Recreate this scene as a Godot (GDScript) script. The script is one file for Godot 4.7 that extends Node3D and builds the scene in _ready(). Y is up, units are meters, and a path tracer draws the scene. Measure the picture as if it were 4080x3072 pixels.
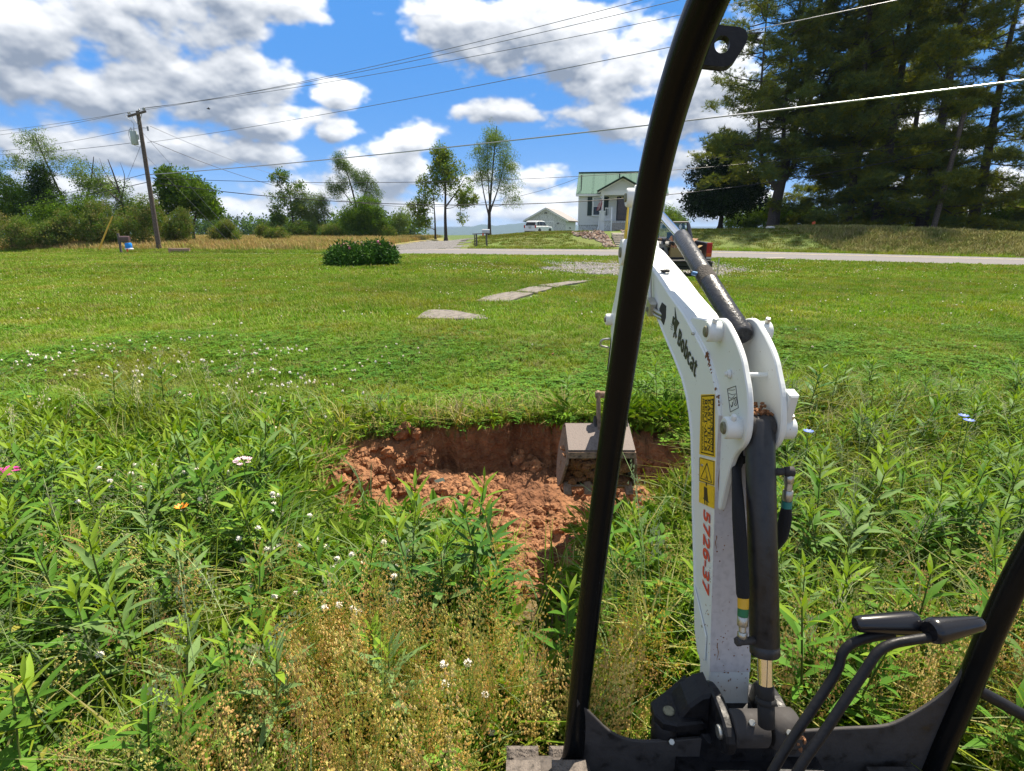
extends Node3D
# A mini excavator digging at the edge of a lawn, a road, a small house and big trees behind.

var rng = RandomNumberGenerator.new()
var used = {}
var mats = {}
var T = {}
var lump = FastNoiseLite.new()

# ------------------------------------------------------------------ geometry collector
class G:
	var st = SurfaceTool.new()
	var c = Color.WHITE
	var n = 0
	func _init():
		st.begin(Mesh.PRIMITIVE_TRIANGLES)
	func smooth(on):
		st.set_smooth_group(0 if on else -1)
	func tri(a, b, d):
		st.set_color(c); st.add_vertex(a)
		st.set_color(c); st.add_vertex(b)
		st.set_color(c); st.add_vertex(d)
		n += 1
	func quad(a, b, d, e):
		tri(a, b, d)
		tri(a, d, e)
	# a box with small chamfers
	func box(center, size, basis = Basis(), bev = 0.0):
		smooth(false)
		var h = size * 0.5
		if bev <= 0.0:
			var p = []
			for i in 8:
				p.append(center + basis * Vector3(h.x * (1 if i & 1 else -1), h.y * (1 if i & 2 else -1), h.z * (1 if i & 4 else -1)))
			quad(p[0], p[1], p[3], p[2]); quad(p[5], p[4], p[6], p[7])
			quad(p[4], p[0], p[2], p[6]); quad(p[1], p[5], p[7], p[3])
			quad(p[2], p[3], p[7], p[6]); quad(p[4], p[5], p[1], p[0])
			return
		var poly = PackedVector2Array([Vector2(-h.x, -h.y), Vector2(h.x, -h.y), Vector2(h.x, h.y), Vector2(-h.x, h.y)])
		prism(poly, center, basis.x, basis.y, basis.z, -h.z, h.z, bev)
	# an outline in the plane (ux, uy), drawn out along un from t0 to t1
	func prism(poly, o, ux, uy, un, t0, t1, bev = 0.0):
		smooth(false)
		var k = poly.size()
		var area = 0.0
		for i in k:
			area += poly[i].cross(poly[(i + 1) % k])
		var sgn = 1.0 if area > 0 else -1.0
		var inner = PackedVector2Array()
		for i in k:
			var a = (poly[i] - poly[(i + k - 1) % k]).normalized()
			var b = (poly[(i + 1) % k] - poly[i]).normalized()
			var na = Vector2(-a.y, a.x) * sgn
			var nb = Vector2(-b.y, b.x) * sgn
			var m = na + nb
			var q = m / maxf(0.35, m.length_squared() * 0.5) 
			inner.append(poly[i] + q * bev)
		var rings = []
		if bev > 0.0:
			rings = [[inner, t0], [poly, t0 + bev], [poly, t1 - bev], [inner, t1]]
		else:
			rings = [[poly, t0], [poly, t1]]
		var pt = func(v, t): return o + ux * v.x + uy * v.y + un * t
		var flip = sgn * (1.0 if ux.cross(uy).dot(un) > 0 else -1.0)
		for r in rings.size() - 1:
			for i in k:
				var j = (i + 1) % k
				var a = pt.call(rings[r][0][i], rings[r][1])
				var b = pt.call(rings[r][0][j], rings[r][1])
				var d = pt.call(rings[r + 1][0][j], rings[r + 1][1])
				var e = pt.call(rings[r + 1][0][i], rings[r + 1][1])
				if flip > 0: quad(a, e, d, b)
				else: quad(a, b, d, e)
		var cap = rings[0][0]
		var ix = Geometry2D.triangulate_polygon(cap)
		for i in range(0, ix.size(), 3):
			var a = cap[ix[i]]
			var b = cap[ix[i + 1]]
			var d = cap[ix[i + 2]]
			if (b - a).cross(d - a) < 0:
				var w = b
				b = d
				d = w
			var up = 1.0 if ux.cross(uy).dot(un) > 0 else -1.0
			if up > 0:
				tri(pt.call(a, t0), pt.call(b, t0), pt.call(d, t0))
				tri(pt.call(a, t1), pt.call(d, t1), pt.call(b, t1))
			else:
				tri(pt.call(a, t0), pt.call(d, t0), pt.call(b, t0))
				tri(pt.call(a, t1), pt.call(b, t1), pt.call(d, t1))
	# a tube through points; radii is one number or an array
	func tube(pts, radii, sides = 8, caps = true, squash = 1.0):
		var k = pts.size()
		var up = Vector3.UP
		var d0 = (pts[1] - pts[0]).normalized()
		if absf(d0.dot(up)) > 0.9: up = Vector3.RIGHT
		var u = d0.cross(up).normalized()
		var prev = []
		var first = []
		smooth(true)
		for i in k:
			var d = (pts[mini(i + 1, k - 1)] - pts[maxi(i - 1, 0)]).normalized()
			u = (u - d * u.dot(d)).normalized()
			var v = d.cross(u)
			var r = radii[i] if radii is Array else radii
			var ring = []
			for s in sides:
				var a = TAU * s / sides
				ring.append(pts[i] + (u * cos(a) + v * sin(a) * squash) * r)
			if i > 0:
				smooth(true)
				for s in sides:
					var s2 = (s + 1) % sides
					quad(prev[s], prev[s2], ring[s2], ring[s])
			else:
				first = ring
			prev = ring
		if caps:
			smooth(false)
			for s in range(1, sides - 1):
				tri(first[0], first[s + 1], first[s])
				tri(prev[0], prev[s], prev[s + 1])
	func cyl(a, b, r0, r1 = -1.0, sides = 14, bev = 0.0):
		if r1 < 0: r1 = r0
		var d = (b - a).normalized()
		if bev > 0:
			tube([a, a + d * bev, b - d * bev, b], [r0 - bev, r0, r1, r1 - bev], sides)
		else:
			tube([a, b], [r0, r1], sides)
	func ball(o, r, rings = 6, sides = 10, bumps = 0.0, seed_ = 0):
		var q = RandomNumberGenerator.new()
		q.seed = seed_ + 7
		var rows = []
		for i in rings + 1:
			var row = []
			var th = PI * i / rings
			for s in sides:
				var a = TAU * s / sides
				var k = 1.0 + q.randf_range(-bumps, bumps)
				if i == 0 or i == rings:
					k = 1.0
				row.append(o + Vector3(sin(th) * cos(a) * r.x, cos(th) * r.y, sin(th) * sin(a) * r.z) * k)
			rows.append(row)
		smooth(bumps < 0.12)
		for i in rings:
			for s in sides:
				var s2 = (s + 1) % sides
				if i > 0: tri(rows[i][s], rows[i][s2], rows[i + 1][s2])
				if i < rings - 1 or i == 0: tri(rows[i][s], rows[i + 1][s2], rows[i + 1][s])
				elif i == rings - 1: tri(rows[i][s], rows[i + 1][s2], rows[i + 1][s])
	func mesh(m = null):
		st.generate_normals()
		if m: st.set_material(m)
		return st.commit()

# ------------------------------------------------------------------ small helpers
func V(x, y, z): return Vector3(x, y, z)
func R(a, b): return rng.randf_range(a, b)
func lin(r, g, b): return Color(r, g, b).linear_to_srgb()
func step01(a, b, x):
	var t = clampf((x - a) / (b - a), 0.0, 1.0)
	return t * t * (3.0 - 2.0 * t)
func along(table, x):                     # linear look-up in a list of Vector2
	if x <= table[0].x: return table[0].y
	for i in table.size() - 1:
		if x <= table[i + 1].x:
			return lerpf(table[i].y, table[i + 1].y, (x - table[i].x) / (table[i + 1].x - table[i].x))
	return table[-1].y
func curve(pts, per = 6):                 # a smooth line through points
	var out = []
	for i in pts.size() - 1:
		var a = pts[maxi(i - 1, 0)]
		var b = pts[i]
		var c = pts[i + 1]
		var d = pts[mini(i + 2, pts.size() - 1)]
		for s in per:
			out.append(b.cubic_interpolate(c, a, d, float(s) / per))
	out.append(pts[-1])
	return out
func rounded(poly, times = 2):              # an outline with its corners cut into curves
	var p = poly
	for t in times:
		var q = PackedVector2Array()
		for i in p.size():
			var a = p[i]
			var b = p[(i + 1) % p.size()]
			q.append(a.lerp(b, 0.25))
			q.append(a.lerp(b, 0.75))
		p = q
	return p
func sag(a, b, drop, per = 24):
	var out = []
	for i in per + 1:
		var t = float(i) / per
		out.append(a.lerp(b, t) - Vector3(0, drop * 4.0 * t * (1.0 - t), 0))
	return out

func numbered(called):
	used[called] = used.get(called, -1) + 1
	return called if used[called] == 0 else "%s_%03d" % [called, used[called]]
func thing(called, label, category, at = Vector3.ZERO, turn = 0.0, group = ""):
	var o = Node3D.new()
	o.name = numbered(called)
	add_child(o)
	o.position = at
	o.rotation.y = turn
	tag(o, label, category, group)
	return o
func tag(o, label, category, group = "", kind = ""):
	if label: o.set_meta("label", label)
	if category: o.set_meta("category", category)
	if group: o.set_meta("group", group)
	if kind: o.set_meta("kind", kind)
func part(parent, called, g, m, off = Vector3.ZERO):
	var o = MeshInstance3D.new()
	o.name = called
	o.mesh = g.mesh() if g is G else g
	o.material_override = null
	if o.mesh.get_surface_count(): 
		o.set_surface_override_material(0, m)
	parent.add_child(o, true)
	o.position = off
	return o
func single(called, g, m, label, category, group = "", kind = ""):
	var o = MeshInstance3D.new()
	o.name = numbered(called)
	o.mesh = g.mesh() if g is G else g
	o.set_surface_override_material(0, m)
	add_child(o)
	tag(o, label, category, group, kind)
	return o
func many(parent, called, mesh, m, where, tints = null, kind = ""):
	var mm = MultiMesh.new()
	mm.transform_format = MultiMesh.TRANSFORM_3D
	mm.use_colors = tints != null
	mm.mesh = mesh
	mm.instance_count = where.size()
	for i in where.size():
		mm.set_instance_transform(i, where[i])
		if tints != null: mm.set_instance_color(i, tints[i])
	var o = MultiMeshInstance3D.new()
	o.name = called
	o.multimesh = mm
	o.material_override = m
	parent.add_child(o, true)
	if kind: o.set_meta("kind", kind)
	return o

# ------------------------------------------------------------------ materials
func noise_tex(key, freq, octaves, ramp, type = FastNoiseLite.TYPE_SIMPLEX_SMOOTH, size = 512, bumpy = false):
	var n = FastNoiseLite.new()
	n.seed = 11 + T.size()
	n.noise_type = type
	n.frequency = freq
	n.fractal_type = FastNoiseLite.FRACTAL_FBM
	n.fractal_octaves = octaves
	var t = NoiseTexture2D.new()
	t.width = size
	t.height = size
	t.seamless = true
	t.noise = n
	if ramp.size():
		var gr = Gradient.new()
		gr.offsets = PackedFloat32Array(range(ramp.size()).map(func(i): return float(i) / (ramp.size() - 1)))
		gr.colors = PackedColorArray(ramp)
		t.color_ramp = gr
	T[key] = t
	return t
func M(key, col, rough = 0.8, metal = 0.0, tex = "", scale = 1.0, bump = "", bs = 0.0, world = false):
	if mats.has(key): return mats[key]
	var m = StandardMaterial3D.new()
	m.resource_name = key
	m.albedo_color = col
	m.roughness = rough
	m.metallic = metal
	if tex:
		m.albedo_texture = T[tex]
	if bump:
		m.heightmap_enabled = true
		m.heightmap_texture = T[bump]
		m.heightmap_scale = bs
	if tex or bump:
		m.uv1_triplanar = true
		m.uv1_world_triplanar = world
		m.uv1_scale = Vector3.ONE * scale
	if tex == "wear" and rough < 0.7:        # scuffed coats are unevenly glossy too
		m.roughness = minf(1.0, rough * 1.35)
		m.roughness_texture = T["wear"]
	mats[key] = m
	return m
func tinted(m, back = 0.0):
	m.vertex_color_use_as_albedo = true
	if back > 0.0:
		m.backlight_enabled = true
		m.backlight = Color(back, back, back * 0.5)
		m.metallic_specular = 0.18
	return m

func textures():
	var g = func(v): return Color(v, v, v)
	noise_tex("grain", 0.02, 5, [g.call(0.88), g.call(0.98), g.call(1.0)])
	noise_tex("wear", 0.012, 6, [g.call(0.45), g.call(0.9), g.call(1.0), g.call(1.0)])
	noise_tex("rough", 0.03, 5, [])
	noise_tex("clods", 0.02, 5, [], FastNoiseLite.TYPE_CELLULAR)
	noise_tex("soil", 0.015, 6, [lin(0.115, 0.050, 0.024), lin(0.22, 0.098, 0.042), lin(0.28, 0.128, 0.056), lin(0.37, 0.19, 0.09)])
	noise_tex("asphalt", 0.08, 4, [g.call(0.75), g.call(0.9), g.call(1.0)])
	noise_tex("gravel", 0.05, 2, [g.call(0.45), g.call(0.8), g.call(1.0)], FastNoiseLite.TYPE_CELLULAR)
	noise_tex("bark", 0.03, 5, [g.call(0.4), g.call(0.7), g.call(1.0)])
	noise_tex("turf", 0.03, 5, [Color(0.62, 0.66, 0.5), Color(0.9, 0.92, 0.8), Color(1, 1, 0.9), Color(0.8, 0.85, 0.6)])
	noise_tex("dirt", 0.010, 6, [lin(0.74, 0.75, 0.73), lin(0.74, 0.75, 0.73), lin(0.74, 0.75, 0.73), lin(0.73, 0.74, 0.72), lin(0.70, 0.70, 0.67), lin(0.58, 0.52, 0.45)])
	var w0 = Color(1, 1, 1)
	noise_tex("specks", 0.07, 3, [Color(0.42, 0.30, 0.2), Color(0.5, 0.40, 0.30), Color(0.72, 0.64, 0.56)] + [w0, w0, w0, w0, w0, w0, w0, w0, w0, w0, w0, w0, w0, w0, w0, w0, w0, w0] + [Color(0.97, 0.96, 0.95), Color(0.93, 0.92, 0.91)])
	noise_tex("forest", 0.04, 5, [lin(0.012, 0.03, 0.012), lin(0.03, 0.06, 0.025), lin(0.05, 0.09, 0.035)])

# ------------------------------------------------------------------ the sky: air and clouds all round
func cloud_field(blobs, noise_a, noise_b, dir):
	var az = rad_to_deg(atan2(dir.x, -dir.z))
	var el = rad_to_deg(asin(clampf(dir.y, -1.0, 1.0)))
	var best = -1.2
	var ce = cos(deg_to_rad(el))
	for b in blobs:
		var dy = (el - b[1]) / b[3]
		if absf(dy) > 2.0: continue
		var dx = az - b[0]
		if dx > 180.0: dx -= 360.0
		elif dx < -180.0: dx += 360.0
		dx = dx * ce / b[2]
		if absf(dx) > 2.0: continue
		# clouds stand on a flatter base
		var r = sqrt(dx * dx + dy * dy * (1.5 if dy < 0.0 else 1.0))
		best = maxf(best, 1.50 - 1.30 * r)
	if best < -1.1: return 0.0
	var p = Vector3(dir.x, dir.y * 1.7, dir.z)
	var n = noise_a.get_noise_3dv(p * 100.0) * 1.35 - (noise_b.get_noise_3dv(p * 100.0) + 0.45) * 0.75
	return clampf(best + n + 0.05, 0.0, 2.6)
func sky_piece(blobs, na, nb, w, h, az0, az1, el0, el1):
	# density on a grid, then the light that reaches each spot from the sun's side
	var d = PackedFloat32Array()
	d.resize(w * h)
	var img = Image.create(w, h, false, Image.FORMAT_RGBF)
	for j in h:
		var el = deg_to_rad(lerpf(el1, el0, (j + 0.5) / h))
		for i in w:
			var az = deg_to_rad(lerpf(az0, az1, (i + 0.5) / w))
			var v = Vector3(sin(az) * cos(el), sin(el), -cos(az) * cos(el))
			d[j * w + i] = cloud_field(blobs, na, nb, v) if el > -0.03 else 0.0
	var px = h / (el1 - el0)                  # pixels a degree
	for j in h:
		var el = lerpf(el1, el0, (j + 0.5) / h)
		var s = sin(deg_to_rad(maxf(el, 0.0)))
		var blue = Color(0.052, 0.180, 0.445).lerp(Color(0.16, 0.31, 0.54), pow(1.0 - s, 9.0))
		blue = blue.lerp(Color(0.38, 0.45, 0.53), 0.75 * exp(-maxf(el, 0.0) / 2.2))
		var hazy = exp(-maxf(el, 0.0) / 3.0)
		for i in w:
			var den = d[j * w + i]
			var c = blue
			if den > 0.001:
				var od = 0.0
				for k in 7:
					var up = px * (0.12 + 0.42 * k * (1.0 + k * 0.25))
					var jj = j - int(up)
					var ii = i + int(up * 0.35)
					if jj >= 0 and ii < w:
						od += d[jj * w + ii] * (0.30 + 0.10 * k)
				var lit = 1.0 / (1.0 + 0.26 * od * od)
				# billows that face the sun are white, deep bellies grey
				var j1 = clampi(j - int(px * 0.30), 0, h - 1)
				var i1 = clampi(i + int(px * 0.16), 0, w - 1)
				var j2 = clampi(j - int(px * 0.9), 0, h - 1)
				var i2 = clampi(i + int(px * 0.4), 0, w - 1)
				lit = clampf(lit * 0.88 + 0.26 * (den - d[j1 * w + i1]) + 0.30 * (den - d[j2 * w + i2]) + 0.07, 0.0, 1.0)
				var body = Color(0.155, 0.185, 0.235).lerp(Color(0.66, 0.665, 0.67), lit)
				body = body.lerp(Color(0.42, 0.455, 0.51), 0.35 * hazy)
				var a = clampf(den * 1.35, 0.0, 1.0)
				a = a * a * (3.0 - 2.0 * a)
				c = blue.lerp(body, a * 0.98)
			img.set_pixel(i, j, c)
	return img
func make_sky():
	var blobs = [[-38.5, 13.0, 6.5, 4.2], [-31.0, 15.0, 9.0, 4.0], [-23.5, 17.0, 4.6, 3.2], [-19.5, 17.2, 2.6, 1.8], [-32.5, 10.0, 9.0, 3.2], [-25.0, 11.6, 5.6, 3.0], [-22.0, 8.6, 4.6, 1.7], [-16.4, 8.2, 2.4, 0.9], [-36.0, 5.8, 6.9, 2.2], [-29.0, 6.6, 6.5, 1.9], [-24.0, 6.0, 4.2, 1.3],
		[-15.6, 11.2, 2.4, 1.0], [-5.4, 17.4, 5.0, 3.4], [0.0, 16.6, 7.0, 4.0], [6.0, 14.6, 6.5, 4.2], [10.6, 13.4, 5.6, 4.4], [9.6, 9.4, 4.4, 1.9], [-1.0, 10.2, 3.6, 1.1], [-10.6, 5.0, 4.6, 3.2], [-9.6, 7.3, 2.8, 1.5], [-12.0, 6.6, 1.8, 1.2], [-18.5, 3.0, 6.4, 1.3], [-4.8, 3.0, 5.0, 2.0], [2.6, 4.4, 3.0, 1.6], [3.3, 2.6, 4.6, 1.7],
		[17.5, 11.3, 5.6, 4.3], [18.0, 5.0, 4.6, 2.2], [-23.4, 1.2, 10.6, 1.6], [-9.3, 1.2, 11.7, 1.8], [2.0, 1.3, 8.9, 1.8], [-35.3, 3.0, 8.1, 1.4], [15.0, 2.1, 8.0, 1.8], [22.4, 9.2, 4.6, 2.6], [32.9, 6.7, 4.6, 2.4], [38.0, 2.0, 5.2, 2.0], [-32.5, 1.6, 8.8, 1.4]]
	var q = RandomNumberGenerator.new()
	q.seed = 5
	var near = blobs.duplicate()
	for i in 260:                             # the same kind of broken cumulus round the rest of the sky
		var el = 2.0 + 88.0 * pow(q.randf(), 1.6)
		var az = q.randf_range(-180.0, 180.0)
		if absf(az) < 46.0 and el < 21.0: continue
		var s = lerpf(5.0, 13.0, clampf(el / 40.0, 0.0, 1.0)) * q.randf_range(0.6, 1.3)
		blobs.append([az, el, s, s * q.randf_range(0.45, 0.75)])
		if absf(az) < 70.0 and el < 45.0: near.append(blobs[-1])
	var na = FastNoiseLite.new()
	na.seed = 3
	na.noise_type = FastNoiseLite.TYPE_SIMPLEX_SMOOTH
	na.frequency = 0.085
	na.fractal_type = FastNoiseLite.FRACTAL_FBM
	na.fractal_octaves = 6
	na.fractal_gain = 0.52
	var nb = FastNoiseLite.new()
	nb.seed = 9
	nb.noise_type = FastNoiseLite.TYPE_CELLULAR
	nb.frequency = 0.30
	nb.fractal_type = FastNoiseLite.FRACTAL_FBM
	nb.fractal_octaves = 3
	nb.cellular_return_type = FastNoiseLite.RETURN_DISTANCE
	var all = sky_piece(blobs, na, nb, 480, 120, 0.0, 360.0, 0.0, 90.0)
	var pano = Image.create(480, 240, false, Image.FORMAT_RGBF)
	pano.fill(Color(0.08, 0.10, 0.05))
	pano.blit_rect(all, Rect2i(0, 0, 480, 120), Vector2i(0, 0))
	pano.resize(4096, 2048, Image.INTERPOLATE_BILINEAR)
	# the band near the horizon in front is worked out finely
	var fine_w = 1092                         # 96 degrees
	var fine_h = 273                          # 24 degrees
	var fine = sky_piece(near, na, nb, fine_w, fine_h, -48.0, 48.0, 0.0, 24.0)
	pano.blit_rect(fine, Rect2i(0, 0, fine_w / 2, fine_h), Vector2i(4096 - fine_w / 2, 1024 - fine_h))
	pano.blit_rect(fine, Rect2i(fine_w / 2, 0, fine_w / 2, fine_h), Vector2i(0, 1024 - fine_h))
	var m = PanoramaSkyMaterial.new()
	m.panorama = ImageTexture.create_from_image(pano)
	var sky = Sky.new()
	sky.sky_material = m
	return sky

func light_and_camera():
	var cam = Camera3D.new()
	cam.name = "camera"
	cam.fov = 69.27
	cam.near = 0.05
	cam.far = 12000.0
	cam.position = V(0, 1.45, 0)
	cam.rotation = V(-deg_to_rad(15.876), 0, 0)
	add_child(cam)
	cam.current = true
	var e = Environment.new()
	e.background_mode = Environment.BG_SKY
	e.sky = make_sky()
	e.tonemap_mode = Environment.TONE_MAPPER_LINEAR
	e.tonemap_exposure = 2.0
	e.background_energy_multiplier = 1.0
	e.sdfgi_enabled = true
	e.ssao_enabled = true
	e.ssil_enabled = true
	e.fog_enabled = true
	e.fog_density = 0.00012
	e.fog_light_color = Color(0.72, 0.84, 1.0)
	var w = WorldEnvironment.new()
	w.name = "world"
	w.environment = e
	add_child(w)
	var sun = DirectionalLight3D.new()
	sun.name = "sun"
	sun.light_energy = 1.6
	sun.light_color = Color(1.0, 0.955, 0.88)
	sun.light_angular_distance = 0.5
	sun.shadow_enabled = true
	add_child(sun)
	sun.look_at_from_position(V(0.26, 0.88, -0.40) * 50.0, Vector3.ZERO, Vector3.UP)

# ------------------------------------------------------------------ the lie of the land
var road_near = [Vector2(-400, 46), Vector2(-60, 34), Vector2(-30, 31.2), Vector2(-12, 29.5), Vector2(-5.8, 28.9), Vector2(-1.7, 28.0), Vector2(5.2, 26.4), Vector2(8.9, 25.0), Vector2(12.6, 22.9), Vector2(17.8, 19.8), Vector2(26, 13.5), Vector2(40, 1), Vector2(60, -20), Vector2(400, -380)]
var road_far = [Vector2(-400, 52), Vector2(-60, 39.5), Vector2(-30, 36.7), Vector2(-12, 35.2), Vector2(-2, 34.8), Vector2(6.8, 33.6), Vector2(11.9, 31.6), Vector2(16.9, 28.4), Vector2(21.5, 24.6), Vector2(30, 17.5), Vector2(46, 3.0), Vector2(66, -18), Vector2(400, -372)]
var bank_height = [Vector2(-12, 0.0), Vector2(-6, 0.1), Vector2(-2, 0.55), Vector2(2, 0.86), Vector2(6, 0.98), Vector2(12, 1.1), Vector2(21, 1.08), Vector2(27, 0.72), Vector2(31, 0.5), Vector2(60, 0.5)]
var hole = PackedVector2Array([V2(-1.12, -3.42), V2(-0.8, -3.52), V2(-0.5, -3.66), V2(-0.1, -3.72), V2(0.3, -3.70), V2(0.62, -3.62), V2(1.0, -3.5), V2(1.16, -3.3), V2(1.1, -2.9), V2(0.78, -2.60), V2(0.36, -2.40), V2(0.26, -1.92), V2(-0.02, -1.90), V2(-0.10, -2.30), V2(-0.40, -2.42), V2(-0.85, -2.52), V2(-1.18, -2.85)])
func V2(x, y): return Vector2(x, y)

func hole_depth(x, z):                     # how far a spot lies inside the hole's rim, negative outside
	if x < -1.5 or x > 1.5 or z > -1.7 or z < -4.1: return -1.0
	var p = V2(x + lump.get_noise_2d(x * 230.0, z * 230.0) * 0.17, z + lump.get_noise_2d(z * 210.0, x * 210.0 + 90.0) * 0.15 + absf(lump.get_noise_2d(x * 620.0, 60.0)) * 0.09)
	var best = 9.0
	for i in hole.size():
		best = minf(best, p.distance_to(Geometry2D.get_closest_point_to_segment(p, hole[i], hole[(i + 1) % hole.size()])))
	return best if Geometry2D.is_point_in_polygon(p, hole) else -best
func ground(x, z, with_hole = true):
	var d = -z
	# weedy strip by the machine, a small rise up to the lawn
	var y = lerpf(0.0, 0.12, step01(2.6, 3.9, d))
	if d < 14.0:
		y += lump.get_noise_2d(x * 22.0, z * 22.0) * 0.025
	if d < 40.0 or absf(x) < 60.0:
		y += lump.get_noise_2d(x * 3.0, z * 3.0) * 0.06 * (1.0 - step01(18.0, 26.0, d))
	var far = along(road_far, x)
	if x < -4.0 and d > 27.0:              # the road drops into a dip beyond the lawn's crest
		y -= 0.36 * step01(-4.0, -11.0, x) * step01(along(road_near, x) - 1.5, along(road_near, x) + 3.5, d) * (1.0 - step01(far - 1.5, far + 4.0, d))
	if d > 13.0 and d < 25.0:              # the parking patch lies a little low
		y -= 0.16 * (1.0 - step01(0.4, 1.0, V2((x - 5.2) / 6.5, (d - 19.0) / 4.8).length()))
	if d > far:
		var rise = step01(far + 0.4, far + 8.0, d)
		y = lerpf(y, 0.12 + along(bank_height, x), rise)
		if x > 13.0 and x < 27.0:          # a hump of long grass under the pines
			y += 0.10 * step01(far + 1.0, far + 6.0, d) * step01(13.0, 17.0, x) * (1.0 - step01(23.0, 27.0, x)) * (1.0 - step01(far + 9.0, far + 16.0, d))
		if x < -8.0:
			y -= 0.0045 * maxf(0.0, d - 62.0)
		else:
			y -= 0.018 * maxf(0.0, d - 50.0)
		y -= 0.00014 * pow(maxf(0.0, d - 95.0), 2.0) if d < 420.0 else 14.8 + (d - 420.0) * 0.02
	if with_hole:
		var h = hole_depth(x, z)
		if h > -0.06:
			var floor_y = lerpf(-0.20, -0.30, step01(-3.4, -2.5, z))
			var steep = (0.06 + 0.16 * clampf(0.5 + 2.2 * lump.get_noise_2d(x * 130.0, 9.0), 0.0, 1.0) + 0.30 * step01(-0.45, -0.95, x)) if z < -3.1 else 0.35
			var t = step01(-0.02, steep, h)
			var clod = lump.get_noise_2d(x * 260.0, z * 260.0) * 0.09 + lump.get_noise_2d(x * 520.0, z * 520.0) * 0.05 + lump.get_noise_2d(x * 900.0, z * 900.0) * 0.03
			y = lerpf(y, floor_y + clod + 0.16 * step01(0.5, -0.1, absf(x + 0.42) * 2.0 - 0.2) * step01(-3.5, -3.0, z), t)
	return y
func spread(lo, hi, dense_lo, dense_hi, fine, grow):
	var v = []
	var x = dense_lo
	while x <= dense_hi + 1e-4:
		v.append(x)
		x += fine
	var s = fine
	x = dense_hi
	while x < hi:
		s = minf(s * grow, 40.0)
		x += s
		v.append(x)
	s = fine
	x = dense_lo
	while x > lo:
		s = minf(s * grow, 40.0)
		x -= s
		v.push_front(x)
	return v
func grass_color(x, z, y):
	var d = -z
	var far = along(road_far, x)
	var n = lump.get_noise_2d(x * 9.0, z * 9.0)
	var n2 = lump.get_noise_2d(x * 34.0 + 500.0, z * 34.0)
	var c = Color(0.085, 0.150, 0.012)
	c = c.lerp(Color(0.135, 0.180, 0.026), clampf(0.5 + n * 1.1, 0.0, 1.0))
	c = c.lerp(Color(0.055, 0.115, 0.010), clampf(n2 * 1.3, 0.0, 1.0) * 0.7)
	if d < 4.1: c = c.lerp(Color(0.17, 0.12, 0.07), 1.0 - step01(3.0, 4.1, d))
	if d > far:
		if x < -5.0:                       # uncut field, rusty with sorrel
			var rust = step01(-5.0, -9.0, x) * step01(far + 0.5, far + 2.5, d)
			c = c.lerp(Color(0.32, 0.23, 0.10), rust * clampf(0.8 + n2, 0.35, 1.0))
		else:
			c = c.lerp(Color(0.135, 0.150, 0.032), clampf(0.35 + n2 * 1.5, 0.0, 0.8))
			if x > 13.0: c = c.lerp(Color(0.22, 0.20, 0.07), clampf(0.45 + n, 0.0, 0.8))
	if d > 66.0: c = c.lerp(Color(0.075, 0.12, 0.025), step01(66.0, 76.0, d))   # green pasture past the crest
	# thin turf round the gravel pad
	var g = V2((x - 4.2) / 6.5, (d - 19.5) / 3.6).length() + n2 * 0.4
	c = c.lerp(Color(0.19, 0.16, 0.075), 0.6 * (1.0 - step01(0.7, 1.2, g)))
	# bare earth by the hole
	var h = hole_depth(x, z)
	if h > -0.35 and h < 0.0 and z < -3.1: c = c.lerp(Color(0.30, 0.14, 0.06), clampf(0.75 + h * 2.2 + n2 * 0.8, 0.0, 0.9))
	return c
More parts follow.
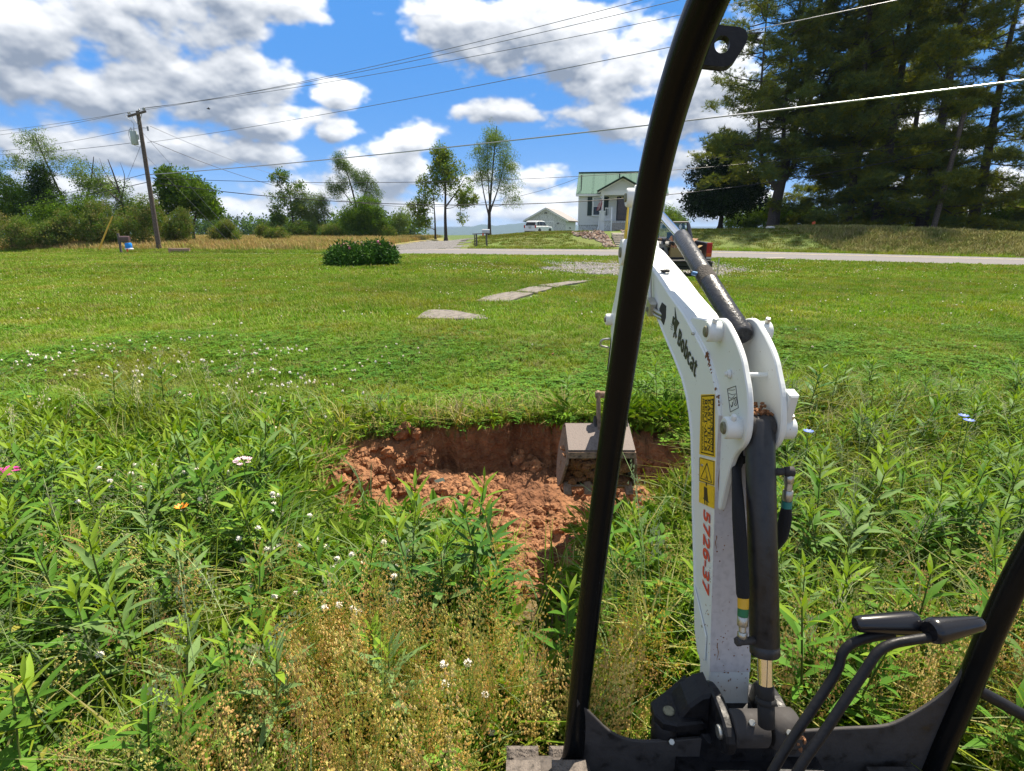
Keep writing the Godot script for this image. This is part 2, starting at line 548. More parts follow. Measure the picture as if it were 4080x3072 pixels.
func land():
	lump.seed = 21
	lump.noise_type = FastNoiseLite.TYPE_SIMPLEX_SMOOTH
	lump.frequency = 0.01
	lump.fractal_type = FastNoiseLite.FRACTAL_FBM
	lump.fractal_octaves = 4
	var xs = spread(-420.0, 420.0, -1.5, 1.4, 0.022, 1.09)
	var zs = spread(-900.0, 30.0, -4.0, -1.8, 0.022, 1.078)
	var w = xs.size()
	var P = []
	var C = []
	for z in zs:
		for x in xs:
			var y = ground(x, z)
			P.append(V(x, y, z))
			C.append(grass_color(x, z, y))
	var lawn = G.new()
	var dug = G.new()
	lawn.smooth(true)
	dug.smooth(true)
	var L = lawn.st
	for j in zs.size() - 1:
		for i in w - 1:
			var a = j * w + i
			var ids = [a, a + w, a + w + 1, a, a + w + 1, a + 1]
			var mid = (P[a] + P[a + w + 1]) * 0.5
			var h = hole_depth(mid.x, mid.z)
			if h > -0.015:
				for k in ids:
					var n = lump.get_noise_2d(P[k].x * 120.0, P[k].z * 120.0 + P[k].y * 200.0)
					dug.st.set_color(Color(1, 1, 1).lerp(Color(0.55, 0.47, 0.42), clampf(n * 2.4 + 0.15, 0.0, 0.85)))
					dug.st.add_vertex(P[k])
			else:
				for k in ids:
					L.set_color(C[k])
					L.add_vertex(P[k])
	var gm = tinted(M("ground", Color.WHITE, 0.95, 0.0, "turf", 0.9, "rough", 3.0, true))
	var lm = lawn.mesh()
	var o = single("ground", lm, gm, "mown lawn, bank and field that everything stands on", "", "", "structure")
	var sm = M("red soil", Color.WHITE, 0.95, 0.0, "soil", 1.7, "clods", 5.0, true)
	sm.vertex_color_use_as_albedo = true
	var t = single("trench_ground", dug, sm, "red brown clay of the freshly dug hole at the lawn's edge", "", "", "structure")

	# road with a faded middle line
	var road = G.new()
	var line = G.new()
	var line2 = G.new()
	road.smooth(true)
	var prev = []
	var x = -140.0
	var rowsx = []
	while x < 62.0:
		rowsx.append(x)
		x += 1.0
	for i in rowsx.size():
		var a = rowsx[i]
		var n0 = V(a, 0, -along(road_near, a))
		var f0 = V(a + 1.0 + step01(4.0, 25.0, a) * 4.0, 0, -along(road_far, a + 1.0 + step01(4.0, 25.0, a) * 4.0))
		var row = []
		for k in 9:
			var q = n0.lerp(f0, k / 8.0)
			q.y = ground(q.x, q.z) + 0.03 + 0.06 * (1.0 - absf(k / 4.0 - 1.0)) + 0.02 * k / 8.0
			row.append(q)
		if i > 0:
			for k in 8: road.quad(prev[k], row[k], row[k + 1], prev[k + 1])
			for e in [[line, 0.50, 0.525], [line, 0.545, 0.57], [line2, 0.955, 0.975]]:
				var p = func(r, s): return r[int(s * 8.0)].lerp(r[int(s * 8.0) + 1], s * 8.0 - int(s * 8.0)) + V(0, 0.006, 0)
				e[0].smooth(true)
				e[0].quad(p.call(prev, e[1]), p.call(row, e[1]), p.call(row, e[2]), p.call(prev, e[2]))
		prev = row
	var asphalt = M("asphalt", lin(0.19, 0.18, 0.185), 0.9, 0.0, "asphalt", 0.8, "rough", 0.6, true)
	var rn = single("road", road, asphalt, "grey two lane road running past the lawn", "", "", "structure")
	part(rn, "road_marking", line, M("faded yellow paint", lin(0.55, 0.45, 0.25), 0.8, 0.0, "wear", 0.7, "", 0, true))
	part(rn, "road_marking", line2, M("faded white paint", lin(0.55, 0.54, 0.52), 0.8, 0.0, "wear", 0.7, "", 0, true))

	# sheets of gravel that follow the ground
	var grav = M("pale gravel", lin(0.33, 0.315, 0.305), 0.95, 0.0, "gravel", 2.2, "clods", 5.0, true)
	patch("gravel_drive", [V2(-9.0, -35.3), V2(-4.2, -35.3), V2(-3.2, -36.5), V2(-3.3, -42), V2(-3.6, -50), V2(-2.5, -60), V2(1.5, -72), V2(4.5, -76), V2(4.5, -82), V2(1.0, -82), V2(-4.5, -72), V2(-7.6, -60), V2(-8.0, -50), V2(-8.0, -42)], grav, "pale gravel drive climbing from the road towards the white garage", 0.6)
	patch("gravel_pad", [V2(0.8, -19.2), V2(1.5, -20.5), V2(2.6, -22.5), V2(4.2, -23.9), V2(6.5, -24.6), V2(8.2, -24.2), V2(8.0, -22.5), V2(7.0, -20.0), V2(7.2, -17.5), V2(6.0, -16.4), V2(4.6, -16.6), V2(4.2, -18.4), V2(3.0, -18.2), V2(2.0, -18.9)], grav, "thin gravel parking patch in the grass by the road", 0.35)
	patch("gravel_entrance", [V2(21.2, -26.3), V2(25.2, -23.4), V2(40, -12.5), V2(46, -18), V2(38, -30), V2(30, -32.5), V2(25.5, -33), V2(23.2, -30)], M("dark gravel", lin(0.17, 0.165, 0.165), 0.95, 0.0, "gravel", 1.6, "clods", 5.0, true), "grey gravel entrance beyond the road under the pines", 0.4)
	# pale dusty soil where the bank meets the road
	patch("red_dirt", [V2(21.4, -25.9), V2(23, -24.9), V2(26, -22.6), V2(30, -19.4), V2(31, -20), V2(27, -23.6), V2(24, -26.1), V2(22.3, -26.9)], sm, "strip of red dirt beside the gravel entrance", 0.3)
	# the row of blue hills
	var hills = G.new()
	hills.smooth(true)
	var cols = 260
	var rows2 = 14
	var H = []
	for j in rows2:
		for i in cols:
			var hx = lerpf(-5200.0, 5200.0, i / float(cols - 1))
			var f = j / float(rows2 - 1)
			var ridge = -60.0 + 90.0 * exp(-pow((hx - 250.0) / 1000.0, 2.0)) + 55.0 * lump.get_noise_2d(hx * 0.09, 7.0) + 26.0 * lump.get_noise_2d(hx * 0.42, 37.0)
			var fold = 26.0 * lump.get_noise_2d(hx * 0.5, f * 160.0)
			H.append(V(hx, lerpf(-150.0, ridge, pow(f, 0.75)) + fold * (1.0 - f) * f * 3.0, -3600.0 - 1400.0 * f))
	for j in rows2 - 1:
		for i in cols - 1:
			var a = j * cols + i
			hills.quad(H[a], H[a + cols], H[a + cols + 1], H[a + 1])
	for i in cols - 1:
		var a = (rows2 - 1) * cols + i
		hills.quad(H[a], H[a] + V(0, -200, -900), H[a + 1] + V(0, -200, -900), H[a + 1])
	single("hills", hills, M("forested hills", Color.WHITE, 1.0, 0.0, "forest", 0.006, "rough", 400.0, true), "wooded blue green hills far beyond the drive", "", "", "structure")
	var plain = G.new()
	plain.smooth(true)
	plain.quad(V(-6000, -24, -880), V(-6000, -150, -3700), V(6000, -150, -3700), V(6000, -24, -880))
	single("valley_ground", plain, M("valley", lin(0.05, 0.09, 0.03), 1.0), "green valley floor below the hills", "", "", "structure")
func patch(called, outline, m, label, ragged):
	# a sheet on the ground inside a ragged outline
	var lo = outline[0]
	var hi = outline[0]
	for p in outline:
		lo = lo.min(p)
		hi = hi.max(p)
	var poly = PackedVector2Array(outline)
	var s = clampf((hi - lo).length() / 110.0, 0.15, 0.5)
	var g = G.new()
	g.smooth(true)
	var y = lo.y
	while y < hi.y:
		var x = lo.x
		while x < hi.x:
			var c = V2(x + s * 0.5, y + s * 0.5)
			var q = c + V2(lump.get_noise_2d(c.x * 90.0, c.y * 90.0), lump.get_noise_2d(c.y * 90.0, c.x * 90.0 + 40.0)) * ragged * 2.0
			if Geometry2D.is_point_in_polygon(q, poly):
				var f = func(a, b): return V(a, ground(a, b) + 0.022 + 0.012 * lump.get_noise_2d(a * 300.0, b * 300.0), b)
				g.quad(f.call(x, y + s), f.call(x, y), f.call(x + s, y), f.call(x + s, y + s))
			x += s
		y += s
	return single(called, g, m, label, "", "", "structure")

# ------------------------------------------------------------------ the mini excavator
func text(parent, called, words, m, o, right, up, height, width, font = "Droid Sans", bold = false):
	# flat lettering: its line runs along right, letters stand along up
	var tm = TextMesh.new()
	var f = SystemFont.new()
	f.font_names = PackedStringArray([font])
	if bold: f.font_weight = 700
	tm.font = f
	tm.text = words
	tm.font_size = 64
	tm.pixel_size = 0.01
	tm.depth = 0.02
	tm.curve_step = 4.0
	var box = tm.get_aabb()
	var arrays = tm.surface_get_arrays(0) if tm.get_surface_count() else []
	var sx = width / maxf(box.size.x, 0.001)
	var sy = height / maxf(box.size.y, 0.001)
	var am = ArrayMesh.new()
	for s in tm.get_surface_count():
		var ar = tm.surface_get_arrays(s)
		var vs = ar[Mesh.ARRAY_VERTEX]
		var out_n = right.cross(up).normalized()
		var ns = PackedVector3Array()
		for i in vs.size():
			var p = vs[i] - box.position
			vs[i] = o + right * (p.x * sx) + up * (p.y * sy) + out_n * (p.z * 0.02)
			var q = ar[Mesh.ARRAY_NORMAL][i]
			ns.append((right * q.x + up * q.y + out_n * q.z).normalized())
		var fresh = []
		fresh.resize(Mesh.ARRAY_MAX)
		fresh[Mesh.ARRAY_VERTEX] = vs
		fresh[Mesh.ARRAY_NORMAL] = ns
		if ar[Mesh.ARRAY_INDEX] != null: fresh[Mesh.ARRAY_INDEX] = ar[Mesh.ARRAY_INDEX]
		am.add_surface_from_arrays(Mesh.PRIMITIVE_TRIANGLES, fresh)
	return part(parent, called, am, m)
func poly2(list): return PackedVector2Array(list)
func excavator():
	var root = thing("mini_excavator", "white and black mini excavator with its small bucket curled over the clay hole", "excavator", V(0.5, 0, -0.45))
	var off = -root.position
	var white = M("white machine paint", lin(0.70, 0.73, 0.71), 0.40, 0.0, "specks", 2.2)
	var whitedirty = M("soiled white paint", Color.WHITE, 0.5, 0.0, "dirt", 2.6)
	var black = M("black machine paint", lin(0.012, 0.012, 0.014), 0.38, 0.0, "wear", 4.0, "rough", 0.08)
	var dusty = M("dusty black paint", lin(0.040, 0.036, 0.035), 0.6, 0.0, "wear", 2.5, "rough", 0.1)
	var barrel = M("cylinder black", lin(0.026, 0.026, 0.028), 0.33, 0.1, "wear", 5.0, "rough", 0.06)
	var chrome = M("chrome", lin(0.82, 0.82, 0.84), 0.09, 1.0)
	var zinc = M("zinc plated steel", lin(0.50, 0.49, 0.44), 0.36, 0.85, "grain", 12.0)
	var oldpin = M("tarnished pin", lin(0.26, 0.25, 0.17), 0.5, 0.6, "wear", 14.0)
	var rubber = M("black rubber and hole dark", lin(0.010, 0.010, 0.011), 0.75)
	var sleeve = M("woven hose sleeve", lin(0.008, 0.008, 0.010), 0.9, 0.0, "", 40.0, "rough", 0.15)
	var grip_m = M("smooth grip plastic", lin(0.010, 0.010, 0.013), 0.22)
	var clay = M("dried mud", Color.WHITE, 0.95, 0.0, "soil", 9.0, "clods", 1.0)
	var worn = M("worn bucket steel", lin(0.20, 0.165, 0.15), 0.6, 0.25, "wear", 9.0, "rough", 0.15)
	var rust = M("rusted mud on steel", lin(0.26, 0.17, 0.12), 0.85, 0.1, "wear", 6.0, "rough", 0.3)
	var yellow = M("decal yellow", lin(0.80, 0.52, 0.012), 0.45, 0.0, "grain", 8.0)
	var ink = M("decal black", lin(0.010, 0.010, 0.010), 0.5)
	var red = M("stencil red", lin(0.70, 0.075, 0.028), 0.7, 0.0, "grain", 20.0)
	black.metallic_specular = 0.36
	var tube_paint = M("semi gloss black tube", lin(0.005, 0.0055, 0.006), 0.24, 0.0, "grain", 1.6)
	tube_paint.metallic_specular = 0.26
	var zy = [V(0, 0, 1), V(0, 1, 0), V(1, 0, 0)]     # outline x runs along z, y up, thickness along x

	# boom: a bent box beam
	var boom = Node3D.new()
	boom.name = "boom"
	root.add_child(boom)
	boom.position = off
	var side = poly2([V2(-1.069, 0.40), V2(-1.087, 0.468), V2(-1.112, 0.475), V2(-1.134, 0.522), V2(-1.19, 0.678), V2(-1.235, 0.796), V2(-1.254, 0.861), V2(-1.288, 0.952), V2(-1.318, 1.001), V2(-1.353, 1.038), V2(-1.402, 1.072), V2(-1.482, 1.106), V2(-1.586, 1.144), V2(-1.696, 1.188), V2(-1.80, 1.222), V2(-2.22, 1.30), V2(-2.265, 1.355), V2(-2.22, 1.40), V2(-2.0, 1.368), V2(-1.718, 1.303), V2(-1.59, 1.268), V2(-1.448, 1.236), V2(-1.386, 1.217), V2(-1.313, 1.192), V2(-1.241, 1.166), V2(-1.196, 1.140), V2(-1.156, 1.103), V2(-1.130, 1.062), V2(-1.120, 0.983), V2(-1.10, 0.867), V2(-1.068, 0.705), V2(-1.046, 0.594), V2(-1.025, 0.494), V2(-1.008, 0.40)])
	var g = G.new()
	g.prism(side, Vector3.ZERO, zy[0], zy[1], zy[2], 0.442, 0.532, 0.003)
	# the flanges that stand proud of the web along both edges
	part(boom, "beam", g, white)
	g = G.new()
	var far_edge = []
	for i in range(3, 15): far_edge.append(V(0.443, side[i].y, side[i].x + 0.004))
	g.tube(far_edge, 0.0045, 6)
	part(boom, "weld_bead", g, white)
	g = G.new()
	g.prism(poly2([V2(-1.16, 0.62), V2(-1.13, 0.52), V2(-1.10, 0.485), V2(-1.05, 0.50), V2(-1.058, 0.56)]), Vector3.ZERO, zy[0], zy[1], zy[2], 0.438, 0.441, 0.001)
	part(boom, "side_plate", g, white)
	g = G.new()
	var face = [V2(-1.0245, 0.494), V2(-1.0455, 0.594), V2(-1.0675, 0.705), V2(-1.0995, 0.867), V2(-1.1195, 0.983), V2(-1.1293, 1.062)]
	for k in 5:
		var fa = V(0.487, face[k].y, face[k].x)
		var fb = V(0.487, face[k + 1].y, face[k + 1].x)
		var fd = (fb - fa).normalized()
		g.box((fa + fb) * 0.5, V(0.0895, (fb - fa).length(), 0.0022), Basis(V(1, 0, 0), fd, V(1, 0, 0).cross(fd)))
	part(boom, "face_dust_shade", g, M("dusty paint greyed for shade", lin(0.55, 0.52, 0.515), 0.6, 0.0, "grain", 5.0))  # dust tone, greyed further so the operator's side reads as shaded
	var ear = poly2([V2(-1.41, 1.20), V2(-1.40, 1.232), V2(-1.34, 1.238), V2(-1.252, 1.246), V2(-1.199, 1.262), V2(-1.168, 1.260), V2(-1.143, 1.249), V2(-1.115, 1.236), V2(-1.086, 1.219), V2(-1.062, 1.20), V2(-1.045, 1.178), V2(-1.022, 1.15), V2(-1.009, 1.118), V2(-1.001, 1.082), V2(-1.004, 1.056), V2(-1.018, 1.034), V2(-1.043, 1.012), V2(-1.058, 0.985), V2(-1.068, 0.945), V2(-1.078, 0.90), V2(-1.09, 0.845), V2(-1.14, 0.9), V2(-1.15, 1.05), V2(-1.2, 1.10), V2(-1.3, 1.15)])
	for xx in [0.449, 0.513]:
		g = G.new()
		g.prism(rounded(ear, 2), Vector3.ZERO, zy[0], zy[1], zy[2], xx, xx + 0.012, 0.0025)
		part(boom, "ear_plate", g, white)
	# pin bosses with pins and lock bolts
	for b in [[1.233, -1.189], [1.068, -1.038]]:
		for s in [-1, 1]:
			var x0 = 0.449 if s < 0 else 0.525
			g = G.new()
			g.cyl(V(x0 - s * 0.004, b[0], b[1]), V(x0 + s * 0.03, b[0], b[1]), 0.0225, 0.0225, 26, 0.003)
			var boss = part(boom, "pin_boss", g, white)
			g = G.new()
			g.cyl(V(x0 + s * 0.02, b[0], b[1]), V(x0 + s * 0.0345, b[0], b[1]), 0.0125, 0.0125, 20, 0.002)
			part(boss, "pin", g, oldpin)
			g = G.new()
			g.cyl(V(x0 + s * 0.018, b[0] + 0.017, b[1] + 0.008), V(x0 + s * 0.018, b[0] + 0.031, b[1] + 0.014), 0.0055, 0.0055, 6, 0.001)
			part(boss, "bolt", g, zinc if s > 0 else white)
			g = G.new()
			g.cyl(V(x0 + s * 0.018, b[0] - 0.012, b[1] - 0.017), V(x0 + s * 0.018, b[0] - 0.018, b[1] - 0.027), 0.0035, 0.0035, 6)
			part(boss, "bolt_end", g, oldpin)
	g = G.new()
	g.cyl(V(0.455, 1.163, -1.087), V(0.518, 1.163, -1.087), 0.0055, 0.0055, 12)
	part(boom, "cross_bar", g, white)
	g = G.new()
	g.cyl(V(0.442, 1.159, -1.109), V(0.4495, 1.159, -1.109), 0.009, 0.009, 12, 0.002)
	g.cyl(V(0.436, 1.159, -1.109), V(0.443, 1.159, -1.109), 0.005, 0.005, 6, 0.001)
	part(boom, "stud", g, white)
	g = G.new()
	g.box(V(0.534, 1.11, -1.03), V(0.018, 0.075, 0.03), Basis(Vector3.RIGHT, 0.25), 0.003)
	part(boom, "lamp_bracket", g, white)
	# mud packed in the fold between the ears
	g = G.new()
	for k in 46:
		var t = k / 45.0
		var c = V(R(0.466, 0.508), lerpf(1.22, 1.03, t) + R(-0.006, 0.006), lerpf(-1.30, -1.112, pow(t, 0.8)) + R(-0.006, 0.006))
		g.ball(c, V(R(0.004, 0.012), R(0.004, 0.009), R(0.004, 0.010)), 4, 6, 0.3, k)
	for k in 60:
		g.ball(V(R(0.468, 0.508), 1.098 + R(-0.004, 0.01), -1.05 + R(-0.03, 0.02)), V(R(0.002, 0.005), R(0.002, 0.004), R(0.002, 0.005)), 4, 6, 0.3, k + 50)
	for k in 70:
		var f = pow(rng.randf(), 1.4)
		g.ball(V(R(0.4425, 0.4475), lerpf(1.172, 1.085, f) + R(-0.004, 0.004), lerpf(-1.246, -1.142, f) + R(-0.003, 0.005)), V(R(0.001, 0.0025), R(0.0015, 0.0045), R(0.001, 0.0035)), 4, 6, 0.3, k + 90)
	part(boom, "packed_mud", g, clay).set_meta("kind", "stuff")
	var streak = M("rusty streak", lin(0.27, 0.15, 0.08), 0.9)
	for q in [[0.449, 0.965, 0.090], [0.454, 0.985, 0.065], [0.461, 0.975, 0.105], [0.4665, 0.99, 0.055], [0.447, 0.80, 0.03], [0.458, 0.56, 0.04]]:
		g = G.new()
		var zf = func(y): return along([V2(0.494, -1.0245), V2(0.594, -1.0455), V2(0.705, -1.0675), V2(0.867, -1.0995), V2(0.983, -1.1195), V2(1.062, -1.1293)], y)
		var run = []
		for k in 7: run.append(V(q[0] + 0.0015 * sin(k * 1.3 + q[1] * 40.0), q[1] - q[2] * k / 6.0, zf.call(q[1] - q[2] * k / 6.0) + 0.0012))
		g.tube(run, [0.0012, 0.0011, 0.0007, 0.0010, 0.0006, 0.0006, 0.0003], 4)
		part(boom, "rust_streak", g, streak)
	g = G.new()
	for k in 70:
		var y = R(0.45, 0.62) if k < 40 else R(0.62, 1.0)
		g.ball(V(R(0.446, 0.528), y, along([V2(0.40, -1.005), V2(0.494, -1.0245), V2(0.594, -1.0455), V2(0.705, -1.0675), V2(0.867, -1.0995), V2(0.983, -1.1195)], y) + 0.001), V(R(0.0006, 0.0022), R(0.0006, 0.0026), 0.0008), 3, 6, 0.2, k + 200)
	for k in 26:
		g.ball(V(0.4418, R(0.46, 0.75), R(-1.09, -1.05)), V(0.0007, R(0.0006, 0.0022), R(0.0006, 0.002)), 3, 6, 0.2, k + 300)
	part(boom, "mud_flecks", g, clay).set_meta("kind", "stuff")
	# grease nipples and weld beads
	for b in [V(0.4365, 0.92, -1.19), V(0.4365, 0.565, -1.085), V(0.4365, 1.20, -1.34)]:
		g = G.new()
		g.cyl(b + V(0.006, 0, 0), b, 0.004, 0.003, 8)
		part(boom, "grease_nipple", g, zinc)
	g = G.new()
	var bead = []
	for q in [V2(-1.395, 1.219), V2(-1.32, 1.195), V2(-1.245, 1.169), V2(-1.20, 1.142), V2(-1.16, 1.106), V2(-1.134, 1.064), V2(-1.124, 0.985), V2(-1.11, 0.90)]: bead.append(V(0.4488, q.y, q.x))
	g.tube(curve(bead, 4), 0.0035, 6)
	part(boom, "weld_bead", g, white)
	# decals on the web
	decals(boom, yellow, ink, red)

	# boom cylinder: barrel above, chrome rod below
	var bc = Node3D.new()
	bc.name = "boom_cylinder"
	root.add_child(bc)
	bc.position = off
	g = G.new()
	var b0 = V(0.487, 0.657, -0.892)
	var b1 = V(0.487, 1.086, -1.038)
	var ax = (b1 - b0).normalized()
	g.tube([b0, b0 + ax * 0.003, b0 + ax * 0.018, b0 + ax * 0.019, b0 + ax * 0.0215, b0 + ax * 0.0225, b1 - ax * 0.006, b1], [0.0255, 0.0275, 0.0275, 0.0268, 0.0268, 0.0275, 0.0275, 0.024], 32)
	part(bc, "barrel", g, barrel)
	g = G.new()
	g.cyl(V(0.463, 1.072, -1.034), V(0.511, 1.072, -1.034), 0.024, 0.024, 20, 0.003)
	part(bc, "barrel_eye", g, dusty)
	g = G.new()
	g.cyl(b0 + ax * 0.002, b0 - ax * 0.105, 0.0135, 0.0135, 24)
	part(bc, "rod", g, chrome)
	g = G.new()
	g.cyl(b0 - ax * 0.055, b0 - ax * 0.085, 0.0155, 0.0158, 20, 0.002)
	g.cyl(b0 - ax * 0.080, b0 - ax * 0.092, 0.019, 0.019, 20, 0.003)
	g.cyl(b0 - ax * 0.085, b0 - ax * 0.135, 0.0155, 0.0155, 20, 0.003)
	part(bc, "rod_collar", g, rubber)
	# lower port with fitting, colour bands and sleeved hose
	g = G.new()
	g.cyl(V(0.468, 0.688, -0.895), V(0.432, 0.694, -0.885), 0.0075, 0.0075, 12, 0.001)
	g.cyl(V(0.434, 0.694, -0.885), V(0.424, 0.6955, -0.883), 0.0088, 0.0088, 6, 0.001)
	part(bc, "port_elbow", g, dusty)
	var low = [V(0.436, 0.700, -0.886), V(0.4365, 0.712, -0.889), V(0.437, 0.722, -0.893), V(0.4375, 0.740, -0.898), V(0.4385, 0.754, -0.903), V(0.4395, 0.772, -0.910)]
	g = G.new()
	g.cyl(low[0], low[1], 0.0090, 0.0090, 6, 0.0012)
	g.cyl(low[1], low[2], 0.0065, 0.0070, 14)
	g.cyl(low[2], low[3], 0.0098, 0.0098, 16, 0.001)
	part(bc, "hose_fitting", g, zinc)
	g = G.new()
	g.cyl(low[3], low[4], 0.0098, 0.0100, 16)
	part(bc, "green_band", g, M("green tape", lin(0.012, 0.14, 0.05), 0.5))
	g = G.new()
	g.cyl(low[4], low[5], 0.0101, 0.0103, 16)
	part(bc, "yellow_band", g, M("yellow tape", lin(0.62, 0.36, 0.02), 0.5))
	g = G.new()
	var hp = curve([low[5], V(0.4395, 0.83, -0.935), V(0.440, 0.905, -0.970), V(0.4465, 0.945, -1.005), V(0.458, 0.965, -1.045), V(0.474, 0.972, -1.085), V(0.50, 0.965, -1.12)], 6)
	var hr = []
	for i in hp.size(): hr.append(lerpf(0.0125, 0.0098, clampf((i - 12) / 9.0, 0, 1)) * (0.86 if i == 0 else 1.0))
	g.tube(hp, hr, 14)
	part(bc, "sleeved_hose", g, sleeve)
	# grommet and a disc coloured like the hole's dark inside, on the operator's face of the beam
	var hn = V(0, 0.216, 0.976)
	var hup = V(0, 0.976, -0.216)
	var hc = V(0.474, 0.972, -1.116)
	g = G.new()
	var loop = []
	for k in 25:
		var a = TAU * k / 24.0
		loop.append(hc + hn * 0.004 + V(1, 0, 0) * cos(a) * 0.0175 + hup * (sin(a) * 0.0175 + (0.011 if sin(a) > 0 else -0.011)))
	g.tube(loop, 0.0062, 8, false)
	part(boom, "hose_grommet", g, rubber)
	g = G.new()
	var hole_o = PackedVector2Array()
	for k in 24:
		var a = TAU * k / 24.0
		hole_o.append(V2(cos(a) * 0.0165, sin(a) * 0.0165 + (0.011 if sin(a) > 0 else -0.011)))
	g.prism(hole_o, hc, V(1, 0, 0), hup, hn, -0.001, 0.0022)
	part(boom, "hose_hole_shade", g, rubber)  # flat black disc: the shade inside the hole is put into its colour
	# upper port on the far side
	g = G.new()
	g.cyl(V(0.505, 0.985, -1.01), V(0.541, 0.99, -1.003), 0.0075, 0.0075, 12, 0.001)
	g.cyl(V(0.533, 0.989, -1.004), V(0.551, 0.991, -1.002), 0.0105, 0.0105, 8, 0.002)
	part(bc, "port_elbow", g, dusty)
	g = G.new()
	g.cyl(V(0.543, 0.983, -1.003), V(0.543, 0.966, -1.001), 0.0092, 0.0092, 6, 0.001)
	g.cyl(V(0.543, 0.966, -1.001), V(0.543, 0.952, -0.999), 0.0072, 0.0075, 14)
	g.cyl(V(0.543, 0.952, -0.999), V(0.543, 0.930, -0.997), 0.0096, 0.0096, 16, 0.001)
	part(bc, "hose_fitting", g, zinc)
	g = G.new()
	g.cyl(V(0.543, 0.930, -0.997), V(0.543, 0.915, -0.996), 0.0098, 0.0098, 16)
	part(bc, "teal_band", g, M("teal tape", lin(0.02, 0.19, 0.17), 0.5))
	g = G.new()
	g.tube(curve([V(0.543, 0.916, -0.996), V(0.543, 0.88, -0.995), V(0.541, 0.845, -1.0), V(0.534, 0.81, -1.02), V(0.52, 0.78, -1.06)], 5), [0.0098, 0.0105, 0.0112, 0.012, 0.0125, 0.0125, 0.0125, 0.0125, 0.0125, 0.0125, 0.0125, 0.012, 0.012, 0.012, 0.0115, 0.011, 0.011, 0.011, 0.011, 0.011, 0.011], 14)
	part(bc, "sleeved_hose", g, sleeve)

	# arm cylinder above the boom
	var ac = Node3D.new()
	ac.name = "arm_cylinder"
	root.add_child(ac)
	ac.position = off
	var a0 = V(0.487, 1.233, -1.172)
	var a1 = V(0.487, 1.424, -1.668)
	var aa = (a1 - a0).normalized()
	g = G.new()
	g.tube([a0 - aa * 0.012, a0 - aa * 0.008, a1 - aa * 0.006, a1], [0.019, 0.0225, 0.0225, 0.0195], 30)
	var scr = G.new()
	for k in 9:
		var t0 = R(0.05, 0.42)
		var an = R(-0.6, 1.4)
		var sp = []
		for j in 5:
			var a2 = an + j * R(0.02, 0.12)
			sp.append(a0 + aa * (t0 + j * 0.016) + V(-sin(a2), 0, 0) * 0.02258 + V(1, 0, 0).cross(aa) * -cos(a2) * 0.02258)
		scr.tube(sp, 0.0004, 4)
	part(ac, "scratch", scr, M("bare scratch", lin(0.16, 0.155, 0.15), 0.5, 0.3)).set_meta("kind", "stuff")
	part(ac, "barrel", g, M("scuffed cylinder", lin(0.050, 0.051, 0.056), 0.30, 0.25, "wear", 7.0, "rough", 0.12))
	g = G.new()
	for t in [[0.235, 0.29, 0.0229]]:
		g.cyl(a0 + aa * t[0], a0 + aa * t[1], t[2], t[2], 30)
	part(ac, "dust_patch", g, M("dusty grease", lin(0.075, 0.065, 0.055), 0.9, 0.0, "wear", 14.0, "rough", 0.4))
	g = G.new()
	g.cyl(V(0.463, 1.233, -1.189), V(0.511, 1.233, -1.189), 0.019, 0.019, 20, 0.003)
	part(ac, "barrel_eye", g, dusty)
	g = G.new()
	g.cyl(a1 - aa * 0.005, V(0.487, 1.553, -2.15), 0.0125, 0.0125, 22)
	part(ac, "rod", g, chrome)
	g = G.new()
	g.cyl(a0 + aa * 0.275 + V(-0.022, 0.004, 0), a0 + aa * 0.275 + V(-0.034, 0.006, 0), 0.0055, 0.0055, 10)
	part(ac, "port_cap", g, M("blue cap", lin(0.10, 0.22, 0.42), 0.35, 0.4))
	# steel tube, clamp and bent pipes where the hoses enter the boom
	g = G.new()
	g.tube(curve([V(0.430, 1.38, -1.86), V(0.430, 1.34, -1.79), V(0.430, 1.25, -1.75), V(0.431, 1.222, -1.735), V(0.436, 1.205, -1.69), V(0.446, 1.20, -1.64)], 6), 0.006, 10)
	g.tube(curve([V(0.430, 1.204, -1.74), V(0.436, 1.192, -1.69), V(0.448, 1.188, -1.63)], 6), 0.006, 10)
	part(boom, "steel_pipe", g, zinc)
	g = G.new()
	g.box(V(0.429, 1.212, -1.725), V(0.022, 0.044, 0.05), Basis(Vector3.RIGHT, 0.3), 0.003)
	var clamp_block = part(boom, "pipe_clamp", g, zinc)
	g = G.new()
	g.cyl(V(0.418, 1.205, -1.72), V(0.414, 1.205, -1.72), 0.008, 0.008, 6)
	part(clamp_block, "bolt", g, oldpin)
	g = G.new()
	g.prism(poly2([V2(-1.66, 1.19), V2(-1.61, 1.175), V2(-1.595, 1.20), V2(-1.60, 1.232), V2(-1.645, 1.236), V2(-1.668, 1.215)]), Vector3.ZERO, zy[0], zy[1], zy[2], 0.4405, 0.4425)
	part(boom, "pipe_hole_shade", g, rubber)  # flat patch, black in place of the unlit inside of a pipe hole
	# a scrap of dried grease on the beam's upper face
	g = G.new()
	for k in 9: g.ball(V(0.472 + R(-0.016, 0.016), 1.318 + R(-0.002, 0.003), -1.76 + R(-0.012, 0.012)), V(0.007, 0.003, 0.006), 4, 6, 0.3, k)
	part(boom, "grease_scrap", g, rubber)

	# arm (dipper) hanging from the boom's end
	var arm = Node3D.new()
	arm.name = "arm"
	root.add_child(arm)
	arm.position = off
	g = G.new()
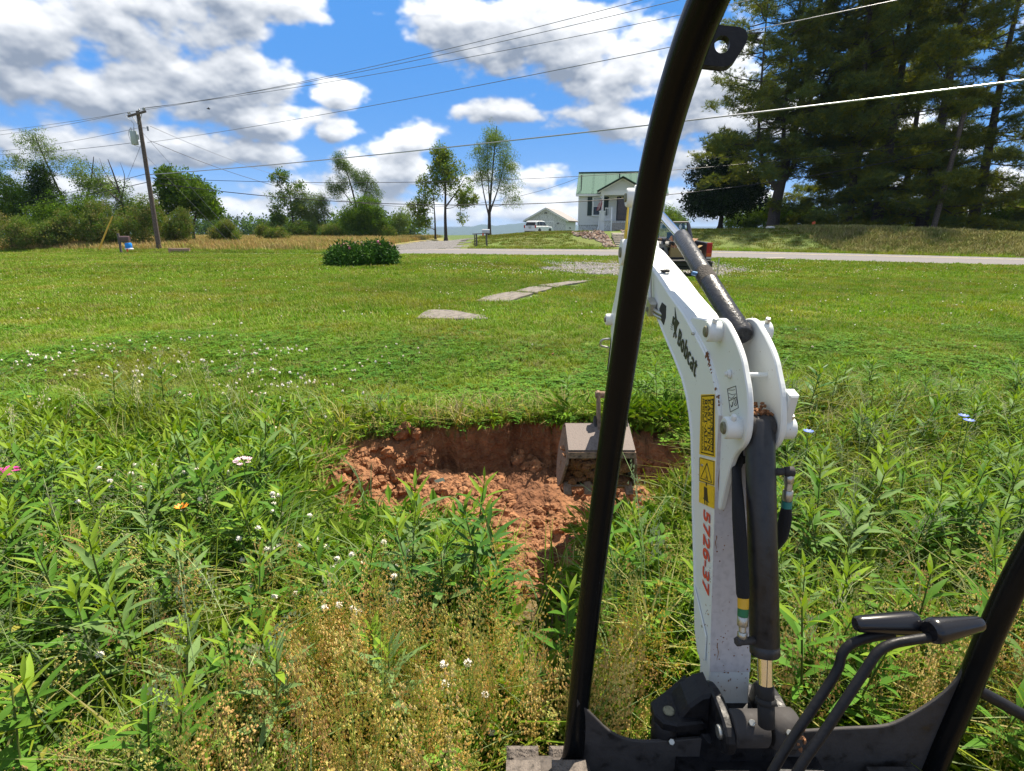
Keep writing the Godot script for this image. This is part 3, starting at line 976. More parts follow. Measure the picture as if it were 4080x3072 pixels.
	g.prism(poly2([V2(-2.205, 1.56), V2(-2.19, 1.588), V2(-2.16, 1.597), V2(-2.135, 1.58), V2(-2.12, 1.50), V2(-2.13, 1.36), V2(-2.20, 1.20), V2(-2.31, 1.0), V2(-2.42, 0.80), V2(-2.50, 0.55), V2(-2.56, 0.29), V2(-2.60, 0.27), V2(-2.648, 0.297), V2(-2.62, 0.45), V2(-2.588, 0.608), V2(-2.506, 0.853), V2(-2.47, 0.95), V2(-2.50, 1.0), V2(-2.515, 1.05), V2(-2.49, 1.10), V2(-2.43, 1.17), V2(-2.356, 1.304), V2(-2.28, 1.38), V2(-2.235, 1.45)]), Vector3.ZERO, zy[0], zy[1], zy[2], 0.447, 0.530, 0.004)
	part(arm, "beam", g, white)
	for b in [[1.553, -2.165, 0.034, 0.016], [1.355, -2.215, 0.05, 0.02], [1.05, -2.49, 0.026, 0.012]]:
		g = G.new()
		g.cyl(V(0.420, b[0], b[1]), V(0.557, b[0], b[1]), b[2], b[2], 24, 0.004)
		var boss = part(arm, "pin_boss", g, whitedirty)
		g = G.new()
		g.cyl(V(0.414, b[0], b[1]), V(0.424, b[0], b[1]), b[3], b[3], 18, 0.002)
		part(boss, "pin", g, oldpin)
	g = G.new()
	g.prism(poly2([V2(-2.255, 1.52), V2(-2.235, 1.54), V2(-2.245, 1.38), V2(-2.30, 1.37)]), Vector3.ZERO, zy[0], zy[1], zy[2], 0.4435, 0.4468)
	part(arm, "warning_decal", g, yellow)
	g = G.new()
	g.tube(curve([V(0.446, 0.96, -2.50), V(0.415, 0.955, -2.505), V(0.405, 0.94, -2.51), V(0.408, 0.925, -2.515), V(0.446, 0.915, -2.52)], 4), 0.005, 8)
	part(arm, "lift_loop", g, zinc)
	var bk = Node3D.new()
	bk.name = "bucket_cylinder"
	root.add_child(bk)
	bk.position = off
	g = G.new()
	g.cyl(V(0.487, 1.05, -2.53), V(0.487, 0.78, -2.64), 0.024, 0.024, 18, 0.003)
	part(bk, "barrel", g, dusty)
	g = G.new()
	g.cyl(V(0.487, 0.80, -2.63), V(0.487, 0.655, -2.675), 0.012, 0.012, 16)
	part(bk, "rod", g, chrome)
	# links between arm, cylinder and bucket
	for s in [-1, 1]:
		g = G.new()
		g.prism(poly2([V2(-2.66, 0.67), V2(-2.62, 0.67), V2(-2.575, 0.55), V2(-2.535, 0.42), V2(-2.555, 0.39), V2(-2.59, 0.41), V2(-2.635, 0.54)]), Vector3.ZERO, zy[0], zy[1], zy[2], 0.4885 + s * 0.062 - 0.007, 0.4885 + s * 0.062 + 0.007, 0.002)
		part(root, "bucket_link", g, rust, off)
	g = G.new()
	g.cyl(V(0.412, 0.652, -2.64), V(0.565, 0.652, -2.64), 0.017, 0.017, 16, 0.002)
	part(root, "link_pin", g, rust, off)
	# bucket, curled with its mouth to the operator
	var bu = Node3D.new()
	bu.name = "bucket"
	root.add_child(bu)
	bu.position = off
	var bp = [V2(-2.61, 0.505), V2(-2.43, 0.437), V2(-2.415, 0.375), V2(-2.50, 0.235), V2(-2.56, 0.195), V2(-2.66, 0.205), V2(-2.735, 0.26), V2(-2.755, 0.35), V2(-2.72, 0.45)]
	for sd in [[0.268, -1.0], [0.560, 1.0]]:
		g = G.new()
		g.prism(poly2(bp), V(sd[0] + sd[1] * 0.065, 0, 0), V(0, 0, 1), V(sd[1] * -0.13, 1, 0), V(1, 0, 0), 0.0 if sd[1] < 0 else 0.0, 0.012, 0.002)
		part(bu, "side_plate", g, rust)
	g = G.new()
	var strip = func(gg, a, b, th, x0, x1):
		var d = (b - a).normalized()
		var nn = V2(-d.y, d.x)
		gg.prism(poly2([a, b, b + nn * th, a + nn * th]), Vector3.ZERO, zy[0], zy[1], zy[2], x0, x1)
	strip.call(g, bp[0], bp[1], 0.010, 0.264, 0.577)
	part(bu, "top_plate", g, worn)
	g = G.new()
	for k in range(3, 8): strip.call(g, bp[k + 1], bp[k], -0.010, 0.262, 0.580)
	strip.call(g, bp[0], bp[8], -0.010, 0.262, 0.580)
	strip.call(g, bp[1], bp[1] + V2(0.0, -0.03), 0.010, 0.262, 0.580)
	part(bu, "shell", g, rust)
	for k in 4:
		var tx = lerpf(0.272, 0.572, k / 3.0)
		g = G.new()
		g.prism(poly2([V2(-2.575, 0.215), V2(-2.51, 0.245), V2(-2.472, 0.214), V2(-2.465, 0.198), V2(-2.49, 0.195), V2(-2.56, 0.195)]), V(tx, 0, 0), zy[0], zy[1], zy[2], -0.019, 0.019, 0.003)
		part(bu, "tooth", g, rust)
	for xx in [0.405, 0.560]:
		g = G.new()
		g.prism(poly2([V2(-2.66, 0.47), V2(-2.62, 0.55), V2(-2.56, 0.48), V2(-2.46, 0.43), V2(-2.47, 0.30), V2(-2.52, 0.275), V2(-2.56, 0.34)]), Vector3.ZERO, zy[0], zy[1], zy[2], xx, xx + 0.012, 0.002)
		var hanger = part(bu, "hanger_plate", g, dusty)
		for b in [[0.43, -2.555], [0.31, -2.515]]:
			g = G.new()
			g.cyl(V(xx - 0.012, b[0], b[1]), V(xx + 0.022, b[0], b[1]), 0.017, 0.017, 14, 0.003)
			part(hanger, "pin_head", g, rust)
	g = G.new()
	for k in 130:
		var f = rng.randf()
		g.ball(V(R(0.275, 0.56), lerpf(0.235, 0.41, f), lerpf(-2.53, -2.455, f) + R(-0.10, 0.012)), V(R(0.015, 0.045), R(0.012, 0.035), R(0.012, 0.035)), 5, 7, 0.25, k)
	part(bu, "clay_in_bucket", g, clay).set_meta("kind", "stuff")

	# swing bracket: black casting at the boom's foot
	var sw = Node3D.new()
	sw.name = "swing_bracket"
	root.add_child(sw)
	sw.position = off
	g = G.new()
	# two cheeks left and right of the boom's foot
	for xx in [[0.418, 0.439], [0.537, 0.560]]:
		g.prism(rounded(poly2([V2(-1.03, 0.34), V2(-1.03, 0.455), V2(-1.0, 0.497), V2(-0.95, 0.515), V2(-0.90, 0.512), V2(-0.862, 0.500), V2(-0.850, 0.475), V2(-0.858, 0.445), V2(-0.93, 0.40), V2(-0.98, 0.34)]), 1), Vector3.ZERO, zy[0], zy[1], zy[2], xx[0], xx[1], 0.004)
	g.prism(poly2([V2(0.335, 0.40), V2(0.350, 0.440), V2(0.372, 0.478), V2(0.398, 0.502), V2(0.420, 0.508), V2(0.425, 0.36), V2(0.335, 0.36)]), V(0, 0, -0.98), V(1, 0, 0), V(0, 1, 0), V(0, 0, 1), -0.035, 0.035, 0.006)
	part(sw, "cheek_plate", g, black)
	g = G.new()
	g.cyl(V(0.437, 0.487, -0.885), V(0.505, 0.487, -0.885), 0.034, 0.034, 26, 0.004)
	g.cyl(V(0.512, 0.487, -0.885), V(0.566, 0.487, -0.885), 0.037, 0.037, 26, 0.005)
	part(sw, "pivot_barrel", g, dusty)
	g = G.new()
	g.cyl(V(0.411, 0.478, -0.885), V(0.420, 0.478, -0.885), 0.0135, 0.0135, 20, 0.002)
	part(sw, "pivot_pin", g, zinc)
	g = G.new()
	g.prism(poly2([V2(0.305, -0.99), V2(0.305, -0.955), V2(0.318, -0.935), V2(0.345, -0.928), V2(0.405, -0.935), V2(0.405, -1.07), V2(0.345, -1.02)]), V(0, 0.436, 0), V(1, 0, 0), V(0, 0, 1), V(0, 1, 0), -0.012, 0.012, 0.004)
	g.cyl(V(0.33, 0.36, -0.96), V(0.33, 0.43, -0.96), 0.028, 0.028, 18, 0.004)
	part(sw, "swing_lug", g, black)
	g = G.new()
	g.cyl(V(0.337, 0.446, -0.962), V(0.337, 0.453, -0.962), 0.0125, 0.0125, 18, 0.002)
	part(sw, "swing_pin", g, oldpin)
	for b in [V(0.468, 0.517, -0.868), V(0.535, 0.508, -0.853), V(0.338, 0.40, -0.93)]:
		g = G.new()
		g.cyl(b, b + V(-0.002, 0.008, 0.006), 0.0068, 0.0068, 6, 0.001)
		part(sw, "bolt", g, zinc)
	g = G.new()
	g.box(V(0.48, 0.37, -1.0), V(0.16, 0.10, 0.16), Basis(), 0.012)
	g.box(V(0.50, 0.31, -0.93), V(0.30, 0.10, 0.14), Basis(), 0.012)
	part(sw, "casting", g, black)
	g = G.new()
	for k in 24: g.ball(V(R(0.53, 0.575), R(0.445, 0.515), R(-0.895, -0.85)), V(R(0.003, 0.009), R(0.003, 0.007), R(0.003, 0.007)), 4, 6, 0.3, k)
	part(sw, "packed_mud", g, clay).set_meta("kind", "stuff")

	# front frame: a curved black plate between the two posts
	var fr = Node3D.new()
	fr.name = "front_frame"
	root.add_child(fr)
	fr.position = off
	var top = curve([V(0.135, 0.51, 0), V(0.157, 0.483, 0), V(0.178, 0.458, 0), V(0.202, 0.431, 0), V(0.232, 0.410, 0), V(0.27, 0.400, 0), V(0.33, 0.402, 0), V(0.45, 0.413, 0), V(0.592, 0.425, 0), V(0.70, 0.434, 0), V(0.767, 0.438, 0), V(0.806, 0.449, 0), V(0.853, 0.485, 0), V(0.888, 0.522, 0), V(0.912, 0.565, 0), V(0.93, 0.64, 0)], 3)
	var pl = []
	for p in top: pl.append(V2(p.x, p.y))
	pl.append(V2(0.95, 0.62))
	pl.append(V2(0.90, 0.26))
	pl.append(V2(0.12, 0.24))
	g = G.new()
	g.prism(poly2(pl), V(0, 0, -0.935), V(1, 0, 0), V(0, 1, 0), V(0, 0, 1), -0.004, 0.004, 0.0015)
	part(fr, "toe_plate", g, dusty)
	g = G.new()
	g.box(V(0.53, 0.315, -0.78), V(0.78, 0.012, 0.31), Basis(), 0.003)
	part(fr, "floor_plate", g, dusty)
	g = G.new()
	g.box(V(0.80, 0.335, -0.86), V(0.10, 0.03, 0.12), Basis(), 0.004)
	part(fr, "pedal_stop", g, dusty)
	g = G.new()
	g.tube(curve([V(0.10, 0.08, -0.94), V(0.131, 0.344, -0.940), V(0.150, 0.608, -0.962), V(0.171, 0.92, -0.964), V(0.189, 1.213, -0.932), V(0.2005, 1.42, -0.893), V(0.206, 1.545, -0.845), V(0.211, 1.635, -0.775), V(0.219, 1.70, -0.70), V(0.235, 1.755, -0.60), V(0.28, 1.80, -0.48), V(0.42, 1.83, -0.40), V(0.62, 1.84, -0.38), V(0.85, 1.82, -0.42), V(1.0, 1.76, -0.52), V(1.075, 1.62, -0.70), V(1.07, 1.40, -0.85), V(1.035, 1.10, -0.92), V(0.985, 0.85, -0.935), V(0.955, 0.702, -0.932), V(0.935, 0.55, -0.93), V(0.915, 0.40, -0.93), V(0.895, 0.22, -0.93)], 7), 0.0228, 24)
	part(fr, "roll_bar", g, M("semi gloss black tube", lin(0.005, 0.0055, 0.006), 0.24, 0.0, "grain", 1.6))
	# lug with a round eye welded to the post
	var lo = V(0.262, 1.667, -0.789)
	var lu = V(0.16, 0.94, -0.28).normalized()
	var lr = V(0.97, -0.12, 0.10).normalized()
	lu = (lu - lr * lu.dot(lr)).normalized()
	var outline = [V2(-0.045, 0.024), V2(0.018, 0.024), V2(0.026, 0.021), V2(0.030, 0.013), V2(0.0285, 0.004), V2(0.018, -0.019), V2(0.012, -0.026), V2(0.003, -0.028), V2(-0.045, -0.028)]
	var eye = []
	for k in 21: eye.append(V2(cos(TAU * k / 20.0 + PI) * 0.0095, sin(TAU * k / 20.0 + PI) * 0.0115))
	var key = outline + [V2(-0.045, -0.0002)] + eye + [V2(-0.045, 0.0002)]
	g = G.new()
	g.prism(poly2(key), lo, lr, lu, lr.cross(lu), -0.005, 0.005, 0.0)
	part(fr, "tie_down_lug", g, black)
	g = G.new()
	g.tube([V(0.94, 0.545, -0.93), V(1.01, 0.508, -0.92), V(1.10, 0.462, -0.90), V(1.18, 0.42, -0.85)], 0.012, 12)
	part(fr, "grab_rail", g, black)
	# control levers
	var levers = [[[V(0.40, 0.47, -0.712), V(0.444, 0.559, -0.734), V(0.477, 0.612, -0.749), V(0.549, 0.715, -0.779), V(0.563, 0.750, -0.79), V(0.580, 0.768, -0.794), V(0.609, 0.777, -0.797), V(0.65, 0.782, -0.80)], V(0.586, 0.797, -0.806), V(0.690, 0.799, -0.806), 0.0135, 0.0205],
		[[V(0.41, 0.47, -0.68), V(0.471, 0.587, -0.711), V(0.518, 0.653, -0.73), V(0.583, 0.747, -0.757), V(0.604, 0.776, -0.765), V(0.627, 0.789, -0.768), V(0.66, 0.795, -0.770), V(0.70, 0.80, -0.772)], V(0.686, 0.810, -0.772), V(0.783, 0.811, -0.790), 0.0205, 0.0135]]
	for l in levers:
		var lv = Node3D.new()
		lv.name = "control_lever"
		root.add_child(lv, true)
		lv.position = off
		g = G.new()
		g.tube(curve(l[0], 5), 0.0078, 14)
		part(lv, "rod", g, black)
		g = G.new()
		var gd = (l[2] - l[1]).normalized()
		g.tube([l[1], l[1] + gd * 0.004, l[1] + gd * 0.012, l[2] - gd * 0.012, l[2] - gd * 0.004, l[2]], [l[3] * 0.75, l[3] * 0.95, l[3] * 1.04, l[4] * 1.0, l[4] * 0.97, l[4] * 0.85], 28)
		part(lv, "grip", g, grip_m)
	# rubber track beside the post
	var tk = Node3D.new()
	tk.name = "track"
	root.add_child(tk)
	tk.position = off
	g = G.new()
	g.prism(poly2([V2(-0.98, 0.10), V2(-0.99, 0.22), V2(-0.95, 0.34), V2(-0.88, 0.375), V2(0.4, 0.375), V2(0.5, 0.28), V2(0.5, 0.12), V2(0.4, 0.03), V2(-0.85, 0.03)]), Vector3.ZERO, zy[0], zy[1], zy[2], -0.005, 0.165, 0.01)
	part(tk, "track_belt", g, M("muddy rubber", lin(0.10, 0.085, 0.075), 0.9, 0.0, "wear", 6.0, "rough", 0.4))
	for k in 7:
		var an = [V(0, 0.385, -0.62), V(0, 0.387, -0.75), V(0, 0.380, -0.875), V(0, 0.325, -0.965), V(0, 0.21, -1.0), V(0, 0.09, -0.985), V(0, 0.385, -0.49)][k]
		var tilt = [0.0, 0.0, 0.25, 0.95, 1.45, 1.8, 0.0][k]
		for s in [[-0.012, 0.058], [0.082, 0.152]]:
			g = G.new()
			g.box(V((s[0] + s[1]) * 0.5, an.y, an.z), V(s[1] - s[0], 0.03, 0.055), Basis(Vector3.RIGHT, -tilt), 0.007)
			part(tk, "track_lug", g, M("muddy rubber lug", lin(0.16, 0.135, 0.115), 0.9, 0.0, "wear", 9.0, "rough", 0.4))
	g = G.new()
	g.box(V(0.53, 0.16, -0.15), V(0.62, 0.2, 0.9), Basis(), 0.02)
	part(root, "undercarriage", g, dusty, off)
	return root
func decals(boom, yellow, ink, red):
	var x = 0.4415
	var down = V(0, -1, 0)
	var g = G.new()
	var zy0 = V(0, 0, 1)
	var zy1 = V(0, 1, 0)
	# rental label, tilted with the beam
	g.prism(poly2([V2(-1.246, 1.074), V2(-1.165, 1.099), V2(-1.124, 0.968), V2(-1.218, 0.936)]), Vector3.ZERO, zy0, zy1, V(1, 0, 0), x - 0.0012, x + 0.001)
	var d1 = part(boom, "rental_label", g, yellow)
	var run = V(0, -0.1345, 0.0345).normalized()          # reading direction
	var upw = V(0, 0.0285, 0.0875).normalized()
	var q = func(a, b): return V(x - 0.0016, 1.074, -1.246) + run * (a * 0.139) + upw * (b * 0.0885)
	g = G.new()
	g.prism(poly2([V2(0, 0), V2(0.118, 0), V2(0.118, 0.0125), V2(0, 0.0125)]), q.call(0.08, 0.80), run, upw, run.cross(upw), -0.0004, 0.0003)
	part(d1, "banner", g, ink)
	text(d1, "lettering", "RENTED FROM", yellow, q.call(0.11, 0.818) + V(-0.0008, 0, 0), run, upw, 0.0090, 0.110, "Droid Sans", true)
	text(d1, "lettering", "EAST TENN", ink, q.call(0.08, 0.555), run, upw, 0.0175, 0.118, "Droid Serif", true)
	text(d1, "lettering", "RENT-ALLS", ink, q.call(0.08, 0.305), run, upw, 0.0175, 0.118, "Droid Serif", true)
	text(d1, "lettering", "800-352-2600 - www.etrn.biz", ink, q.call(0.07, 0.165), run, upw, 0.0072, 0.120, "Droid Sans", true)
	g = G.new()
	for k in 44:
		var t = k / 43.0
		for e in [0.075, 0.975]:
			g.box(q.call(0.03 + t * 0.94, e), V(0.0008, 0.0022, 0.0018), Basis(V(1, 0, 0), 0.5))
	for k in 22:
		for e in [0.03, 0.97]:
			g.box(q.call(e, 0.075 + k / 21.0 * 0.90), V(0.0008, 0.002, 0.002), Basis(V(1, 0, 0), 0.5))
	part(d1, "rope_border", g, ink)
	# two warning signs
	g = G.new()
	g.prism(poly2([V2(-1.215, 0.930), V2(-1.123, 0.960), V2(-1.110, 0.907), V2(-1.201, 0.875)]), Vector3.ZERO, zy0, zy1, V(1, 0, 0), x - 0.0012, x + 0.001)
	var d2 = part(boom, "crush_warning_label", g, yellow)
	g = G.new()
	g.prism(poly2([V2(-1.2005, 0.8735), V2(-1.1095, 0.9055), V2(-1.099, 0.858), V2(-1.190, 0.826)]), Vector3.ZERO, zy0, zy1, V(1, 0, 0), x - 0.0012, x + 0.001)
	var d3 = part(boom, "seat_belt_label", g, yellow)
	var line = func(gg, pts, r): 
		var l = []
		for p in pts: l.append(V(x - 0.0013, p.y, p.x))
		gg.tube(l, r, 5)
	g = G.new()
	line.call(g, [V2(-1.163, 0.937), V2(-1.193, 0.886), V2(-1.124, 0.908), V2(-1.163, 0.937)], 0.0013)
	line.call(g, [V2(-1.168, 0.923), V2(-1.165, 0.914), V2(-1.158, 0.914), V2(-1.158, 0.903), V2(-1.168, 0.898)], 0.0008)
	line.call(g, [V2(-1.159, 0.909), V2(-1.152, 0.907), V2(-1.152, 0.9)], 0.0011)
	line.call(g, [V2(-1.172, 0.893), V2(-1.150, 0.900)], 0.0010)
	line.call(g, [V2(-1.213, 0.929), V2(-1.124, 0.958), V2(-1.112, 0.908), V2(-1.200, 0.877), V2(-1.213, 0.929)], 0.0008)
	part(d2, "pictogram", g, ink)
	g = G.new()
	g.ball(V(x - 0.0012, 0.889, -1.155), V(0.0012, 0.005, 0.0045), 5, 10)
	g.prism(poly2([V2(-1.166, 0.878), V2(-1.148, 0.883), V2(-1.134, 0.858), V2(-1.158, 0.850)]), Vector3.ZERO, zy0, zy1, V(1, 0, 0), x - 0.002, x)
	line.call(g, [V2(-1.164, 0.850), V2(-1.147, 0.853), V2(-1.128, 0.858)], 0.0012)
	line.call(g, [V2(-1.155, 0.853), V2(-1.149, 0.842)], 0.0018)
	line.call(g, [V2(-1.141, 0.857), V2(-1.137, 0.846)], 0.0018)
	part(d3, "pictogram", g, ink)
	# stencilled number
	var sr = V(0, -0.181, 0.043).normalized()
	var su = V(0, 0.043, 0.181).normalized()
	text(boom, "stencilled_number", "5726-37", red, V(x - 0.0011, 0.826, -1.157), sr, su, 0.043, 0.186, "Droid Sans", true)
	# maker's word and emblem
	var br = V(0, -0.046, 0.152).normalized()
	var bu = V(0, 0.152, 0.046).normalized()
	text(boom, "maker_lettering", "Bobcat", ink, V(x - 0.0011, 1.150, -1.462), br, bu + br * -0.12, 0.046, 0.172, "Droid Sans", true)
	g = G.new()
	g.prism(poly2([V2(-1.500, 1.178), V2(-1.510, 1.196), V2(-1.500, 1.206), V2(-1.512, 1.240), V2(-1.487, 1.212), V2(-1.462, 1.206), V2(-1.478, 1.193), V2(-1.484, 1.178), V2(-1.474, 1.166), V2(-1.483, 1.160), V2(-1.490, 1.172)]), Vector3.ZERO, zy0, zy1, V(1, 0, 0), x - 0.001, x + 0.0008)
	g.prism(poly2([V2(-1.522, 1.215), V2(-1.506, 1.212), V2(-1.516, 1.190), V2(-1.527, 1.196)]), Vector3.ZERO, zy0, zy1, V(1, 0, 0), x - 0.001, x + 0.0008)
	g.prism(poly2([V2(-1.505, 1.170), V2(-1.497, 1.176), V2(-1.496, 1.163), V2(-1.506, 1.158)]), Vector3.ZERO, zy0, zy1, V(1, 0, 0), x - 0.001, x + 0.0008)
	for k in 3: line.call(g, [V2(-1.518, 1.188 - k * 0.005), V2(-1.534, 1.192 - k * 0.007)], 0.0007)
	part(boom, "maker_emblem", g, ink)
	# lifting chart on the ear plate
	var xe = 0.4488
	var line2 = func(gg, pts, r):
		var l = []
		for p in pts: l.append(V(xe, p.y, p.x))
		gg.tube(l, r, 5)
	g = G.new()
	line2.call(g, [V2(-1.116, 1.125), V2(-1.076, 1.143), V2(-1.052, 1.105), V2(-1.088, 1.084), V2(-1.116, 1.125)], 0.0009)
	line2.call(g, [V2(-1.101, 1.104), V2(-1.064, 1.124)], 0.0008)
	line2.call(g, [V2(-1.112, 1.124), V2(-1.09, 1.13), V2(-1.078, 1.135)], 0.0006)
	line2.call(g, [V2(-1.108, 1.118), V2(-1.088, 1.121), V2(-1.072, 1.128), V2(-1.082, 1.117)], 0.0006)
	line2.call(g, [V2(-1.103, 1.111), V2(-1.092, 1.112), V2(-1.081, 1.118)], 0.0006)
	var ring = []
	for k in 13: ring.append(V2(-1.069 + cos(TAU * k / 12.0) * 0.008, 1.112 + sin(TAU * k / 12.0) * 0.008))
	line2.call(g, ring, 0.0007)
	line2.call(g, [V2(-1.069, 1.117), V2(-1.069, 1.107)], 0.0008)
	line2.call(g, [V2(-1.083, 1.107), V2(-1.080, 1.101), V2(-1.085, 1.096), V2(-1.089, 1.099)], 0.0011)
	part(boom, "lifting_chart_label", g, ink)

# ------------------------------------------------------------------ house, garage, vehicles, poles
func house():
	var yaw = -deg_to_rad(9.0)
	var root = thing("cottage", "small white cottage with a green metal roof and gabled porch on the bank", "house", V(5.45, ground(6.5, -48.0) - 0.02, -48.0), yaw)
	var white = M("white siding", lin(0.74, 0.75, 0.74), 0.6, 0.0, "grain", 1.5)
	var trim = M("white trim", lin(0.80, 0.80, 0.79), 0.55)
	var black = M("black trim", lin(0.012, 0.014, 0.016), 0.5)
	var shut = M("dark green shutter", lin(0.012, 0.035, 0.032), 0.5)
	var roofm = M("pale green metal roof", lin(0.115, 0.195, 0.158), 0.85, 0.0, "grain", 0.8)
	var roofm2 = M("pale green metal roof, weathered", lin(0.098, 0.172, 0.138), 0.85, 0.0, "wear", 0.8)
	roofm.metallic_specular = 0.2
	roofm2.metallic_specular = 0.2
	var glass = M("dark window glass", lin(0.02, 0.025, 0.03), 0.06)
	var conc = M("porch concrete", lin(0.40, 0.37, 0.32), 0.9, 0.0, "wear", 1.5)
	var block = M("painted block", lin(0.70, 0.70, 0.68), 0.75, 0.0, "wear", 1.2)
	var W = 6.85
	var D = 7.2
	var g = G.new()
	g.box(V(W / 2, 0.13, -D / 2), V(W - 0.1, 0.75, D - 0.1))
	part(root, "foundation", g, block)
	g = G.new()
	g.box(V(W / 2, 1.72, -D / 2 - 0.02), V(W - 0.06, 2.46, D - 0.06))
	g.prism(PackedVector2Array([V2(0, 0), V2(D - 0.1, 0), V2((D - 0.1) / 2, 1.75)]), V(0.05, 2.93, -0.05), V(0, 0, -1), V(0, 1, 0), V(1, 0, 0), 0.0, W - 0.1)
	var wall = part(root, "wall", g, white)
	for k in 10:
		var y = 0.50 + k * 0.236
		g = G.new()
		g.prism(PackedVector2Array([V2(-0.012, 0.0), V2(0.022, 0.0), V2(0.022, 0.012), V2(0.004, 0.235), V2(-0.012, 0.235)]), V(0, y, -0.012), V(0, 0, 1), V(0, 1, 0), V(1, 0, 0), 0.0, W)
		part(wall, "siding_board", g, white)
	for x in [0.03, W - 0.03]:
		g = G.new()
		g.box(V(x, 1.72, 0.0), V(0.1, 2.46, 0.07))
		part(root, "corner_board", g, trim)
	# main roof: ribbed metal panels on both slopes
	var eave_y = 2.92
	var ridge_y = 4.86
	var roof = Node3D.new()
	roof.name = "roof"
	root.add_child(roof)
	var slope = V2(D / 2 + 0.32, ridge_y - eave_y)
	var pitch = atan2(slope.y, slope.x)
	var pn = 36
	var pw = (W + 0.44) / pn
	for s in [1, -1]:
		var dirv = V(0, -sin(pitch), cos(pitch) * s)
		var nor = V(0, cos(pitch), sin(pitch) * s)
		var mid = V(0, (eave_y + ridge_y) / 2, -D / 2 + s * slope.x / 2)
		for k in pn:
			g = G.new()
			var x = -0.22 + pw * (k + 0.5)
			var b = Basis(V(1, 0, 0), nor, V(1, 0, 0).cross(nor))
			g.box(mid + V(x, 0, 0), V(pw - 0.004, 0.02, slope.length()), b)
			g.box(mid + V(x - pw * 0.42, 0, 0) + nor * 0.018, V(0.03, 0.026, slope.length()), b)
			part(roof, "roof_panel", g, roofm if (k * 7 + 3) % 5 else roofm2)
	g = G.new()
	g.box(V(W / 2, ridge_y + 0.03, -D / 2), V(W + 0.46, 0.05, 0.34), Basis(), 0.012)
	part(roof, "ridge_cap", g, roofm2)
	g = G.new()
	g.box(V(W / 2, eave_y - 0.085, 0.28), V(W + 0.46, 0.17, 0.05))
	g.box(V(W / 2, eave_y - 0.17, 0.14), V(W + 0.42, 0.02, 0.26))
	part(root, "fascia", g, trim)
	g = G.new()
	g.cyl(V(3.25, 4.30, -2.2), V(3.25, 4.68, -2.2), 0.05, 0.05, 10)
	part(roof, "vent_pipe", g, black)
	# porch
	var pc = 3.42
	var pd = 1.55
	g = G.new()
	g.box(V(pc, 0.40, pd / 2 + 0.02), V(3.3, 0.72, pd), Basis(), 0.01)
	g.box(V(pc, 0.785, pd / 2 + 0.03), V(3.36, 0.06, pd + 0.06), Basis(), 0.01)
	part(root, "porch_floor", g, block)
	for k in 4:
		g = G.new()
		var h = 0.77 - 0.19 * (k)
		g.box(V(pc + 0.02, h / 2 - 0.1, pd + 0.16 + k * 0.28), V(1.38, h + 0.0, 0.285 + 0.0), Basis(), 0.012)
		part(root, "porch_step", g, conc)
	for s in [-1, 1]:
		g = G.new()
		g.box(V(pc + s * 1.48, 0.71, pd - 0.14), V(0.42, 1.56, 0.40), Basis(), 0.015)
		g.box(V(pc + s * 1.48, 1.53, pd - 0.14), V(0.50, 0.09, 0.48), Basis(), 0.015)
		g.box(V(pc + s * 1.48, 2.16, pd - 0.14), V(0.20, 1.2, 0.20), Basis(), 0.01)
		part(root, "porch_column", g, trim)
		# low railing between column and steps, and the sloping stair rail
		g = G.new()
		var x0 = pc + s * 1.27
		var x1 = pc + s * 0.74
		g.box(V((x0 + x1) / 2, 1.78, pd - 0.1), V(absf(x0 - x1), 0.06, 0.07))
		var rail = part(root, "railing", g, trim)
		g = G.new()
		g.box(V((x0 + x1) / 2, 0.93, pd - 0.1), V(absf(x0 - x1), 0.05, 0.06))
		part(rail, "bottom_rail", g, trim)
		for k in 4:
			g = G.new()
			g.box(V(lerpf(x0, x1, (k + 0.5) / 4.0), 1.35, pd - 0.1), V(0.035, 0.84, 0.035))
			part(rail, "baluster", g, trim)
		g = G.new()
		var ra = V(x1, 1.82, pd - 0.02)
		var rb = V(x1 - s * 0.0, 0.86, pd + 1.22)
		var rd = (rb - ra).normalized()
		g.box((ra + rb) / 2, V(0.07, 0.12, (rb - ra).length()), Basis.looking_at(rd))
		g.box(V(x1, 0.40, pd + 1.2), V(0.10, 0.95, 0.10))
		g.box(V(x1, 1.3, pd - 0.02), V(0.10, 1.06, 0.10))
		part(root, "stair_rail", g, trim)
	# porch gable
	var ph = 4.05
	var pe = 3.12
	var hw = 1.80
	g = G.new()
	g.box(V(pc, 2.92, pd - 0.12), V(3.3, 0.34, 0.16), Basis(), 0.008)
	for s in [-1, 1]: g.box(V(pc + s * 1.56, 2.92, pd / 2), V(0.14, 0.34, pd - 0.2))
	part(root, "porch_beam", g, trim)
	g = G.new()
	g.prism(PackedVector2Array([V2(-hw + 0.10, 3.09), V2(hw - 0.10, 3.09), V2(0, ph - 0.06)]), V(pc, 0, 0), V(1, 0, 0), V(0, 1, 0), V(0, 0, 1), pd - 0.14, pd - 0.08)
	var gable = part(root, "porch_gable", g, white)
	for k in 3:
		var yy = 3.10 + k * 0.23
		var half = (hw - 0.14) * (1.0 - (yy + 0.22 - 3.09) / (ph - 3.09))
		g = G.new()
		g.prism(PackedVector2Array([V2(-half - 0.05, 0), V2(half + 0.05, 0), V2(half - 0.05, 0.225), V2(-half + 0.05, 0.225)]), V(pc, yy, pd - 0.08), V(1, 0, 0), V(0, 1, 0), V(0, 0, 1), 0.0, 0.018, 0.004)
		part(gable, "siding_board", g, white)
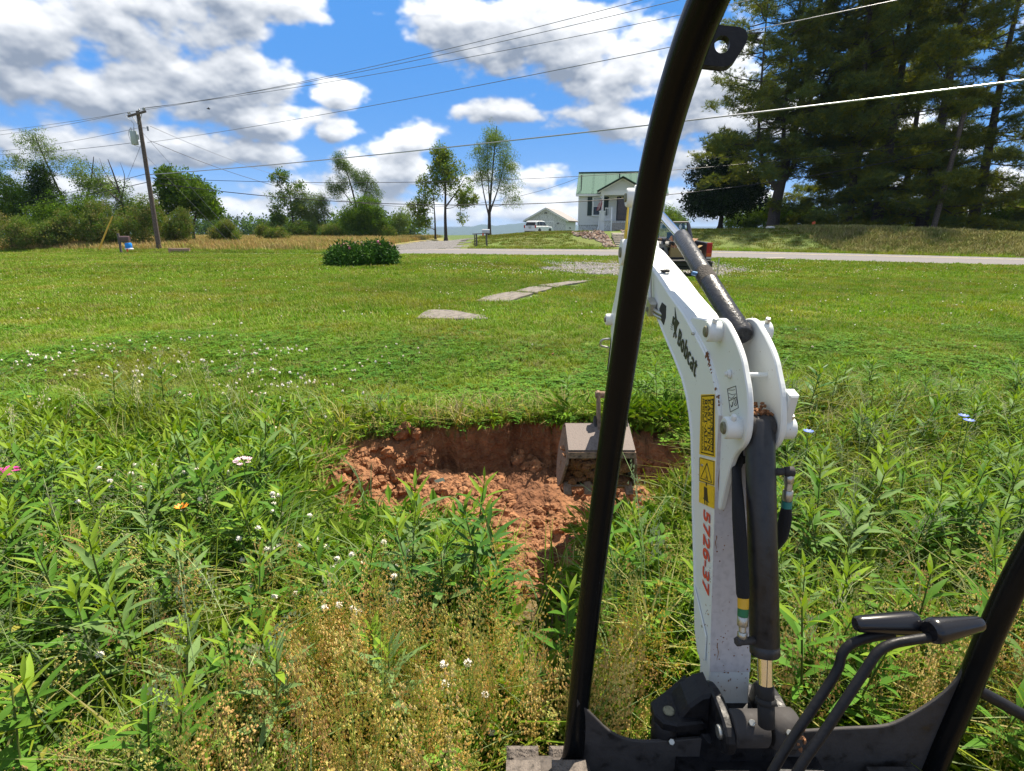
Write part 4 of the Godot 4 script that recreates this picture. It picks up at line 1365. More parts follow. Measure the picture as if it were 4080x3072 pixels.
	for s in [-1, 1]:
		var a = V(pc, ph + 0.04, 0)
		var b = V(pc + s * (hw + 0.12), pe - 0.06, 0)
		var dv = (b - a).normalized()
		var nv = V(-dv.y * s, dv.x * s, 0)
		if nv.y < 0: nv = -nv
		var bb = Basis(dv, nv, dv.cross(nv))
		g = G.new()
		g.box((a + b) / 2 + V(0, 0, -0.35), V((b - a).length(), 0.03, pd * 2 + 1.9), bb)
		part(roof, "porch_roof_panel", g, roofm)
		g = G.new()
		g.box((a + b) / 2 + V(0, 0, pd + 0.10) - nv * 0.03, V((b - a).length() + 0.05, 0.12, 0.05), bb)
		part(roof, "black_edge_trim", g, black)
		g = G.new()
		g.box((a + b) / 2 + V(0, 0, pd + 0.04) - nv * 0.14, V((b - a).length(), 0.12, 0.05), bb)
		part(root, "rake_board", g, trim)
	g = G.new()
	g.box(V(pc, 2.76, pd / 2), V(3.1, 0.03, pd - 0.2))
	part(root, "porch_ceiling", g, trim)
	# door
	g = G.new()
	g.box(V(pc + 0.10, 1.75, 0.045), V(1.04, 1.98, 0.05))
	var door = part(root, "door", g, trim)
	g = G.new()
	for s in [-1, 1]: g.box(V(pc + 0.10 + s * 0.40, 1.76, 0.085), V(0.10, 1.86, 0.05), Basis(), 0.006)
	g.box(V(pc + 0.10, 2.64, 0.085), V(0.90, 0.11, 0.05), Basis(), 0.006)
	g.box(V(pc + 0.10, 0.87, 0.085), V(0.90, 0.10, 0.05), Basis(), 0.006)
	part(door, "storm_frame", g, black)
	g = G.new()
	g.box(V(pc + 0.10, 1.76, 0.078), V(0.72, 1.72, 0.02))
	part(door, "door_pane", g, M("door glass", lin(0.11, 0.075, 0.065), 0.12, 0.0, "wear", 1.4))
	g = G.new()
	g.box(V(pc + 0.10, 1.36, 0.092), V(0.70, 0.035, 0.02))
	part(door, "cross_bar", g, black)
	g = G.new()
	g.cyl(V(pc + 0.46, 1.62, 0.11), V(pc + 0.46, 1.62, 0.15), 0.02, 0.03, 10)
	part(door, "door_handle", g, M("dull brass", lin(0.35, 0.26, 0.12), 0.4, 0.8))
	g = G.new()
	g.box(V(pc + 0.08, 2.72, 0.30), V(0.02, 0.10, 0.02))
	g.ball(V(pc + 0.08, 2.62, 0.30), V(0.075, 0.10, 0.075), 6, 8)
	part(root, "porch_lamp", g, M("brass lamp glass", lin(0.55, 0.46, 0.22), 0.3, 0.2))
	# windows and shutters
	for wx in [1.57, 5.30]:
		g = G.new()
		g.box(V(wx, 1.97, 0.03), V(0.92, 1.46, 0.07), Basis(), 0.008)
		g.box(V(wx, 1.22, 0.05), V(1.02, 0.07, 0.12), Basis(), 0.008)
		var wn = part(root, "window", g, trim)
		for k in 2:
			g = G.new()
			g.box(V(wx, 2.30 if k else 1.62, 0.075 - 0.012 * k + 0.012), V(0.68, 0.62, 0.02))
			part(wn, "pane", g, glass if k == 0 else M("curtained glass", lin(0.45, 0.47, 0.48), 0.15))
		for s in [-1, 1]:
			g = G.new()
			g.box(V(wx + s * 0.66, 1.97, 0.045), V(0.36, 1.44, 0.05), Basis(), 0.006)
			var sh = part(root, "shutter", g, shut)
			for k in 3:
				g = G.new()
				g.box(V(wx + s * 0.66, 1.49 + k * 0.48, 0.074), V(0.26, 0.40, 0.016), Basis(), 0.006)
				part(sh, "shutter_panel", g, shut)
	# downpipe, service mast
	g = G.new()
	g.tube(curve([V(1.72, 2.85, 0.30), V(1.72, 2.72, 0.32), V(1.93, 2.55, 0.6), V(1.95, 2.35, pd - 0.30), V(1.93, 1.75, pd + 0.02), V(1.78, 1.40, pd + 0.10), V(1.70, 0.35, pd + 0.12), V(1.62, 0.12, pd + 0.25)], 4), 0.045, 8)
	part(root, "downpipe", g, trim)
	g = G.new()
	g.cyl(V(0.16, 3.0, -0.25), V(0.16, 4.32, -0.25), 0.035, 0.035, 8)
	g.box(V(0.16, 4.34, -0.25), V(0.14, 0.1, 0.12), Basis(), 0.01)
	part(root, "service_mast", g, black)
	# the flag on the porch post is a thing of its own
	var turn = Basis(V(0, 1, 0), yaw)
	var at = root.position + turn * V(1.86, 1.55, pd + 0.16)
	var fl = thing("flag", "limp striped flag hanging from a short staff at the porch column", "flag", at, yaw)
	g = G.new()
	g.cyl(V(0.06, 1.02, -0.1), V(-0.02, 0.86, 0.16), 0.012, 0.012, 8)
	part(fl, "staff", g, M("flag staff", lin(0.35, 0.25, 0.15), 0.6))
	for k in 7:
		g = G.new()
		var xx = -0.22 + k * 0.055
		var pts = []
		for j in 7: pts.append(V(xx * (0.35 + 0.13 * j) - 0.02 * j + 0.02 * sin(j * 1.3 + k), 0.90 - j * 0.135 - absf(k - 4) * 0.02, 0.12 + 0.05 * sin(k * 1.9 + j * 0.4)))
		g.tube(pts, [0.02, 0.03, 0.036, 0.038, 0.038, 0.034, 0.02], 6, true, 0.5)
		part(fl, "navy_field" if k in [5] else "stripe", g, M("flag red", lin(0.50, 0.03, 0.04), 0.8) if k % 2 == 0 else (M("flag navy", lin(0.02, 0.03, 0.12), 0.8) if k == 5 else M("flag white", lin(0.72, 0.70, 0.70), 0.8)))
	# steps and walk up the bank
	var steps = thing("bank_steps", "pale concrete steps and sloping walk climbing the bank to the cottage", "steps", V(7.05, 0.0, -35.7), -deg_to_rad(4.0))
	var y0 = ground(7.0, -35.4)
	var walk = M("walk concrete", lin(0.47, 0.42, 0.34), 0.9, 0.0, "wear", 1.0)
	for k in 6:
		g = G.new()
		g.box(V(0, y0 + 0.02 + 0.128 * k + 0.02, -0.32 - k * 0.52), V(1.16, 0.11, 0.62), Basis(), 0.012)
		g.box(V(0, y0 - 0.12 + 0.128 * k, -0.38 - k * 0.52), V(1.10, 0.20, 0.56))
		part(steps, "step", g, walk)
	var y1 = y0 + 0.80
	for k in 4:
		g = G.new()
		var za = -3.25 - k * 2.05
		var zb = za - 2.02
		var ya = lerpf(y1, root.position.y + 0.06, k / 4.0)
		var yb = lerpf(y1, root.position.y + 0.06, (k + 0.985) / 4.0)
		var xa = lerpf(0.0, 0.78, k / 4.0)
		g.prism(PackedVector2Array([V2(za, ya - 0.2), V2(za, ya), V2(zb, yb), V2(zb, yb - 0.2)]), V(xa + 0.1, 0, 0), V(0, 0, 1), V(0, 1, 0), V(1, 0, 0), -0.56, 0.56, 0.01)
		part(steps, "slab", g, walk)
	# stones on either side of the steps
	var stone = G.new()
	stone.ball(Vector3.ZERO, V(0.11, 0.06, 0.09), 4, 7, 0.22, 3)
	var sm = tinted(M("bank stone", Color.WHITE, 0.95, 0.0, "grain", 5.0))
	var tr = []
	var tc = []
	for k in 1000:
		var right_side = rng.randf() < 0.42
		var t = rng.randf()
		var z = -35.7 - t * 5.6
		var x = 7.05 - 0.66 - pow(rng.randf(), 1.3) * lerpf(0.6, 2.1, step01(0.2, 0.8, t))
		if right_side: x = 7.05 + 0.66 + rng.randf() * lerpf(1.6, 2.2, t)
		var s = R(0.5, 1.35)
		tr.append(Transform3D(Basis(V(R(-1, 1), R(-1, 1), R(-1, 1)).normalized(), R(0, 6)).scaled(V(s, s, s)), V(x, ground(x, z) + R(-0.03, 0.05), z)))
		var v = R(0.75, 1.2)
		tc.append([Color(0.26, 0.17, 0.12), Color(0.33, 0.25, 0.19), Color(0.20, 0.12, 0.08), Color(0.36, 0.30, 0.25)][rng.randi() % 4] * v)

	tag(many(self, numbered("bank_rubble"), stone.mesh(), sm, tr, tc, "stuff"), "pinkish brown broken stone beside the concrete bank steps", "rubble")

func garage():
	var root = thing("garage", "low white garage with a shallow weathered roof at the end of the drive", "garage", V(2.1, ground(5.0, -86.0) - 0.25, -86.0), -deg_to_rad(13.0))
	var white = M("garage boards", lin(0.72, 0.72, 0.71), 0.7, 0.0, "wear", 0.8)
	var trim = M("white trim", lin(0.80, 0.80, 0.79), 0.55)
	var roofm = M("old grey roofing", lin(0.33, 0.31, 0.30), 0.9, 0.0, "wear", 0.8)
	var W = 5.9
	var D = 12.0
	var g = G.new()
	g.prism(PackedVector2Array([V2(0, -0.5), V2(W, -0.5), V2(W, 2.25), V2(W / 2, 3.85), V2(0, 2.25)]), Vector3.ZERO, V(1, 0, 0), V(0, 1, 0), V(0, 0, -1), 0.0, D)
	var wall = part(root, "wall", g, white)
	for k in 16:
		g = G.new()
		var x = (k + 0.5) * W / 16.0
		var t = 2.25 + 1.5 * (1.0 - absf(x - W / 2) / (W / 2))
		g.box(V(x, (2.15 + t) / 2, 0.012), V(W / 16.0 - 0.02, t - 2.15, 0.026))
		part(wall, "gable_board", g, white)
	for s in [-1, 1]:
		g = G.new()
		var a = V(W / 2, 3.95, 0)
		var b = V(W / 2 + s * (W / 2 + 0.42), 2.12, 0)
		var dv = (b - a).normalized()
		var nv = V(-dv.y, dv.x, 0) * (1 if dv.x > 0 else -1)
		var bb = Basis(dv, nv, dv.cross(nv))
		g.box((a + b) / 2 + V(0, 0, -D / 2), V((b - a).length(), 0.07, D + 0.7), bb)
		var rf = part(root, "roof", g, roofm)
		for k in 8:
			g = G.new()
			g.box((a + b) / 2 + V(0, 0, -D / 2) + dv * ((k - 3.5) * 0.40) + nv * 0.045, V(0.40, 0.02, D + 0.7), Basis(dv, nv, dv.cross(nv)) * Basis(V(0, 0, 1), -0.03 * s))
			part(rf, "roofing_strip", g, roofm)
		g = G.new()
		g.box((a + b) / 2 + V(0, 0, 0.36) - nv * 0.08, V((b - a).length(), 0.16, 0.04), bb)
		part(root, "rake_board", g, trim)
		g = G.new()
		g.box(V(W / 2 + s * (W / 2 + 0.40), 2.05, -D / 2), V(0.05, 0.14, D + 0.66))
		part(root, "eave_board", g, M("rotten fascia", lin(0.07, 0.05, 0.04), 0.9))
	g = G.new()
	g.box(V(2.55, 0.95, 0.03), V(3.3, 2.3, 0.06), Basis(), 0.01)
	var d = part(root, "garage_door", g, trim)
	for k in 4:
		g = G.new()
		g.box(V(2.55, 0.14 + k * 0.53, 0.07), V(3.06, 0.50, 0.04), Basis(), 0.012)
		part(d, "door_panel", g, white)
	g = G.new()
	g.box(V(2.9, 1.02, 0.105), V(0.78, 0.34, 0.03), Basis(), 0.01)
	part(d, "door_window", g, M("dark window glass", lin(0.02, 0.025, 0.03), 0.06))
	for p in [[V(W / 2, 3.35, 0.10), 0.16], [V(4.75, 1.85, 0.12), 0.11], [V(W + 0.1, 1.2, -4.0), 0.14]]:
		g = G.new()
		for s in [-1, 1]:
			g.cyl(p[0], p[0] + V(s * p[1], -p[1] * 1.3, 0.12), 0.03, 0.085, 9)
		part(root, "flood_lamp", g, M("lamp metal", lin(0.18, 0.17, 0.16), 0.5, 0.3))
func wheel(root, c, r, w, hub_m, axis = V(1, 0, 0)):
	var g = G.new()
	g.tube([c - axis * w * 0.5, c - axis * w * 0.42, c + axis * w * 0.42, c + axis * w * 0.5], [r * 0.9, r, r, r * 0.9], 24)
	var t = part(root, "wheel", g, M("tyre rubber", lin(0.015, 0.015, 0.015), 0.85))
	g = G.new()
	g.cyl(c - axis * w * 0.53, c + axis * w * 0.53, r * 0.62, r * 0.62, 18, 0.01)
	part(t, "rim", g, hub_m)
	for k in 5:
		var a = TAU * k / 5.0
		var v = V(0, cos(a), sin(a)) * r * 0.33
		g = G.new()
		g.box(c + v, V(w * 1.09, r * 0.5, r * 0.12), Basis(axis, a), 0.004)
		part(t, "spoke", g, hub_m)
func suv():
	# rear towards the road, nose up the drive
	var at = V(1.55, 0.0, -76.0)
	at.y = ground(3.0, -77.0) - 0.02
	var root = thing("parked_suv", "white station wagon SUV parked in front of the garage, rear to the road", "car", at, -deg_to_rad(33.0))
	var paint = M("white car paint", lin(0.76, 0.77, 0.77), 0.25)
	paint.clearcoat_enabled = true
	var glass = M("tinted car glass", lin(0.010, 0.011, 0.013), 0.05)
	var trim = M("black plastic", lin(0.02, 0.02, 0.022), 0.6)
	var W = 1.85
	var ux = V(0, 0, -1)
	var g = G.new()
	g.prism(PackedVector2Array([V2(0.0, 0.42), V2(0.05, 0.95), V2(0.12, 1.02), V2(1.2, 1.04), V2(3.2, 1.02), V2(4.3, 0.92), V2(4.55, 0.75), V2(4.6, 0.40), V2(4.1, 0.30), V2(0.3, 0.32)]), V(W, 0, 0), ux, V(0, 1, 0), V(-1, 0, 0), 0.0, W, 0.06)
	part(root, "body", g, paint)
	g = G.new()
	g.prism(PackedVector2Array([V2(0.10, 1.0), V2(0.30, 1.52), V2(0.42, 1.66), V2(0.9, 1.71), V2(2.0, 1.70), V2(2.5, 1.62), V2(3.35, 1.03)]), V(W - 0.12, 0, 0), ux, V(0, 1, 0), V(-1, 0, 0), 0.0, W - 0.24, 0.08)
	part(root, "cabin", g, paint)
	g = G.new()
	g.prism(PackedVector2Array([V2(0.16, 1.06), V2(W - 0.16, 1.06), V2(W - 0.26, 1.50), V2(0.26, 1.50)]), V(0, 0.0, -0.07), V(1, 0, 0), Basis(V(1, 0, 0), -0.36) * V(0, 1, 0), Basis(V(1, 0, 0), -0.36) * V(0, 0, 1), 0.345, 0.372, 0.01)
	part(root, "rear_window", g, glass)
	for s in [0, 1]:
		for q in [[V2(0.48, 1.10), V2(0.55, 1.54), V2(1.05, 1.58), V2(1.05, 1.10)], [V2(1.13, 1.10), V2(1.13, 1.58), V2(1.95, 1.57), V2(1.95, 1.10)], [V2(2.03, 1.10), V2(2.03, 1.56), V2(2.42, 1.52), V2(3.0, 1.10)]]:
			g = G.new()
			g.prism(PackedVector2Array(q), V(0.115 if s == 0 else W - 0.115, 0, 0), ux, V(0, 1, 0), V(-1, 0, 0), -0.012, 0.012)
			part(root, "side_window", g, glass)
		g = G.new()
		g.box(V(0.09 if s == 0 else W - 0.09, 0.98, 0.0), V(0.16, 0.36, 0.10), Basis(), 0.03)
		part(root, "tail_light", g, M("tail light red", lin(0.42, 0.012, 0.014), 0.15))
		g = G.new()
		g.box(V(-0.12 if s == 0 else W + 0.12, 1.12, -2.85), V(0.22, 0.16, 0.12), Basis(), 0.03)
		part(root, "mirror", g, paint)
		for z in [-0.95, -3.7]: wheel(root, V(0.14 if s == 0 else W - 0.14, 0.345, z), 0.345, 0.24, M("alloy rim", lin(0.5, 0.5, 0.5), 0.35, 0.8))
		for z in [-0.95, -3.7]:
			g = G.new()
			g.cyl(V(-0.008 if s == 0 else W + 0.008, 0.36, z), V(0.01 if s == 0 else W - 0.01, 0.36, z), 0.42, 0.42, 22)
			part(root, "wheel_arch", g, trim)
	g = G.new()
	g.box(V(W / 2, 0.50, 0.03), V(W - 0.1, 0.20, 0.16), Basis(), 0.04)
	part(root, "bumper", g, paint)
	g = G.new()
	g.box(V(W / 2, 0.37, 0.02), V(W - 0.3, 0.14, 0.12), Basis(), 0.03)
	part(root, "bumper_valance", g, trim)
	g = G.new()
	g.box(V(W / 2, 0.82, 0.03), V(0.34, 0.16, 0.05), Basis(), 0.005)
	part(root, "number_plate", g, M("plate grey", lin(0.45, 0.47, 0.45), 0.5))
	g = G.new()
	g.box(V(W / 2, 0.95, 0.0), V(0.5, 0.05, 0.06), Basis(), 0.01)
	part(root, "tailgate_handle", g, M("chrome", lin(0.82, 0.82, 0.84), 0.09, 1.0))
	g = G.new()
	for s in [0.35, W - 0.35]: g.cyl(V(s, 1.75, -0.7), V(s, 1.75, -2.3), 0.02, 0.02, 6)
	part(root, "roof_rail", g, trim)
func truck():
	var at = V(4.00, ground(4.9, -17.6) - 0.02, -16.6)
	var root = thing("pickup_truck", "dark pickup truck with its tailgate down, backed onto the gravel patch", "truck", at, -deg_to_rad(2.0))
	var paint = M("dark plum paint", lin(0.012, 0.010, 0.018), 0.18)
	paint.clearcoat_enabled = true
	var glass = M("truck glass", Color(0.35, 0.45, 0.42, 0.22), 0.04)
	glass.transparency = BaseMaterial3D.TRANSPARENCY_ALPHA
	var trim = M("black plastic", lin(0.02, 0.02, 0.022), 0.6)
	var liner = M("bed liner", lin(0.013, 0.012, 0.013), 0.75, 0.0, "wear", 4.0)
	var W = 1.76
	var g = G.new()
	# bed: floor, side walls, front wall
	g.box(V(W / 2, 0.62, -0.95), V(W - 0.12, 0.06, 1.9))
	part(root, "bed_floor", g, liner)
	for s in [0, 1]:
		var xx = 0.0 if s == 0 else W
		var d = 1 if s == 0 else -1
		g = G.new()
		g.prism(PackedVector2Array([V2(0.0, 0.52), V2(0.0, 1.03), V2(0.03, 1.06), V2(1.95, 1.10), V2(1.95, 0.45), V2(1.25, 0.45), V2(1.2, 0.70), V2(1.05, 0.83), V2(0.75, 0.83), V2(0.6, 0.70), V2(0.55, 0.45)]), V(xx, 0, 0), V(0, 0, -1), V(0, 1, 0), V(d, 0, 0), 0.0, 0.10, 0.02)
		part(root, "bed_side", g, paint)
		g = G.new()
		g.box(V(xx + d * 0.075, 0.86, 0.012), V(0.15, 0.40, 0.05), Basis(), 0.012)
		var tl = part(root, "tail_light", g, M("tail light red", lin(0.42, 0.012, 0.014), 0.15))
		g = G.new()
		g.box(V(xx + d * 0.075, 0.72, 0.02), V(0.14, 0.10, 0.05), Basis(), 0.01)
		part(tl, "amber_lens", g, M("amber lens", lin(0.55, 0.10, 0.01), 0.2))
		g = G.new()
		g.box(V(xx + d * 0.075, 0.63, 0.02), V(0.14, 0.07, 0.05), Basis(), 0.01)
		part(tl, "clear_lens", g, M("clear lens", lin(0.5, 0.45, 0.4), 0.2))
		for z in [-0.90, -3.85]: wheel(root, V(xx + d * 0.13, 0.345, z), 0.345, 0.23, M("steel rim", lin(0.35, 0.35, 0.36), 0.4, 0.8))
	g = G.new()
	g.box(V(W / 2, 0.85, -1.90), V(W - 0.2, 0.46, 0.06))
	part(root, "bed_front_wall", g, liner)
	g = G.new()
	g.box(V(W / 2, 0.565, 0.26), V(W - 0.30, 0.045, 0.5), Basis(), 0.012)
	part(root, "tailgate", g, liner)
	g = G.new()
	g.box(V(W / 2, 0.47, 0.10), V(W + 0.02, 0.17, 0.16), Basis(), 0.03)
	g.box(V(W / 2, 0.36, 0.06), V(W - 0.5, 0.12, 0.10), Basis(), 0.03)
	part(root, "rear_bumper", g, M("bumper black", lin(0.016, 0.016, 0.018), 0.35))
	# cab with a real rear window and the windscreen beyond
	g = G.new()
	g.box(V(W / 2, 0.80, -2.75), V(W - 0.02, 0.60, 1.55), Basis(), 0.05)
	g.prism(PackedVector2Array([V2(3.5, 0.45), V2(3.5, 1.10), V2(4.9, 1.0), V2(5.0, 0.5)]), V(W - 0.04, 0, 0), V(0, 0, -1), V(0, 1, 0), V(-1, 0, 0), 0.0, W - 0.08, 0.05)
	part(root, "cab_body", g, paint)
	g = G.new()
	g.box(V(W / 2, 1.645, -2.65), V(1.44, 0.055, 1.05), Basis(), 0.024)
	part(root, "cab_roof", g, paint)
	var frame = func(a, b, c, d, w):
		var p = [a, b, c, d]
		for k in 4:
			var u = p[k]
			var v = p[(k + 1) % 4]
			g.tube([u, v], w, 8)
	g = G.new()
	for s in [0, 1]:
		var xb = 0.06 if s == 0 else W - 0.06
		var xt = 0.17 if s == 0 else W - 0.17
		g.tube([V(xb, 1.06, -2.03), V(lerpf(xb, xt, 0.9), 1.56, -2.14), V(xt, 1.63, -2.19)], [0.075, 0.062, 0.05], 8)
		g.tube([V(xb, 1.08, -3.55), V(xt, 1.62, -3.1)], 0.035, 8)
		g.tube([V(xb, 1.08, -2.8), V(xt, 1.63, -2.75)], 0.045, 8)
	g.box(V(W / 2, 1.09, -2.05), V(W - 0.14, 0.10, 0.06), Basis(), 0.01)
	part(root, "cab_pillar", g, paint)
	g = G.new()
	g.prism(PackedVector2Array([V2(0.16, 1.10), V2(W - 0.16, 1.10), V2(W - 0.28, 1.60), V2(0.28, 1.60)]), V(0, 0, -2.10), V(1, 0, 0), V(0, 1, -0.18).normalized(), V(0, 0.18, 1).normalized(), 0.19, 0.196)
	var rw = part(root, "rear_window", g, glass)
	var stk = M("sticker white", lin(0.72, 0.74, 0.74), 0.6)
	var on = func(a, b): return V(0, 0, -2.10) + V(1, 0, 0) * a + V(0, 1, -0.18).normalized() * b + V(0, 0.18, 1).normalized() * 0.200
	g = G.new()
	for k in 3: g.ball(on.call(1.33 + 0.025 * k, 1.52 - 0.06 * absf(k - 1) * 0.5), V(0.022, 0.05, 0.003), 4, 8)
	g.ball(on.call(1.345, 1.43), V(0.045, 0.05, 0.003), 4, 8)
	part(rw, "hand_sticker", g, stk)
	g = G.new()
	var ring = []
	for k in 17: ring.append(on.call(1.235 + cos(TAU * k / 16.0) * 0.062, 1.335 + sin(TAU * k / 16.0) * 0.062))
	g.tube(ring, 0.011, 6)
	part(rw, "ring_sticker", g, M("sticker cream", lin(0.60, 0.52, 0.33), 0.6))
	g = G.new()
	for k in 9: g.box(on.call(1.18 + k * 0.026, 1.225), V(0.019, 0.028, 0.003))
	part(rw, "word_sticker", g, stk)
	g = G.new()
	g.ball(on.call(1.25, 1.155), V(0.03, 0.03, 0.003), 4, 8)
	part(rw, "apple_sticker", g, stk)
	# seat backs seen through the glass
	for s in [0.5, W - 0.5]:
		g = G.new()
		g.box(V(s, 1.08, -2.45), V(0.5, 0.5, 0.14), Basis(), 0.06)
		g.ball(V(s, 1.36, -2.43), V(0.17, 0.12, 0.06), 6, 12)
		part(root, "seat_back", g, M("seat cloth", lin(0.018, 0.016, 0.018), 0.9))
	g = G.new()
	g.box(V(W / 2, 1.10, -3.3), V(W - 0.2, 0.14, 0.3), Basis(), 0.04)
	part(root, "dashboard", g, trim)
	# cardboard in the bed
	var card = M("cardboard", lin(0.40, 0.23, 0.13), 0.9, 0.0, "grain", 3.0)
	var card2 = M("cardboard, yellowish", lin(0.36, 0.25, 0.10), 0.9, 0.0, "grain", 3.0)
	for b in [["cardboard_box", "large open cardboard box at the back of the truck bed", V(0.98, 0.65, -0.75), V(0.86, 0.44, 0.6), card], ["cardboard_box", "low yellowish cardboard box on the open tailgate end of the truck bed", V(1.02, 0.65, -0.24), V(0.80, 0.26, 0.36), card2]]:
		var o = thing(b[0], b[1], "box", root.position + b[2] + V(0, 0.0, 0), root.rotation.y)
		var z = b[3]
		g = G.new()
		for s in [-1, 1]:
			g.box(V(s * z.x / 2, z.y / 2, 0), V(0.012, z.y, z.z))
			g.box(V(0, z.y / 2, s * z.z / 2), V(z.x - 0.013, z.y, 0.012))
		g.box(V(0, 0.008, 0), V(z.x - 0.03, 0.012, z.z - 0.03))
		part(o, "box_wall", g, b[4])
		for s in [-1, 1]:
			g = G.new()
			g.box(V(s * (z.x / 2 + 0.05), z.y + 0.03, 0), V(0.15, 0.008, z.z - 0.02), Basis(V(0, 0, 1), s * R(0.3, 0.7)))
			part(o, "box_flap", g, b[4])
		if z.y > 0.4:
			for k in 2:
				g = G.new()
				g.prism(PackedVector2Array([V2(-0.06, 0), V2(0.08, 0), V2(0.05, 0.16), V2(0.0, 0.13)]), V(0.10 - k * 0.26, z.y, -0.25), V(1, 0, 0), V(0, 1, 0), V(0, 0, 1), 0, 0.008)
				part(o, "torn_flap", g, card)
	var jug = thing("grey_tool", "grey metal tool lying across the cardboard in the truck bed", "tool", root.position + V(0.92, 0.93, -0.2), 0.4)
	g = G.new()
	g.cyl(V(-0.12, 0.0, 0), V(0.13, 0.02, 0.02), 0.022, 0.03, 12, 0.005)
	part(jug, "body", g, M("grey plastic", lin(0.3, 0.33, 0.36), 0.4))
	var bag = thing("grey_luggage", "grey ribbed tote and dark netting on the near end of the truck bed", "bag", root.position + V(0.45, 0.65, -0.5))
	g = G.new()
	g.box(V(0, 0.22, 0), V(0.34, 0.44, 0.5), Basis(), 0.05)
	for k in 3: g.box(V(0, 0.08 + k * 0.14, 0.25), V(0.3, 0.05, 0.03), Basis(), 0.01)
	part(bag, "tote", g, M("grey tote plastic", lin(0.28, 0.27, 0.25), 0.6))
	g = G.new()
	for k in 22: g.ball(V(R(-0.05, 0.3), R(0.2, 0.5), R(0.1, 0.3)), V(0.05, 0.05, 0.05), 4, 6, 0.3, k)
	part(bag, "netting", g, trim)
func pole_at(called, label, base, height, r0, r1, lean):
	var root = thing(called, label, "utility pole", base)
	var g = G.new()
	g.tube([V(0, -0.4, 0), V(0, 0.0, 0), lean * 0.5 + V(0, height * 0.5, 0), lean + V(0, height, 0)], [r0, r0, (r0 + r1) * 0.5, r1], 12)
	part(root, "pole", g, M("weathered pole wood", lin(0.21, 0.165, 0.135), 0.9, 0.0, "bark", 0.7))
	return root
